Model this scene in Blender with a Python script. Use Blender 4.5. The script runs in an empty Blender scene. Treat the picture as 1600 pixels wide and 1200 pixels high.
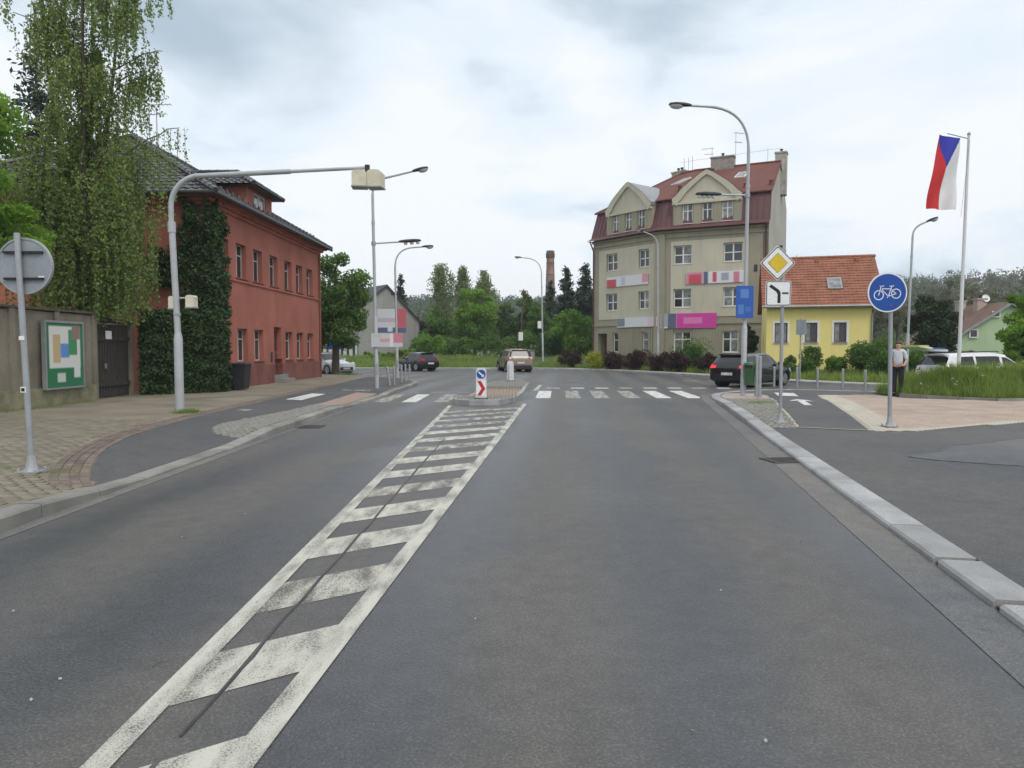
import bpy, bmesh, math, random
import numpy as np
from mathutils import Vector, Matrix
R = math.radians
SC = bpy.context.scene
COL = SC.collection
rng = np.random.default_rng(7)
random.seed(7)

# ------------------------------------------------------------------ camera
FPX, HOR, CAMH = 1130.0, 545.0, 1.65            # focal length in photo pixels, horizon row, eye height
PITCH = math.atan((600 - HOR) / FPX)
cam = bpy.data.cameras.new('camera'); camo = bpy.data.objects.new('camera', cam); COL.objects.link(camo)
camo.location = (0, 0, CAMH); camo.rotation_euler = (math.pi / 2 - PITCH, R(0.0), 0)
cam.sensor_width = 36; cam.lens = FPX / 1600 * 36; cam.clip_end = 6000; cam.clip_start = 0.05
SC.camera = camo
# ------------------------------------------------------------------ world: overcast sky with broken cloud
SUN_EL, SUN_AZ = R(52), R(150)                  # azimuth clockwise from +Y
w = bpy.data.worlds.new('World'); SC.world = w; w.use_nodes = True
nt = w.node_tree; nt.nodes.clear()
def wn(t, **k):
    n = nt.nodes.new(t)
    for a, b in k.items(): setattr(n, a, b)
    return n
sky = wn('ShaderNodeTexSky', sky_type='NISHITA', sun_disc=False, sun_elevation=SUN_EL, sun_rotation=SUN_AZ)
sky.air_density = 1.0; sky.dust_density = 2.0
bg1 = wn('ShaderNodeBackground'); bg1.inputs[1].default_value = 0.13
nt.links.new(sky.outputs[0], bg1.inputs[0])
tc = wn('ShaderNodeTexCoord'); sx = wn('ShaderNodeSeparateXYZ'); nt.links.new(tc.outputs['Generated'], sx.inputs[0])
mz = wn('ShaderNodeMath', operation='MAXIMUM'); nt.links.new(sx.outputs[2], mz.inputs[0]); mz.inputs[1].default_value = 0.0
az = wn('ShaderNodeMath', operation='ADD'); nt.links.new(mz.outputs[0], az.inputs[0]); az.inputs[1].default_value = 0.22
dx = wn('ShaderNodeMath', operation='DIVIDE'); nt.links.new(sx.outputs[0], dx.inputs[0]); nt.links.new(az.outputs[0], dx.inputs[1])
dy = wn('ShaderNodeMath', operation='DIVIDE'); nt.links.new(sx.outputs[1], dy.inputs[0]); nt.links.new(az.outputs[0], dy.inputs[1])
cx = wn('ShaderNodeCombineXYZ'); nt.links.new(dx.outputs[0], cx.inputs[0]); nt.links.new(dy.outputs[0], cx.inputs[1]); cx.inputs[2].default_value = 5.1
n1 = wn('ShaderNodeTexNoise'); n1.inputs['Scale'].default_value = 1.15; n1.inputs['Detail'].default_value = 6; n1.inputs['Roughness'].default_value = 0.5; n1.inputs['Distortion'].default_value = 0.35
nt.links.new(cx.outputs[0], n1.inputs['Vector'])
cr = wn('ShaderNodeValToRGB'); e = cr.color_ramp.elements            # cloud body: grey-blue bases to white tops
e[0].position = 0.33; e[0].color = (0.44, 0.535, 0.62, 1); e[1].position = 0.53; e[1].color = (0.90, 0.93, 0.96, 1)
m_ = e.new(0.44); m_.color = (0.76, 0.845, 0.92, 1)
nt.links.new(n1.outputs[0], cr.inputs[0])
bg2 = wn('ShaderNodeBackground'); nt.links.new(cr.outputs[0], bg2.inputs[0]); bg2.inputs[1].default_value = 1.17
mx = wn('ShaderNodeMixShader'); mx.inputs[0].default_value = 0.9
nt.links.new(bg1.outputs[0], mx.inputs[1]); nt.links.new(bg2.outputs[0], mx.inputs[2])
wo = wn('ShaderNodeOutputWorld'); nt.links.new(mx.outputs[0], wo.inputs[0])
# ------------------------------------------------------------------ sun (veiled by cloud)
sl = bpy.data.lights.new('sun', 'SUN'); sl.energy = 1.5; sl.angle = R(26); sl.color = (1.0, 0.965, 0.91)
so = bpy.data.objects.new('sun', sl); COL.objects.link(so)
sd = Vector((math.sin(SUN_AZ) * math.cos(SUN_EL), math.cos(SUN_AZ) * math.cos(SUN_EL), math.sin(SUN_EL)))
so.rotation_euler = (-sd).to_track_quat('-Z', 'Y').to_euler(); so.location = (0, -20, 40)
SC.view_settings.view_transform = 'Standard'; SC.view_settings.look = 'None'
SC.view_settings.exposure = 0.0; SC.view_settings.gamma = 1.0; SC.view_settings.use_curve_mapping = False
SC.cycles.max_bounces = 5; SC.cycles.transparent_max_bounces = 12
SC.cycles.diffuse_bounces = 3; SC.cycles.glossy_bounces = 3; SC.cycles.transmission_bounces = 3

# ------------------------------------------------------------------ survey helpers (photo pixel -> place)
cp, sp = math.cos(PITCH), math.sin(PITCH)
def ray(px, py):
    a, b = (px - 800) / FPX, -(py - 600) / FPX
    return Vector((a, cp + b * sp, -sp + b * cp))
def G(px, py, z=0.0):                            # on level ground of height z
    d = ray(px, py); t = (z - CAMH) / d.z
    return Vector((d.x * t, d.y * t, z))
def AT(px, py, Y):                               # at distance Y
    d = ray(px, py); t = Y / d.y
    return Vector((d.x * t, Y, CAMH + d.z * t))
def XP(px, Y): return (px - 800) / FPX * Y
def ZP(py, Y): return AT(800, py, Y).z

# ------------------------------------------------------------------ materials
MATS = {}
def mat(name, col, rough=0.6, var=0.14, scale=3.0, bump=0.0, bscale=60.0, metal=0.0, spec=0.4, col2=None, fine=0.08, emit=0, coat=0.0, streak=0.0, orand=0.0):
    if name in MATS: return MATS[name]
    m = bpy.data.materials.new(name); m.use_nodes = True; t = m.node_tree; b = t.nodes['Principled BSDF']
    N, L = t.nodes.new, t.links.new
    co = N('ShaderNodeTexCoord')
    n = N('ShaderNodeTexNoise'); n.inputs['Scale'].default_value = scale; n.inputs['Detail'].default_value = 5
    L(co.outputs['Object'], n.inputs['Vector'])
    c2 = col2 or tuple(min(1, c * (1 + var)) for c in col); c1 = tuple(c * (1 - var) for c in col)
    r = N('ShaderNodeValToRGB'); r.color_ramp.elements[0].position = 0.3; r.color_ramp.elements[1].position = 0.7
    r.color_ramp.elements[0].color = (*c1, 1); r.color_ramp.elements[1].color = (*c2, 1)
    L(n.outputs[0], r.inputs[0])
    f = N('ShaderNodeTexNoise'); f.inputs['Scale'].default_value = bscale; f.inputs['Detail'].default_value = 3
    L(co.outputs['Object'], f.inputs['Vector'])
    mr = N('ShaderNodeMapRange'); mr.inputs[1].default_value = 0.3; mr.inputs[2].default_value = 0.7
    mr.inputs[3].default_value = 1 - fine * 2; mr.inputs[4].default_value = 1 + fine * 2
    L(f.outputs[0], mr.inputs[0])
    v = N('ShaderNodeVectorMath'); v.operation = 'SCALE'; L(r.outputs[0], v.inputs[0]); L(mr.outputs[0], v.inputs['Scale'])
    last = v.outputs[0]
    if streak:                                   # rain streaks and dirt running down
        mp = N('ShaderNodeMapping'); mp.inputs['Scale'].default_value = (2.2, 2.2, 0.16); L(co.outputs['Object'], mp.inputs[0])
        s = N('ShaderNodeTexNoise'); s.inputs['Scale'].default_value = 1.6; s.inputs['Detail'].default_value = 6; s.inputs['Roughness'].default_value = .65; L(mp.outputs[0], s.inputs['Vector'])
        q = N('ShaderNodeMapRange'); q.inputs[1].default_value = .5; q.inputs[2].default_value = .72; q.inputs[3].default_value = 1; q.inputs[4].default_value = 1 - streak
        L(s.outputs[0], q.inputs[0])
        v2 = N('ShaderNodeVectorMath'); v2.operation = 'SCALE'; L(last, v2.inputs[0]); L(q.outputs[0], v2.inputs['Scale']); last = v2.outputs[0]
    if orand:                                    # stone-to-stone difference
        oi = N('ShaderNodeObjectInfo'); q = N('ShaderNodeMapRange'); q.inputs[3].default_value = 1 - orand; q.inputs[4].default_value = 1 + orand; L(oi.outputs['Random'], q.inputs[0])
        v3 = N('ShaderNodeVectorMath'); v3.operation = 'SCALE'; L(last, v3.inputs[0]); L(q.outputs[0], v3.inputs['Scale']); last = v3.outputs[0]
    L(last, b.inputs['Base Color'])
    b.inputs['Roughness'].default_value = rough; b.inputs['Metallic'].default_value = metal
    b.inputs['Specular IOR Level'].default_value = spec; b.inputs['Coat Weight'].default_value = coat
    if emit: b.inputs['Emission Color'].default_value = (*col, 1); b.inputs['Emission Strength'].default_value = emit
    if bump:
        bp = N('ShaderNodeBump'); bp.inputs['Strength'].default_value = bump; bp.inputs['Distance'].default_value = 0.02
        L(f.outputs[0], bp.inputs['Height']); L(bp.outputs[0], b.inputs['Normal'])
    MATS[name] = m; return m
def leafmat(name, c1, c2, sc=0.9, trans=0.35):
    if name in MATS: return MATS[name]
    m = bpy.data.materials.new(name); m.use_nodes = True; t = m.node_tree; t.nodes.clear(); N, L = t.nodes.new, t.links.new
    co = N('ShaderNodeTexCoord'); n = N('ShaderNodeTexNoise'); n.inputs['Scale'].default_value = sc; n.inputs['Detail'].default_value = 2
    n2 = N('ShaderNodeTexNoise'); n2.inputs['Scale'].default_value = sc * 9; n2.inputs['Detail'].default_value = 2
    L(co.outputs['Object'], n.inputs['Vector']); L(co.outputs['Object'], n2.inputs['Vector'])
    a = N('ShaderNodeMath'); a.operation = 'ADD'; L(n.outputs[0], a.inputs[0]); L(n2.outputs[0], a.inputs[1])
    r = N('ShaderNodeValToRGB'); r.color_ramp.elements[0].position = 0.78; r.color_ramp.elements[1].position = 1.2
    hf = N('ShaderNodeMath'); hf.operation = 'MULTIPLY'; hf.inputs[1].default_value = 0.5; L(a.outputs[0], hf.inputs[0])
    r.color_ramp.elements[0].position = 0.38; r.color_ramp.elements[1].position = 0.62
    r.color_ramp.elements[0].color = (*c1, 1); r.color_ramp.elements[1].color = (*c2, 1); L(hf.outputs[0], r.inputs[0])
    d = N('ShaderNodeBsdfPrincipled'); d.inputs['Roughness'].default_value = 0.55; d.inputs['Specular IOR Level'].default_value = 0.25
    tr = N('ShaderNodeBsdfTranslucent'); L(r.outputs[0], d.inputs['Base Color'])
    sc_ = N('ShaderNodeVectorMath'); sc_.operation = 'MULTIPLY'; sc_.inputs[1].default_value = (1.25, 1.3, 0.7); L(r.outputs[0], sc_.inputs[0]); L(sc_.outputs[0], tr.inputs[0])
    x = N('ShaderNodeMixShader'); x.inputs[0].default_value = trans; L(d.outputs[0], x.inputs[1]); L(tr.outputs[0], x.inputs[2])
    o = N('ShaderNodeOutputMaterial'); L(x.outputs[0], o.inputs[0]); MATS[name] = m; return m
def paintmat(name, col, wear, sc=26.0, streaky=True):   # road paint: worn off in grains, asphalt shows through
    if name in MATS: return MATS[name]
    m = bpy.data.materials.new(name); m.use_nodes = True; t = m.node_tree; b = t.nodes['Principled BSDF']; N, L = t.nodes.new, t.links.new
    co = N('ShaderNodeTexCoord')
    n = N('ShaderNodeTexNoise'); n.inputs['Scale'].default_value = sc * 4.5; n.inputs['Detail'].default_value = 5; n.inputs['Roughness'].default_value = .75; L(co.outputs['Object'], n.inputs['Vector'])
    mp = N('ShaderNodeMapping'); mp.inputs['Scale'].default_value = (2.6, 0.8, 1); L(co.outputs['Object'], mp.inputs[0])
    g = N('ShaderNodeTexNoise'); g.inputs['Scale'].default_value = 2.6; g.inputs['Detail'].default_value = 4; L(mp.outputs[0], g.inputs['Vector'])
    a = N('ShaderNodeMath'); a.operation = 'MULTIPLY_ADD'; a.inputs[1].default_value = 0.42; L(g.outputs[0], a.inputs[0]); L(n.outputs[0], a.inputs[2])
    q = N('ShaderNodeMapRange'); q.inputs[1].default_value = wear - 0.09; q.inputs[2].default_value = wear + 0.07; L(a.outputs[0], q.inputs[0])
    cn = N('ShaderNodeValToRGB'); cn.color_ramp.elements[0].color = (*[c * .72 for c in col], 1); cn.color_ramp.elements[1].color = (*col, 1)
    cn.color_ramp.elements[0].position = .35; cn.color_ramp.elements[1].position = .6; L(g.outputs[0], cn.inputs[0])
    L(cn.outputs[0], b.inputs['Base Color']); b.inputs['Roughness'].default_value = .65; L(q.outputs[0], b.inputs['Alpha'])
    MATS[name] = m; return m
def blockmat(name, size, blocks, base):           # printed panel: soft-edged fields of colour on one board (u along local X, v along local Z)
    m = bpy.data.materials.new(name); m.use_nodes = True; t = m.node_tree; b = t.nodes['Principled BSDF']; N, L = t.nodes.new, t.links.new
    co = N('ShaderNodeTexCoord'); s = N('ShaderNodeSeparateXYZ'); L(co.outputs['Generated'], s.inputs[0])
    cur = None
    rgb = N('ShaderNodeRGB'); rgb.outputs[0].default_value = (*base, 1); cur = rgb.outputs[0]
    for (u0, u1, v0, v1, c) in blocks:
        f = None
        for o, lo, hi in ((0, u0, u1), (2, v0, v1)):
            for val, up in ((lo, True), (hi, False)):
                k = N('ShaderNodeMapRange'); k.inputs[1].default_value = val - .012; k.inputs[2].default_value = val + .012
                k.inputs[3].default_value = 0 if up else 1; k.inputs[4].default_value = 1 if up else 0
                L(s.outputs[o], k.inputs[0])
                if f is None: f = k.outputs[0]
                else:
                    mm = N('ShaderNodeMath'); mm.operation = 'MULTIPLY'; L(f, mm.inputs[0]); L(k.outputs[0], mm.inputs[1]); f = mm.outputs[0]
        x = N('ShaderNodeMix'); x.data_type = 'RGBA'; L(f, x.inputs[0]); L(cur, x.inputs[6]); x.inputs[7].default_value = (*c, 1); cur = x.outputs[2]
    L(cur, b.inputs['Base Color']); b.inputs['Roughness'].default_value = .5
    return m

# ------------------------------------------------------------------ mesh builder and scene tree
ROOT = {}
def thing(name, loc, label, cat, group=None, kind=None):
    o = bpy.data.objects.new(name, None); COL.objects.link(o); o.location = loc; o.empty_display_size = .2
    tag(o, label, cat, group, kind); ROOT[o.name] = Vector(loc); return o
def tag(o, label=None, cat=None, group=None, kind=None):
    if label: o['label'] = label
    if cat: o['category'] = cat
    if group: o['group'] = group
    if kind: o['kind'] = kind
    return o
def link(name, me, parent=None):
    o = bpy.data.objects.new(name, me); COL.objects.link(o)
    if parent is not None:
        o.parent = parent; ROOT[o.name] = ROOT[parent.name]
    else: ROOT[o.name] = Vector((0, 0, 0))
    return o
class MB:
    def __init__(s): s.v = []; s.f = []; s.sm = False
    def add(s, vs, fs):
        o = len(s.v); s.v += [tuple(p) for p in vs]; s.f += [tuple(i + o for i in q) for q in fs]; return s
    def box(s, x0, x1, y0, y1, z0, z1, M=None, bev=0):
        if bev:
            b = bev
            vs = []
            for (xx, yy, zz) in ((x0, y0, z0), (x1, y0, z0), (x1, y1, z0), (x0, y1, z0)): vs.append((xx, yy, zz))
            for (xx, yy) in ((x0, y0), (x1, y0), (x1, y1), (x0, y1)): vs.append((xx, yy, z1 - b))
            for (xx, yy) in ((x0 + b, y0 + b), (x1 - b, y0 + b), (x1 - b, y1 - b), (x0 + b, y1 - b)): vs.append((xx, yy, z1))
            fs = [(3, 2, 1, 0)] + [(i, (i + 1) % 4, 4 + (i + 1) % 4, 4 + i) for i in range(4)] + [(4 + i, 4 + (i + 1) % 4, 8 + (i + 1) % 4, 8 + i) for i in range(4)] + [(8, 9, 10, 11)]
        else:
            vs = [(x, y, z) for z in (z0, z1) for (x, y) in ((x0, y0), (x1, y0), (x1, y1), (x0, y1))]
            fs = [(3, 2, 1, 0), (4, 5, 6, 7)] + [(i, (i + 1) % 4, 4 + (i + 1) % 4, 4 + i) for i in range(4)]
        if M is not None: vs = [M @ Vector(p) for p in vs]
        return s.add(vs, fs)
    def prism(s, poly, d0, d1, M=None):             # poly in local X,Z extruded along local Y from d0 to d1
        n = len(poly); vs = [(p[0], d0, p[1]) for p in poly] + [(p[0], d1, p[1]) for p in poly]
        if M is not None: vs = [M @ Vector(p) for p in vs]
        return s.add(vs, [tuple(range(n)), tuple(range(2 * n - 1, n - 1, -1))] + [(i + n, (i + 1) % n + n, (i + 1) % n, i) for i in range(n)])
    def flat(s, poly, z):
        return s.add([(p[0], p[1], z if len(p) < 3 else p[2]) for p in poly], [tuple(range(len(poly)))])
    def slab(s, poly, z0, z1):
        n = len(poly); vs = [(p[0], p[1], z0) for p in poly] + [(p[0], p[1], z1) for p in poly]
        return s.add(vs, [tuple(range(n - 1, -1, -1)), tuple(range(n, 2 * n))] + [(i, (i + 1) % n, (i + 1) % n + n, i + n) for i in range(n)])
    def tube(s, pts, rad, seg=8, cap=True):
        s.sm = True
        pts = [Vector(p) for p in pts]; n = len(pts)
        if not hasattr(rad, '__len__'): rad = [rad] * n
        up = None; rings = []
        for i in range(n):
            t = (pts[min(i + 1, n - 1)] - pts[max(i - 1, 0)]).normalized()
            if up is None:
                up = Vector((0, 0, 1)) if abs(t.z) < .9 else Vector((1, 0, 0))
            a = t.cross(up)
            if a.length < 1e-5: a = t.cross(Vector((0, 1, 0)))
            a.normalize(); b = t.cross(a).normalized(); up = -b if False else up
            rings.append([pts[i] + (a * math.cos(2 * math.pi * k / seg) + b * math.sin(2 * math.pi * k / seg)) * rad[i] for k in range(seg)])
        vs = [p for r_ in rings for p in r_]
        fs = [(i * seg + k, i * seg + (k + 1) % seg, (i + 1) * seg + (k + 1) % seg, (i + 1) * seg + k) for i in range(n - 1) for k in range(seg)]
        if cap: fs += [tuple(range(seg - 1, -1, -1)), tuple((n - 1) * seg + k for k in range(seg))]
        return s.add(vs, fs)
    def lathe(s, prof, c=(0, 0, 0), seg=12, M=None):  # prof: (r, z)
        s.sm = True
        vs = [(c[0] + r_ * math.cos(2 * math.pi * k / seg), c[1] + r_ * math.sin(2 * math.pi * k / seg), c[2] + z) for r_, z in prof for k in range(seg)]
        if M is not None: vs = [M @ Vector(p) for p in vs]
        n = len(prof)
        fs = [(i * seg + k, i * seg + (k + 1) % seg, (i + 1) * seg + (k + 1) % seg, (i + 1) * seg + k) for i in range(n - 1) for k in range(seg)]
        fs += [tuple(range(seg - 1, -1, -1)), tuple((n - 1) * seg + k for k in range(seg))]
        return s.add(vs, fs)
    def mesh(s, name, m, off=Vector((0, 0, 0))):
        me = bpy.data.meshes.new(name); me.from_pydata([(p[0] - off[0], p[1] - off[1], p[2] - off[2]) for p in s.v], [], s.f)
        me.materials.append(m); me.update()
        if s.sm:
            me.polygons.foreach_set('use_smooth', [True] * len(me.polygons)); me.set_sharp_from_angle(angle=R(40))
        return me
    def build(s, name, m, parent=None, fix=True):
        off = ROOT[parent.name] if parent is not None else Vector((0, 0, 0))
        me = s.mesh(name, m, off)
        if fix:
            b = bmesh.new(); b.from_mesh(me); bmesh.ops.recalc_face_normals(b, faces=b.faces); b.to_mesh(me); b.free()
        return link(name, me, parent)
def struct(o, label=None):
    o['kind'] = 'structure'
    if label: o['label'] = label
    return o
def frame(o, u, n):                                # matrix: local X=u, Y=n (outward), Z=up at o
    u = Vector(u).normalized(); n = Vector(n).normalized(); z = Vector((0, 0, 1))
    M = Matrix(((u.x, n.x, z.x, o[0]), (u.y, n.y, z.y, o[1]), (u.z, n.z, z.z, o[2]), (0, 0, 0, 1))); return M
def copy_tree(o, parent=None):
    c = o.copy(); COL.objects.link(c); c.parent = parent
    for ch in list(o.children): copy_tree(ch, c)
    return c
def resample(poly, step, closed=False):
    P = [Vector(p) for p in poly]; out = [P[0]]; acc = 0; res = []
    L = [0]
    for a, b in zip(P, P[1:]): L.append(L[-1] + (b - a).length)
    n = max(1, round(L[-1] / step)); j = 0
    for i in range(n + 1):
        s_ = L[-1] * i / n
        while j < len(P) - 2 and L[j + 1] < s_: j += 1
        t = (s_ - L[j]) / max(1e-9, L[j + 1] - L[j]); res.append(P[j].lerp(P[j + 1], t))
    return res
def smooth(poly, it=2):                            # Chaikin
    P = [Vector(p) for p in poly]
    for _ in range(it):
        Q = [P[0]]
        for a, b in zip(P, P[1:]): Q += [a.lerp(b, .25), a.lerp(b, .75)]
        P = Q + [P[-1]]
    return P
def sstep(t): t = max(0., min(1., t)); return t * t * (3 - 2 * t)
def pw(tab, y):
    if y <= tab[0][0]: return tab[0][1]
    for (a, va), (b, vb) in zip(tab, tab[1:]):
        if y <= b: return va + (vb - va) * (y - a) / (b - a)
    return tab[-1][1]
def sheet(poly, zf, off, step=0.6, ymax=45):        # a flat polygon cut into strips so that it follows the height function zf
    b = bmesh.new(); b.faces.new([b.verts.new((p[0], p[1], 0)) for p in poly])
    b.normal_update(); bmesh.ops.triangulate(b, faces=b.faces)
    xs = [p[0] for p in poly]; ys = [p[1] for p in poly]
    y = (math.floor(max(min(ys), 5) / step) + 1) * step
    while y < min(max(ys), ymax):
        bmesh.ops.bisect_plane(b, geom=b.verts[:] + b.edges[:] + b.faces[:], plane_co=(0, y, 0), plane_no=(0, 1, 0)); y += step
    for x in (-4.85, -5.0, -5.25, -5.5, -5.75, -6.0):
        if min(xs) < x < max(xs) and max(xs) < 0: bmesh.ops.bisect_plane(b, geom=b.verts[:] + b.edges[:] + b.faces[:], plane_co=(x, 0, 0), plane_no=(1, 0, 0))
    for v in b.verts: v.co.z = zf(v.co.x, v.co.y) + off
    bmesh.ops.recalc_face_normals(b, faces=b.faces)
    me = bpy.data.meshes.new('sheet'); b.to_mesh(me); b.free()
    if me.polygons and me.polygons[0].normal.z < 0: me.flip_normals()
    return me
def sheet_obj(name, poly, zf, off, m, parent=None, **k):
    me = sheet(poly, zf, off, **k); me.materials.append(m); return link(name, me, parent)
def inpoly(x, y, poly):
    c = False; n = len(poly); j = n - 1
    for i in range(n):
        xi, yi, xj, yj = poly[i][0], poly[i][1], poly[j][0], poly[j][1]
        if (yi > y) != (yj > y) and x < (xj - xi) * (y - yi) / (yj - yi) + xi: c = not c
        j = i
    return c

# ================================================================== THE SETTING
def asphalt(name, col, tracks=True, rough=.62, speck=.34, warm=(1.06, 1.0, .93)):
    m = bpy.data.materials.new(name); m.use_nodes = True; t = m.node_tree; b = t.nodes['Principled BSDF']; N, L = t.nodes.new, t.links.new
    co = N('ShaderNodeTexCoord'); s = N('ShaderNodeSeparateXYZ'); L(co.outputs['Object'], s.inputs[0])
    big = N('ShaderNodeTexNoise'); big.inputs['Scale'].default_value = .35; big.inputs['Detail'].default_value = 6; L(co.outputs['Object'], big.inputs['Vector'])
    mid = N('ShaderNodeTexNoise'); mid.inputs['Scale'].default_value = 5; mid.inputs['Detail'].default_value = 6; mid.inputs['Roughness'].default_value = .6; L(co.outputs['Object'], mid.inputs['Vector'])
    fin = N('ShaderNodeTexNoise'); fin.inputs['Scale'].default_value = 75; fin.inputs['Detail'].default_value = 3; L(co.outputs['Object'], fin.inputs['Vector'])
    ag = N('ShaderNodeTexVoronoi'); ag.inputs['Scale'].default_value = 62; L(co.outputs['Object'], ag.inputs['Vector'])
    ramp = N('ShaderNodeValToRGB'); E = ramp.color_ramp.elements
    E[0].position = .3; E[0].color = (col * .80, col * .85, col * .92, 1); E[1].position = .7; E[1].color = (col * warm[0] * 1.2, col * warm[1] * 1.2, col * warm[2] * 1.2, 1)
    fac = big.outputs[0]; ro = None
    if tracks:   # polished wheel tracks, dirtier crown between them
        y1 = N('ShaderNodeMath'); y1.operation = 'MULTIPLY_ADD'; y1.inputs[1].default_value = -0.075; L(s.outputs[1], y1.inputs[0]); L(s.outputs[0], y1.inputs[2])
        nd = N('ShaderNodeMath'); nd.operation = 'MULTIPLY_ADD'; nd.inputs[1].default_value = 1.1; L(big.outputs[0], nd.inputs[0]); L(y1.outputs[0], nd.inputs[2])
        k = N('ShaderNodeMath'); k.operation = 'MULTIPLY'; k.inputs[1].default_value = 3.7; L(nd.outputs[0], k.inputs[0])
        w_ = N('ShaderNodeMath'); w_.operation = 'SINE'; L(k.outputs[0], w_.inputs[0])
        q = N('ShaderNodeMath'); q.operation = 'MULTIPLY_ADD'; q.inputs[1].default_value = .20; L(w_.outputs[0], q.inputs[0]); L(big.outputs[0], q.inputs[2]); fac = q.outputs[0]
        rr = N('ShaderNodeMapRange'); rr.inputs[1].default_value = -1; rr.inputs[2].default_value = 1; rr.inputs[3].default_value = rough - .12; rr.inputs[4].default_value = rough + .1
        L(w_.outputs[0], rr.inputs[0]); L(rr.outputs[0], b.inputs['Roughness'])
    else: b.inputs['Roughness'].default_value = rough
    L(fac, ramp.inputs[0])
    a1 = N('ShaderNodeMapRange'); a1.inputs[1].default_value = .3; a1.inputs[2].default_value = .7; a1.inputs[3].default_value = .86; a1.inputs[4].default_value = 1.14; L(mid.outputs[0], a1.inputs[0])
    a2 = N('ShaderNodeMapRange'); a2.inputs[1].default_value = .25; a2.inputs[2].default_value = .75; a2.inputs[3].default_value = 1 - speck; a2.inputs[4].default_value = 1 + speck; L(fin.outputs[0], a2.inputs[0])
    a3 = N('ShaderNodeMapRange'); a3.inputs[1].default_value = .0; a3.inputs[2].default_value = .5; a3.inputs[3].default_value = 1.28; a3.inputs[4].default_value = .74; L(ag.outputs['Distance'], a3.inputs[0])
    p1 = N('ShaderNodeMath'); p1.operation = 'MULTIPLY'; L(a1.outputs[0], p1.inputs[0]); L(a2.outputs[0], p1.inputs[1])
    p2 = N('ShaderNodeMath'); p2.operation = 'MULTIPLY'; L(p1.outputs[0], p2.inputs[0]); L(a3.outputs[0], p2.inputs[1])
    # dark drips and spots
    sp_ = N('ShaderNodeTexNoise'); sp_.inputs['Scale'].default_value = 2.3; sp_.inputs['Detail'].default_value = 8; sp_.inputs['Roughness'].default_value = .72; L(co.outputs['Object'], sp_.inputs['Vector'])
    s2 = N('ShaderNodeMapRange'); s2.inputs[1].default_value = .635; s2.inputs[2].default_value = .70; s2.inputs[3].default_value = 1; s2.inputs[4].default_value = .7; L(sp_.outputs[0], s2.inputs[0])
    p3 = N('ShaderNodeMath'); p3.operation = 'MULTIPLY'; L(p2.outputs[0], p3.inputs[0]); L(s2.outputs[0], p3.inputs[1])
    v = N('ShaderNodeVectorMath'); v.operation = 'SCALE'; L(ramp.outputs[0], v.inputs[0]); L(p3.outputs[0], v.inputs['Scale'])
    L(v.outputs[0], b.inputs['Base Color']); b.inputs['Specular IOR Level'].default_value = .45
    bp = N('ShaderNodeBump'); bp.inputs['Strength'].default_value = .35; bp.inputs['Distance'].default_value = .008; L(ag.outputs['Distance'], bp.inputs['Height']); L(bp.outputs[0], b.inputs['Normal'])
    return m
M_road = asphalt('road_asphalt', .098, True, .50)
M_path = asphalt('path_asphalt', .098, False, .75, .25, (1.02, 1.0, .97))
M_drive = asphalt('drive_asphalt', .102, False, .75, .3, (1.05, 1.0, .94))
M_drive2 = asphalt('old_drive_asphalt', .145, False, .8, .3, (1.05, 1.0, .93))
M_gut = asphalt('gutter_concrete', .165, False, .8, .2, (1.08, 1.0, .88))
M_granite = mat('kerb_granite', (.315, .318, .315), .75, .26, 1.6, .15, 150, fine=.16, orand=.14)
M_conk = mat('kerb_concrete', (.235, .228, .205), .85, .28, 1.6, .2, 120, fine=.12, orand=.12)
M_pave = mat('beige_paving', (.212, .183, .138), .85, .25, .8, .25, 40, fine=.08)
M_paver = mat('grey_paver', (.205, .180, .138), .85, .28, 5, .2, 140, fine=.1, orand=.18)
M_pink = mat('pink_paver', (.41, .325, .265), .85, .16, 1.3, .15, 140, fine=.09, orand=.08)
M_palepav = mat('pale_paver', (.46, .425, .35), .85, .12, 2, .15, 140)
M_joint = mat('joint_sand', (.17, .15, .12), .9, .2, 6)
M_jointg = mat('joint_moss', (.15, .14, .10), .95, .25, 9)
M_redbr = mat('red_brick_border', (.165, .13, .108), .85, .22, 4, .2, 120, orand=.2)
M_cob = mat('granite_sett', (.215, .208, .188), .75, .28, 7, .2, 160, fine=.1)
M_paint = paintmat('road_paint', (.52, .505, .44), .63)
M_paintw = paintmat('worn_road_paint', (.50, .485, .42), .70)
M_paintg = asphalt('ghost_patch', .118, False, .65)
M_white = paintmat('fresh_road_paint', (.66, .66, .62), .54)
M_tar = mat('tar', (.045, .045, .047), .5, .2, 8)
M_iron = mat('cast_iron', (.06, .055, .05), .6, .3, 12, metal=.3)
M_soil = mat('soil', (.13, .085, .045), .95, .3, 20, .4, 60)
M_grassg = mat('grass_ground', (.055, .095, .022), .95, .3, 1.4, .4, 40)
M_foot = mat('footpath_concrete', (.36, .33, .26), .85, .12, .8)

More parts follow.
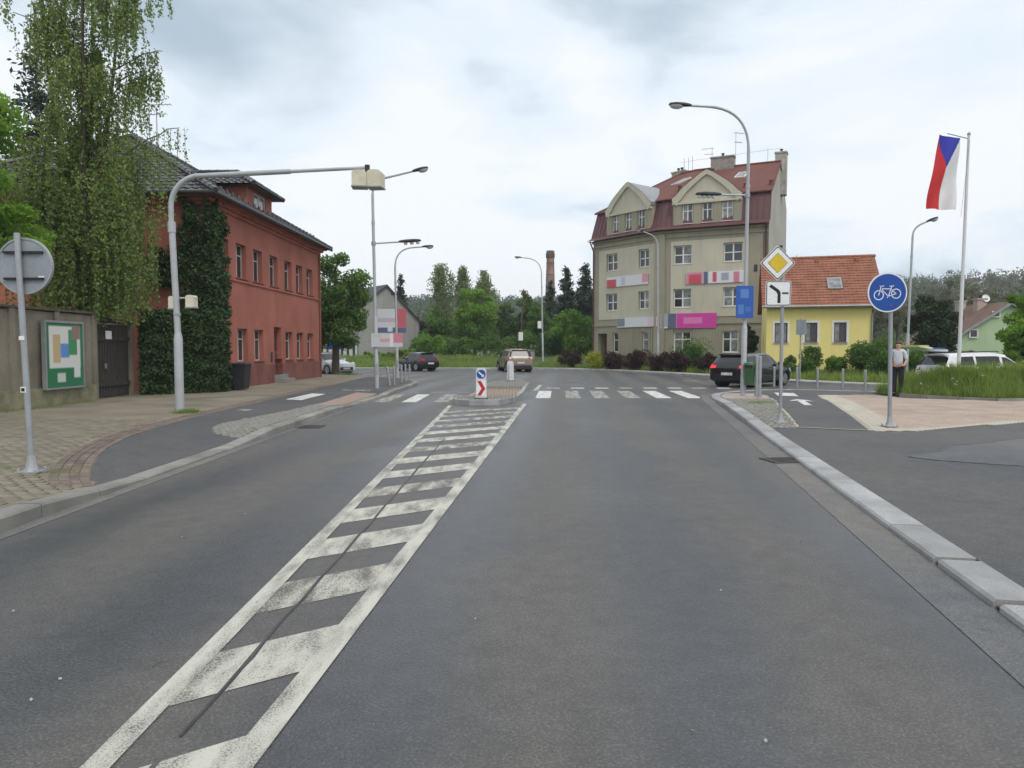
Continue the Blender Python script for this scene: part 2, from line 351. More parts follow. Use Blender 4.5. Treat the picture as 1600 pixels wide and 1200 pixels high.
KL = [(-4.6, -10), (-4.6, 23), (-4.35, 26), (-4.25, 31.5), (-4.35, 33.6), (-4.75, 35.6), (-5.7, 37.6), (-7.6, 39.9), (-10.5, 43), (-15, 46.5), (-30, 54), (-60, 66)]
KR = [(.32, -10), (3.03, 4.28), (6.35, 22.4), (6.62, 24.0), (6.95, 25.3), (7.6, 26.5), (8.7, 27.5), (10.2, 28.05), (11.6, 27.95), (13, 27.2), (14.5, 26.4), (18, 24.9), (40, 20), (70, 14)]
KF = [(-60, 70), (-30, 63), (-14, 58.5), (-8, 57.5), (0, 58), (3, 57.6), (5.6, 55.6), (8.2, 51), (10.2, 46), (11.5, 41.5), (13.4, 34.8), (15.4, 31.5), (18, 29.7), (24, 27.7), (40, 25), (70, 20)]
KLt = [(7.2, .135), (8.5, .04), (12.4, .04), (13.9, .125), (19.3, .115), (20.8, .04), (25, .04), (26.5, .12)]
KRt = [(13.2, .05), (16.5, .11), (21.5, .11), (23.2, .05), (27, .06), (29, .1)]
def zl(x, y):
    k = pw(KLt, y)
    xk = -4.6 if y < 36 else -8
    return k + (.135 - k) * sstep((-4.8 - x) / 1.3) if y < 36 else .13
def zr(x, y): return pw(KRt, y)

# road: one asphalt sheet under everything, pavements stand on it as raised blocks
road = MB().box(-75, 75, -12, 76, -.4, 0).build('road', M_road); struct(road, 'dark grey asphalt road bending left at the junction')
lp = [Vector((x, y)) for x, y in smooth([(a, b, 0) for a, b in KL], 2) for _ in [0]] if False else [p for p in smooth([(a, b, 0) for a, b in KL], 2)]
rp = [p for p in smooth([(a, b, 0) for a, b in KR], 2)]
fp = [p for p in smooth([(a, b, 0) for a, b in KF], 2)]
def offs(poly, d):
    out = []
    for i, p in enumerate(poly):
        t = (poly[min(i + 1, len(poly) - 1)] - poly[max(i - 1, 0)]).normalized(); out.append(p + Vector((-t.y, t.x, 0)) * d)
    return out
lin = offs(lp, .23); rin = offs(rp, -.30); fin_ = offs(fp, .25)
pl = sheet_obj('pavement_left', [(p.x, p.y) for p in lin] + [(-60, -10)], zl, 0, M_pave); struct(pl, 'beige paved left pavement between road and wall')
prt = sheet_obj('pavement_right', [(p.x, p.y) for p in rin] + [(70, -10)], zr, 0, M_drive); struct(prt, 'asphalt forecourt right of the road')
# kerbs, stone by stone
def kerb_run(poly, width, side, zf, step, m, parent, ymin=1.0, gap=.012, rmax=64):
    pts = resample(poly, step); inn = offs(pts, width * side)
    for a, b, c, d in zip(pts, pts[1:], inn, inn[1:]):
        if max(a.y, b.y) < ymin or abs(a.x) > rmax: continue
        g_ = .16 if (side < 0 and a.y < 4.75 < b.y) else gap; t = (b - a).normalized() * g_ / 2; nn = (c - a).normalized() * .02
        a_, b_, c_, d_ = a + t, b - t, c + t, d - t
        za, zb = zf(a.x - .25 * (side > 0), a.y), zf(b.x - .25 * (side > 0), b.y)
        j = random.uniform(-.004, .004); za += .006 + j; zb += .006 + j
        vs = [(a_.x, a_.y, -.05), (b_.x, b_.y, -.05), (d_.x, d_.y, -.05), (c_.x, c_.y, -.05)]
        vs += [(a_.x, a_.y, za - .02), (b_.x, b_.y, zb - .02), (d_.x, d_.y, zb), (c_.x, c_.y, za), ((a_ + nn).x, (a_ + nn).y, za), ((b_ + nn).x, (b_ + nn).y, zb)]
        mb = MB().add(vs, [(0, 1, 5, 4), (4, 5, 9, 8), (8, 9, 6, 7), (3, 7, 6, 2), (1, 2, 6, 9, 5), (0, 4, 8, 7, 3)])
        mb.build('kerb_stone', m, parent)
    # bedding under the joints
    q = offs(pts, width * side * .5)
    mb = MB(); P0 = offs(pts, .02 * side); P1 = offs(pts, (width - .0) * side)
    for i in range(len(pts) - 1):
        if max(pts[i].y, pts[i + 1].y) < ymin - 1 or abs(pts[i].x) > rmax: continue
        z0, z1 = zf(pts[i].x - .25 * (side > 0), pts[i].y) - .03, zf(pts[i + 1].x - .25 * (side > 0), pts[i + 1].y) - .03
        mb.add([(P0[i].x, P0[i].y, z0), (P0[i + 1].x, P0[i + 1].y, z1), (P1[i + 1].x, P1[i + 1].y, z1), (P1[i].x, P1[i].y, z0)], [(0, 1, 2, 3)])
    mb.build('kerb_bed', M_soil, parent, fix=False)
def zlk(x, y): return pw(KLt, y) if y < 36 else .13
kerb_run([p for p in lp if p.y < 50], .23, 1, zlk, 1.0, M_conk, pl)
kerb_run(rp, .30, -1, zr, 1.05, M_granite, prt, ymin=2.0, rmax=22)
# far verge: footpath behind the far kerb, bank, open ground to the horizon
def bank(x, o): return .12 + (.75 if x < 4 else .75 - .5 * min(1, (x - 4) / 6)) * sstep((o - 1.2) / 8)
def hillz(x, y):
    d = math.hypot(x, y)
    a = 9 * sstep((d - 120) / 200) * sstep((x - 15) / 70) + 23 * sstep((d - 190) / 300)
    return a
offr = [0.25, 1.3, 1.31, 2.5, 4, 6, 9.2, 14, 25, 45, 80, 130, 190, 260, 340, 440, 560, 800, 1150]
kp = resample(fp, 3.0); vs = []; rows = []
nrm = []
for i, p in enumerate(kp):
    t = (kp[min(i + 2, len(kp) - 1)] - kp[max(i - 2, 0)]).normalized(); nrm.append(Vector((-t.y, t.x, 0)))
def verge_pt(i, o):
    n = nrm[i]; a = math.pi * (1 - i / (len(kp) - 1))
    fan = Vector((math.cos(a), math.sin(a), 0)); k = sstep((o - 8) / 60); d = (n * (1 - k) + fan * k).normalized()
    q = kp[i] + d * o; return Vector((q.x, q.y, bank(kp[i].x, o) + hillz(q.x, q.y)))
mb1, mb2 = MB(), MB()
for r_ in range(len(offr) - 1):
    for i in range(len(kp) - 1):
        qd = [verge_pt(i, offr[r_]), verge_pt(i + 1, offr[r_]), verge_pt(i + 1, offr[r_ + 1]), verge_pt(i, offr[r_ + 1])]
        (mb1 if r_ == 0 else mb2).add(qd, [(0, 1, 2, 3)])
mb2.sm = True
struct(mb1.build('footpath', M_foot, fix=False), 'pale footpath behind the far kerb')
vg = struct(mb2.build('verge', M_grassg, fix=False), 'grass verge and rising ground beyond the junction')
fk = bpy.data.objects['footpath']
kerb_run([p for p in fp], .25, 1, lambda x, y: .12, 2.0, M_granite, fk, rmax=45)
struct(MB().box(-1300, 1300, -1300, 1300, -.9, -.41).build('ground', M_grassg), 'level ground')

# ---------------- left pavement surfaces
bpath = [(-4.84, 8.35), (-5.15, 8.75), (-5.5, 9.4), (-5.95, 10.4), (-6.4, 11.7), (-6.75, 13.2), (-7.0, 16), (-7.08, 19.6), (-7.35, 26), (-7.75, 36.2), (-7.8, 39.4), (-6.1, 37.6), (-5.05, 35.6), (-4.6, 33.5), (-4.5, 31), (-4.6, 26), (-4.85, 23)]
bpl = sheet_obj('bike_path', bpath, zl, .004, M_path, pl, ymax=36)
# brick border: three rows of red clay bricks following the curve of the path
edge = resample([Vector((x, y, 0)) for x, y in smooth([(a, b, 0) for a, b in bpath[:10]], 2) for _ in [0]] if False else smooth([(a, b, 0) for a, b in bpath[:10]], 2), .215)
cnt = 0; mbs = MB()
for row in range(4):
    w_ = .10; e0 = offs(edge, .012 + row * (w_ + .008)); e1 = offs(edge, .012 + row * (w_ + .008) + w_)
    for i in range(len(edge) - 1):
        if edge[i].y > 30: break
        a, b, c, d = e0[i].lerp(e0[i + 1], .03), e0[i].lerp(e0[i + 1], .97), e1[i].lerp(e1[i + 1], .97), e1[i].lerp(e1[i + 1], .03)
        if row % 2: pass
        h = .012 + random.uniform(-.002, .003); vs = []
        for p in (a, b, c, d): vs.append((p.x, p.y, zl(p.x, p.y) - .02))
        ctr = (a + b + c + d) / 4
        for p in (a, b, c, d):
            p2 = p.lerp(ctr, .06); vs.append((p2.x, p2.y, zl(p.x, p.y) + h))
        fs = [(4, 5, 6, 7)] + [(k, (k + 1) % 4, 4 + (k + 1) % 4, 4 + k) for k in range(4)]
        if cnt < 240 and edge[i].y < 17 and row > 0: MB().add(vs, fs).build('brick', M_redbr, pl); cnt += 1
        else: (mbs).add(vs, fs)
tag(mbs.build('brick_border', M_redbr, pl), kind='stuff')
# concrete pavers of the left pavement: near ones singly
wallbase = -12.25
ed = smooth([(a, b, 0) for a, b in bpath[:10]], 2)
def left_of_path(x, y):
    if y < 8.35: return x < -4.9
    for a, b in zip(ed, ed[1:]):
        if a.y <= y <= b.y: return x < a.x + (b.x - a.x) * (y - a.y) / max(1e-6, b.y - a.y) - .50
    return False
cells = []
yy = 5.6; r_ = 0
while yy < 15.5:
    xx = -12.1 + (r_ % 2) * .1
    while xx < -4.95:
        if left_of_path(xx + .1, yy + .05) and left_of_path(xx - .1, yy + .05) and (xx / max(.1, yy)) > -.78: cells.append((xx, yy))
        xx += .205
    yy += .106; r_ += 1
cells.sort(key=lambda c: c[0] ** 2 + c[1] ** 2)
proto = MB().box(-.095, .095, -.046, .046, -.03, .012, bev=.008).mesh('paver', M_paver)
rest = MB()
for k, (x, y) in enumerate(cells):
    z = zl(x, y) + random.uniform(-.003, .003)
    if k < 300:
        o = link('paver', proto, pl); o.location = (x, y, z); o.rotation_euler = (random.uniform(-.02, .02), random.uniform(-.02, .02), random.uniform(-.02, .02))
    else: rest.box(x - .095, x + .095, y - .046, y + .046, z - .03, z + .012, bev=.008)
tag(rest.build('paver_field', M_paver, pl, fix=False), kind='stuff')
# setts
def setts(poly, size, zf, m, parent, name, jit=.012, ang=0.0, h=.02):
    mb = MB(); xs = [p[0] for p in poly]; ys = [p[1] for p in poly]
    y = min(ys); r_ = 0
    while y < max(ys):
        x = min(xs) + (r_ % 2) * size * .5
        while x < max(xs):
            if inpoly(x, y, poly):
                z = zf(x, y) + random.uniform(-.006, .006); s_ = size * .5 - random.uniform(.006, .014); a = random.uniform(-.18, .18)
                M = Matrix.Translation((x + random.uniform(-jit, jit), y + random.uniform(-jit, jit), z)) @ Matrix.Rotation(a, 4, 'Z')
                mb.box(-s_, s_, -s_ * random.uniform(.85, 1.05), s_, -.03, h, M, bev=.014)
            x += size
        y += size; r_ += 1
    return tag(mb.build(name, m, parent, fix=False), kind='stuff')
cobL = [(-4.86, 12.75), (-5.5, 13.2), (-5.85, 14.2), (-5.75, 15.5), (-5.5, 17.5), (-5.4, 19.6), (-4.86, 19.6)]
sheet_obj('sett_bed', cobL, zl, .008, M_joint, pl); setts(cobL, .115, zl, M_cob, pl, 'granite_setts')
tacL = [(-4.86, 19.7), (-5.45, 19.7), (-5.5, 25.5), (-4.75, 25.5)]
sheet_obj('tactile_paving', tacL, zl, .009, mat('tactile_red', (.31, .23, .19), .85, .15, 6, .3, 60), pl)
def mark(name, poly, m, zf=None, off=.004, parent=road):
    zf = zf or (lambda x, y: 0.0); me = sheet(poly, zf, off); me.materials.append(m); return link(name, me, parent)
mark('white_bar', [(-6.75, 21.5), (-6.18, 21.2), (-6.22, 24.1), (-6.77, 24.4)], M_white, zl, .010, pl)
mark('white_bar', [(-6.2, 26.2), (-5.2, 26.2), (-5.2, 26.6), (-6.2, 26.6)], M_paintw, zl, .010, pl)
mark('white_bar', [(-6.75, 17.6), (-6.45, 17.6), (-6.45, 17.95), (-6.75, 17.95)], M_paintw, zl, .010, pl)

# ---------------- right pavement surfaces
def kx(y):                                           # inner edge of the right kerb
    for a, b in zip(rin, rin[1:]):
        if a.y <= y <= b.y: return a.x + (b.x - a.x) * (y - a.y) / max(1e-6, b.y - a.y)
    return rin[0].x
tri = [(kx(14.3) + .01, 14.3), (5.75, 14.45), (6.6, 17.5), (7.75, 21.2), (8.2, 22.9), (kx(22.9) + .01, 22.9)] + [(kx(y) + .01, y) for y in (21, 19, 17, 15.5)]
sheet_obj('sett_bed', tri, zr, .006, M_jointg, prt); setts(tri, .13, zr, M_cob, prt, 'granite_setts')
tacR = [(kx(23) + .01, 23.0), (8.25, 23.0), (8.7, 24.6), (8.6, 25.6), (7.6, 25.7), (kx(24.6) + .03, 24.6)]
sheet_obj('tactile_paving', tacR, zr, .010, mat('tactile_pink', (.40, .33, .28), .85, .12, 6, .3, 60), prt)
bpR = [(5.80, 14.46), (6.95, 13.95), (8.17, 17.6), (10.45, 24.4), (11.2, 26.6), (9.2, 26.9), (8.75, 24.5), (7.8, 21.2), (6.65, 17.5)]
sheet_obj('bike_path', bpR, zr, .005, M_path, prt)
for a, b, w_ in (((5.76, 14.45), (8.25, 22.9), .06),): # stone edging strip of the path
    d = (Vector(b) - Vector(a)).normalized(); n = Vector((-d.y, d.x)); pts = resample([Vector((*a, 0)), Vector((*b, 0))], .8)
    for p, q in zip(pts, pts[1:]):
        MB().slab([(p.x, p.y), (q.x, q.y - .01), (q.x - n.x * -w_, q.y + n.y * w_ - .01), (p.x - n.x * -w_, p.y + n.y * w_)], .03, zr(0, (p.y + q.y) / 2) + .016).build('edging_stone', M_palepav, prt)
sheet_obj('threshold_joint', [(5.75, 14.40), (6.95, 13.90), (6.97, 13.96), (5.77, 14.46)], zr, .012, M_palepav, prt)
pinkp = [(7.0, 13.93), (7.75, 13.85), (10.9, 15.35), (16, 17.6), (22, 19.5), (22, 21.0), (16, 21.4), (14.2, 21.15), (12.9, 23.2), (12.4, 24.9), (10.55, 24.75), (8.21, 17.6)]
sheet_obj('paver_bed', pinkp, zr, .004, M_joint, prt)
cells = []; GA = R(-18.2); ca, sa = math.cos(GA), math.sin(GA)
for r_ in range(0, 200):
    vv = 14.5 + r_ * .105
    for c_ in range(0, 110):
        uu = -2 + c_ * .205 + (r_ % 2) * .1; x = uu * ca - vv * sa; y = uu * sa + vv * ca
        if inpoly(x, y, pinkp) and x < 16.5: cells.append((x, y))
cells.sort(key=lambda c: c[0] ** 2 + c[1] ** 2)
pk = MB().box(-.095, .095, -.0455, .0455, -.03, .012, bev=.006).mesh('pink_paver', M_pink); pk2 = MB().box(-.095, .095, -.0455, .0455, -.03, .012, bev=.006).mesh('pale_paver', M_palepav)
rest = MB(); rest2 = MB()
def edge_near(x, y):
    for a, b in (((7.0, 13.93), (10.55, 24.75)), ((7.75, 13.85), (16, 17.6))):
        A, B, P = Vector(a), Vector(b), Vector((x, y)); d = (B - A).normalized(); w_ = P - A
        if abs(d.x * w_.y - d.y * w_.x) < (.62 if a[0] < 7.5 else .25): return True
    return False
for k, (x, y) in enumerate(cells):
    z = zr(x, y) + random.uniform(-.002, .002) + .002; en = edge_near(x, y)
    if k < 300:
        o = link('paver', pk2 if en else pk, prt); o.location = (x, y, z); o.rotation_euler = (0, 0, GA)
    else: (rest2 if en else rest).box(-.095, .095, -.0455, .0455, -.03, .012, Matrix.Translation((x, y, z)) @ Matrix.Rotation(GA, 4, 'Z'), bev=.006)
tag(rest.build('paver_field', M_pink, prt, fix=False), kind='stuff'); tag(rest2.build('paver_border', M_palepav, prt, fix=False), kind='stuff')
# patched older asphalt with a ragged step in the forecourt
rag = [(7.0, 9.8), (5.75, 10.5), (6.0, 10.9), (6.5, 11.1), (7.0, 11.7), (7.9, 12.2), (9.2, 13.0), (11, 13.6), (16, 14.6), (22, 15), (22, 3), (13, 5), (9, 8.2)]
rg2 = smooth([(a, b, 0) for a, b in rag], 1); rg2 = [(p.x + random.uniform(-.06, .06), p.y + random.uniform(-.06, .06)) for p in rg2]
sheet_obj('old_asphalt_patch', rg2, zr, .006, M_drive2, prt)
mk = MB()
for (x, y), (x2, y2) in zip(rg2[2:30], rg2[3:31]):
    if y2 > 9: mk.add([(x, y, zr(x, y) + .009), (x2, y2, zr(x2, y2) + .009), (x2 + .02, y2 - .05, zr(x2, y2) + .009), (x + .02, y - .05, zr(x, y) + .009)], [(0, 1, 2, 3)])
mk.build('patch_crack', M_tar, prt, fix=False)
# arrow and bar on the cycle path
ar = Vector((.27, .96, 0)).normalized(); an = Vector((ar.y, -ar.x, 0)); o0 = Vector((8.05, 19.6, 0))
def ap(u, v): p = o0 + an * u + ar * v; return (p.x, p.y)
mark('arrow_marking', [ap(-.1, 0), ap(.1, 0), ap(.1, 1.75), ap(.34, 1.6), ap(0, 2.9), ap(-.34, 1.6), ap(-.1, 1.75)], M_white, zr, .011, prt)
o0 = Vector((9.1, 24.4, 0)); mark('white_bar', [ap(-.1, 0), ap(.55, -.1), ap(.55, 1.65), ap(-.1, 1.75)], M_white, zr, .011, prt)

# ---------------- markings on the carriageway (children of the road)
def lx(y): return -1.64 - .0085 * (y - 2.8)          # left median line
def rx(y): return -1.08 + .0775 * (y - 2.8)          # right median line
def strip(xf, w_, y0, y1, m, name):
    ys = [y0 + (y1 - y0) * i / 24 for i in range(25)]
    mark(name, [(xf(y) - w_ / 2, y) for y in ys] + [(xf(y) + w_ / 2, y) for y in reversed(ys)], m, off=.007)
strip(lx, .118, 1.2, 20.9, M_paint, 'median_line'); strip(rx, .13, 1.2, 21.6, M_paint, 'median_line')
y = 1.18; k = 0
while y < 20.6:                                       # hatching between the lines, broken by a tarred seam
    s_ = lambda x_: y + .72 * (x_ - rx(y))
    a, b = lx(y) + .0, rx(y) + .03
    t_ = .6 if y < 8 else .55
    seam = -1.40 + .016 * (y - 3.4); m_ = M_paint if k % 3 else M_paintw
    if y > 17: m_ = M_paintw
    if y < 13.2 and k > 0:
        for c0, c1 in ((a, seam - .013), (seam + .013, b)): mark('hatch_stripe', [(c0, s_(c0)), (c1, s_(c1)), (c1, s_(c1) + t_), (c0, s_(c0) + t_)], m_)
    else: mark('hatch_stripe', [(a, s_(a)), (b, s_(b)), (b, s_(b) + t_), (a, s_(a) + t_)], m_)
    y += 1.245; k += 1
sea = [(-1.40 + .016 * (yy - 3.4) + random.uniform(-.012, .012), yy) for yy in np.linspace(3.0, 13.3, 40)]
mark('tar_seam', [(x - .008, y) for x, y in sea] + [(x + .008, y) for x, y in reversed(sea)], M_tar, off=.0055)
for i, x0 in enumerate((.78, 1.80, 2.76, 3.82, 4.84, 5.88)):
    mark('crossing_stripe', [(x0, 24.1), (x0 + .5, 24.1), (x0 + .77, 28.3), (x0 + .27, 28.3)], M_white if i in (0, 4, 5) else M_paintw)
for i, x0 in enumerate((-4.3, -3.42, -2.42)): mark('crossing_stripe', [(x0, 22.3), (x0 + .46, 22.3), (x0 + .46, 26.1), (x0, 26.1)], (M_paintw, M_white, M_paintw)[i])
for i in range(8):
    x0 = 1.45 + i * 1.02; mark('give_way_dash', [(x0, 30.0), (x0 + .55, 30.0), (x0 + .55, 30.6), (x0, 30.6)], M_white if i % 3 else M_paint)
for i in range(3): mark('crossing_edge_dash', [(-4 + i * .95, 27.2), (-3.5 + i * .95, 27.2), (-3.5 + i * .95, 27.5), (-4 + i * .95, 27.5)], M_paintw)
mark('island_line', [(.83, 28.5), (1.0, 28.5), (1.38, 33.0), (1.22, 33.0)], M_paint)
for i in range(3): mark('centre_dash', [(8.9 + i * 1.0, 37.6 - i * .9), (9.7 + i * 1.0, 36.9 - i * .9), (9.8 + i, 37.1 - i * .9), (9.0 + i, 37.8 - i * .9)], M_paintw)
mark('edge_line', [(11.2, 29.4), (12.6, 28.6), (14.5, 27.7), (14.55, 27.85), (12.65, 28.75), (11.25, 29.55)], M_white)
for x0, y0, l in ((-13, 48.5, 3), (-9.3, 44.8, 2.2)): mark('edge_line', [(x0, y0), (x0 + l, y0 - .6), (x0 + l, y0 - .25), (x0, y0 + .35)], M_paintw)
# pale gutter strip along the right kerb
g0 = [p for p in resample(rp, .6) if 1 < p.y < 26.0]; g1 = offs(g0, .36)
mark('gutter_strip', [(p.x, p.y) for p in g0] + [(p.x, p.y) for p in reversed(g1)], M_gut)
g0 = [p for p in resample(lp, .6) if 1 < p.y < 26.0]; g1 = offs(g0, -.18)
mark('gutter_strip', [(p.x, p.y) for p in g1] + [(p.x, p.y) for p in reversed(g0)], M_gut)
def grate(x, y, rz, label):
    t = thing('drain_grate', (x, y, .001), label, 'drain grate'); t.rotation_euler.z = rz
    f = MB(); f.box(-.25, .25, -.25, -.2, 0, .014); f.box(-.25, .25, .2, .25, 0, .014); f.box(-.25, -.2, -.2, .2, 0, .014); f.box(.2, .25, -.2, .2, 0, .014)
    ROOT[t.name] = Vector((0, 0, 0)); f.build('frame', M_iron, t)
    for i in range(7): MB().box(-.19 + i * .057, -.155 + i * .057, -.2, .2, .002, .012).build('bar', M_iron, t)
    MB().box(-.2, .2, -.2, .2, -.001, .0035).build('pit', M_tar, t)
grate(4.0, 10.6, R(10), 'square iron drain grate in the gutter beside the pale right kerb')
grate(-4.25, 15.2, 0, 'iron drain grate in the gutter beside the left kerb near the granite setts')

# ---------------- traffic island
isl = [(-1.72, 21.45), (-1.25, 20.95), (-.35, 21.1), (.05, 22.3), (.42, 27), (.75, 31.7), (.55, 33.9), (-.3, 34.5), (-.98, 32.2), (-1.3, 27.5), (-1.75, 22.3)]
isp = [Vector((x, y, 0)) for x, y in isl]; ctr = sum(isp, Vector()) / len(isp)
def izf(x, y): return .15 if (y < 23.2 or y > 29.2) else (.15 - .11 * min(1, (y - 23.2) / .9) if y < 27 else .04 + .11 * max(0, (y - 28.3) / .9))
ti = MB()
inn = [p.lerp(ctr, .0) + ((ctr - p).normalized() * .19) for p in isp]
sur = sheet_obj('traffic_island', [(p.x, p.y) for p in inn], izf, -.004, M_jointg); tag(sur, 'long raised traffic island in the middle of the road, ringed by granite kerbs', 'traffic island')
lo, li = isp + [isp[0]], inn + [inn[0]]
for a, b, c, d in zip(lo, lo[1:], li, li[1:]):
    n = max(1, round((b - a).length / .9))
    for i in range(n):
        p, q, r1, s1 = a.lerp(b, i / n + .004), a.lerp(b, (i + 1) / n - .004), c.lerp(d, (i + 1) / n - .004), c.lerp(d, i / n + .004)
        vs = [(p.x, p.y, -.03), (q.x, q.y, -.03), (r1.x, r1.y, -.03), (s1.x, s1.y, -.03)] + [(k_.x, k_.y, izf(k_.x, k_.y) + .006) for k_ in (p, q, r1, s1)]
        MB().add(vs, [(4, 5, 6, 7), (0, 1, 5, 4), (1, 2, 6, 5), (2, 3, 7, 6), (3, 0, 4, 7)]).build('kerb_stone', M_granite, sur)
def inner(y0, y1): return [(p.x, p.y) for p in inn if False] or [(-1.5 + .02, y0), (1, y0), (1, y1), (-1.5, y1)]
inn2 = [(p.x, p.y) for p in inn]
def clip(y0, y1): return [(x, y) for x, y in [(a, b) for a in np.arange(-1.7, .8, .11) for b in np.arange(y0, y1, .11)] if inpoly(x, y, inn2)]
for nm, y0, y1, m in (('granite_setts', 21.2, 23.6, M_cob), ('granite_setts', 29.0, 34.3, M_cob), ('red_pavers', 24.0, 28.6, mat('tactile_red', (.31, .23, .19)))):
    mb = MB()
    for x, y in clip(y0, y1):
        z = izf(x, y) + random.uniform(-.004, .004); mb.box(x - .048, x + .048, y - .048, y + .048, z - .03, z + .012, bev=.012)
    tag(mb.build(nm, m, sur, fix=False), kind='stuff')

# ================================================================== BUILDINGS
M_red = mat('red_render', (.35, .120, .084), .85, .13, .7, .12, 45, fine=.06, streak=.24)
M_redp = mat('dark_red_plinth', (.20, .075, .062), .85, .2, 1.2, .15, 60, streak=.3)
M_tileb = mat('black_glazed_tile', (.035, .037, .042), .28, .3, 5, spec=.6)
M_glass = mat('window_glass', (.025, .03, .035), .06, .4, 1.5, spec=.8)
M_glassc = mat('curtained_glass', (.20, .21, .21), .12, .5, 3.0, spec=.8)
M_wood = mat('brown_frame', (.10, .055, .035), .5, .2, 8)
M_wfr = mat('white_frame', (.74, .74, .72), .45, .06, 4)
M_metal = mat('zinc_sheet', (.33, .34, .35), .45, .12, 3, metal=.5)
M_dmet = mat('dark_gutter', (.05, .045, .045), .45, .2, 3, metal=.3)
M_cream = mat('cream_paint', (.62, .58, .45), .6, .1, 5)
M_chim = mat('chimney_render', (.42, .40, .35), .9, .2, 3, .2, 60, streak=.3)

def upx(A, B, px):                                   # where along the wall A-B the photo column px falls
    k = (px - 800) / FPX; d = B - A
    return (k * A.y - A.x) / (d.x - k * d.y) * d.length
def wallgrid(mb, M, U0, U1, V0, V1, ops, depth, back=False, thick=None):
    us = sorted({U0, U1, *[o[0] for o in ops], *[o[1] for o in ops]}); vs = sorted({V0, V1, *[o[2] for o in ops], *[o[3] for o in ops]})
    us = [u for u in us if U0 <= u <= U1]; vs = [v for v in vs if V0 <= v <= V1]
    for a, b in zip(us, us[1:]):
        for c, d in zip(vs, vs[1:]):
            cu, cv = (a + b) / 2, (c + d) / 2
            if any(o[0] < cu < o[1] and o[2] < cv < o[3] for o in ops): continue
            mb.add([M @ Vector(p) for p in ((a, 0, c), (b, 0, c), (b, 0, d), (a, 0, d))], [(0, 1, 2, 3)])
    for (a, b, c, d) in ops:
        q = [(a, c), (b, c), (b, d), (a, d)]
        for (x0, z0), (x1, z1) in zip(q, q[1:] + q[:1]):
            mb.add([M @ Vector(p) for p in ((x0, 0, z0), (x1, 0, z1), (x1, -depth, z1), (x0, -depth, z0))], [(0, 1, 2, 3)])
    if thick:
        q = [(U0, V0), (U1, V0), (U1, V1), (U0, V1)]
        for (x0, z0), (x1, z1) in zip(q, q[1:] + q[:1]): mb.add([M @ Vector(p) for p in ((x0, 0, z0), (x1, 0, z1), (x1, -thick, z1), (x0, -thick, z0))], [(0, 1, 2, 3)])
def window(parent, M, op, depth, mfr, nx=2, nz=1, t=.055, glass=None, sill=None, zsplit=None, name='window'):
    a, b, c, d = op; f = MB(); y0, y1 = -depth + .0, -depth + .055
    f.box(a, a + t, y0, y1, c, d, M); f.box(b - t, b, y0, y1, c, d, M); f.box(a + t, b - t, y0, y1, c, c + t, M); f.box(a + t, b - t, y0, y1, d - t, d, M)
    for i in range(1, nx):
        u = a + (b - a) * i / nx; f.box(u - t * .6, u + t * .6, y0, y1, c + t, d - t, M)
    zs = zsplit if zsplit is not None else [i / nz for i in range(1, nz)]
    for k in zs:
        v = c + (d - c) * k
        for i in range(nx):
            ua = a + (b - a) * i / nx + t * .6; ub = a + (b - a) * (i + 1) / nx - t * .6; f.box(max(ua, a + t), min(ub, b - t), y0 + .005, y1 - .003, v - t * .45, v + t * .45, M)
    wo_ = f.build(name, mfr, parent)
    us = [a + (b - a) * i / nx for i in range(nx + 1)]
    for i in range(nx):
        MB().box(us[i] + .02, us[i + 1] - .02, y0 + .015, y0 + .03, c + .02, d - .02, M).build('pane', glass or (M_glassc if random.random() < .4 else M_glass), wo_)
    if sill is not None: MB().box(a - .06, b + .06, -depth + .05, .07, c - .05, c - .004, M).build('sill', sill, wo_)
    return wo_
def tiled(corners, tw, th, amp, m, parent, name, step=.03):    # tiled roof plane clipped to a convex outline; courses step, tiles roll
    C = [Vector(c) for c in corners]; u = (C[1] - C[0]).normalized(); n = u.cross(C[-1] - C[0]).normalized()
    if n.z < 0: n = -n
    v = n.cross(u); us = [(c - C[0]).dot(u) for c in C]; vs_ = [(c - C[0]).dot(v) for c in C]
    if max(vs_) < .01: v = -v; vs_ = [-x for x in vs_]
    u0, u1, v0, v1 = min(us) - .1, max(us) + .1, min(vs_), max(vs_)
    K = 6; nu = int((u1 - u0) / tw * K) + 1; nv = int((v1 - v0) / th) + 1
    ua = u0 + np.arange(nu) * tw / K; wave = amp * (np.maximum(0, np.sin(2 * np.pi * ua / tw)) ** 0.8) if amp else np.zeros(nu)
    V, F = [], []
    for r_ in range(nv):
        a, b = v0 + r_ * th, v0 + (r_ + 1) * th
        jit = np.repeat(rng.uniform(-.006, .006, nu // K + 1), K)[:nu]
        for vv, h in ((a, step), (b + .0, .0)):
            for i in range(nu): V.append(C[0] + u * ua[i] + v * vv + n * (h + wave[i] + jit[i]))
        o = r_ * 2 * nu
        for i in range(nu - 1): F.append((o + i, o + i + 1, o + nu + i + 1, o + nu + i))
        if r_:
            for i in range(nu - 1): F.append((o - nu + i, o - nu + i + 1, o + i + 1, o + i))
    me = bpy.data.meshes.new(name); off = ROOT[parent.name]; me.from_pydata([p - off for p in V], [], F); me.materials.append(m)
    b = bmesh.new(); b.from_mesh(me); cen = sum(C, Vector()) / len(C)
    for p, q in zip(C, C[1:] + C[:1]):
        e_ = (q - p).normalized(); no = e_.cross(n)
        if no.dot(cen - p) > 0: no = -no
        bmesh.ops.bisect_plane(b, geom=b.verts[:] + b.edges[:] + b.faces[:], plane_co=p - off, plane_no=no, clear_outer=True)
    b.to_mesh(me); b.free(); o = link(name, me, parent); return tag(o, kind='stuff')
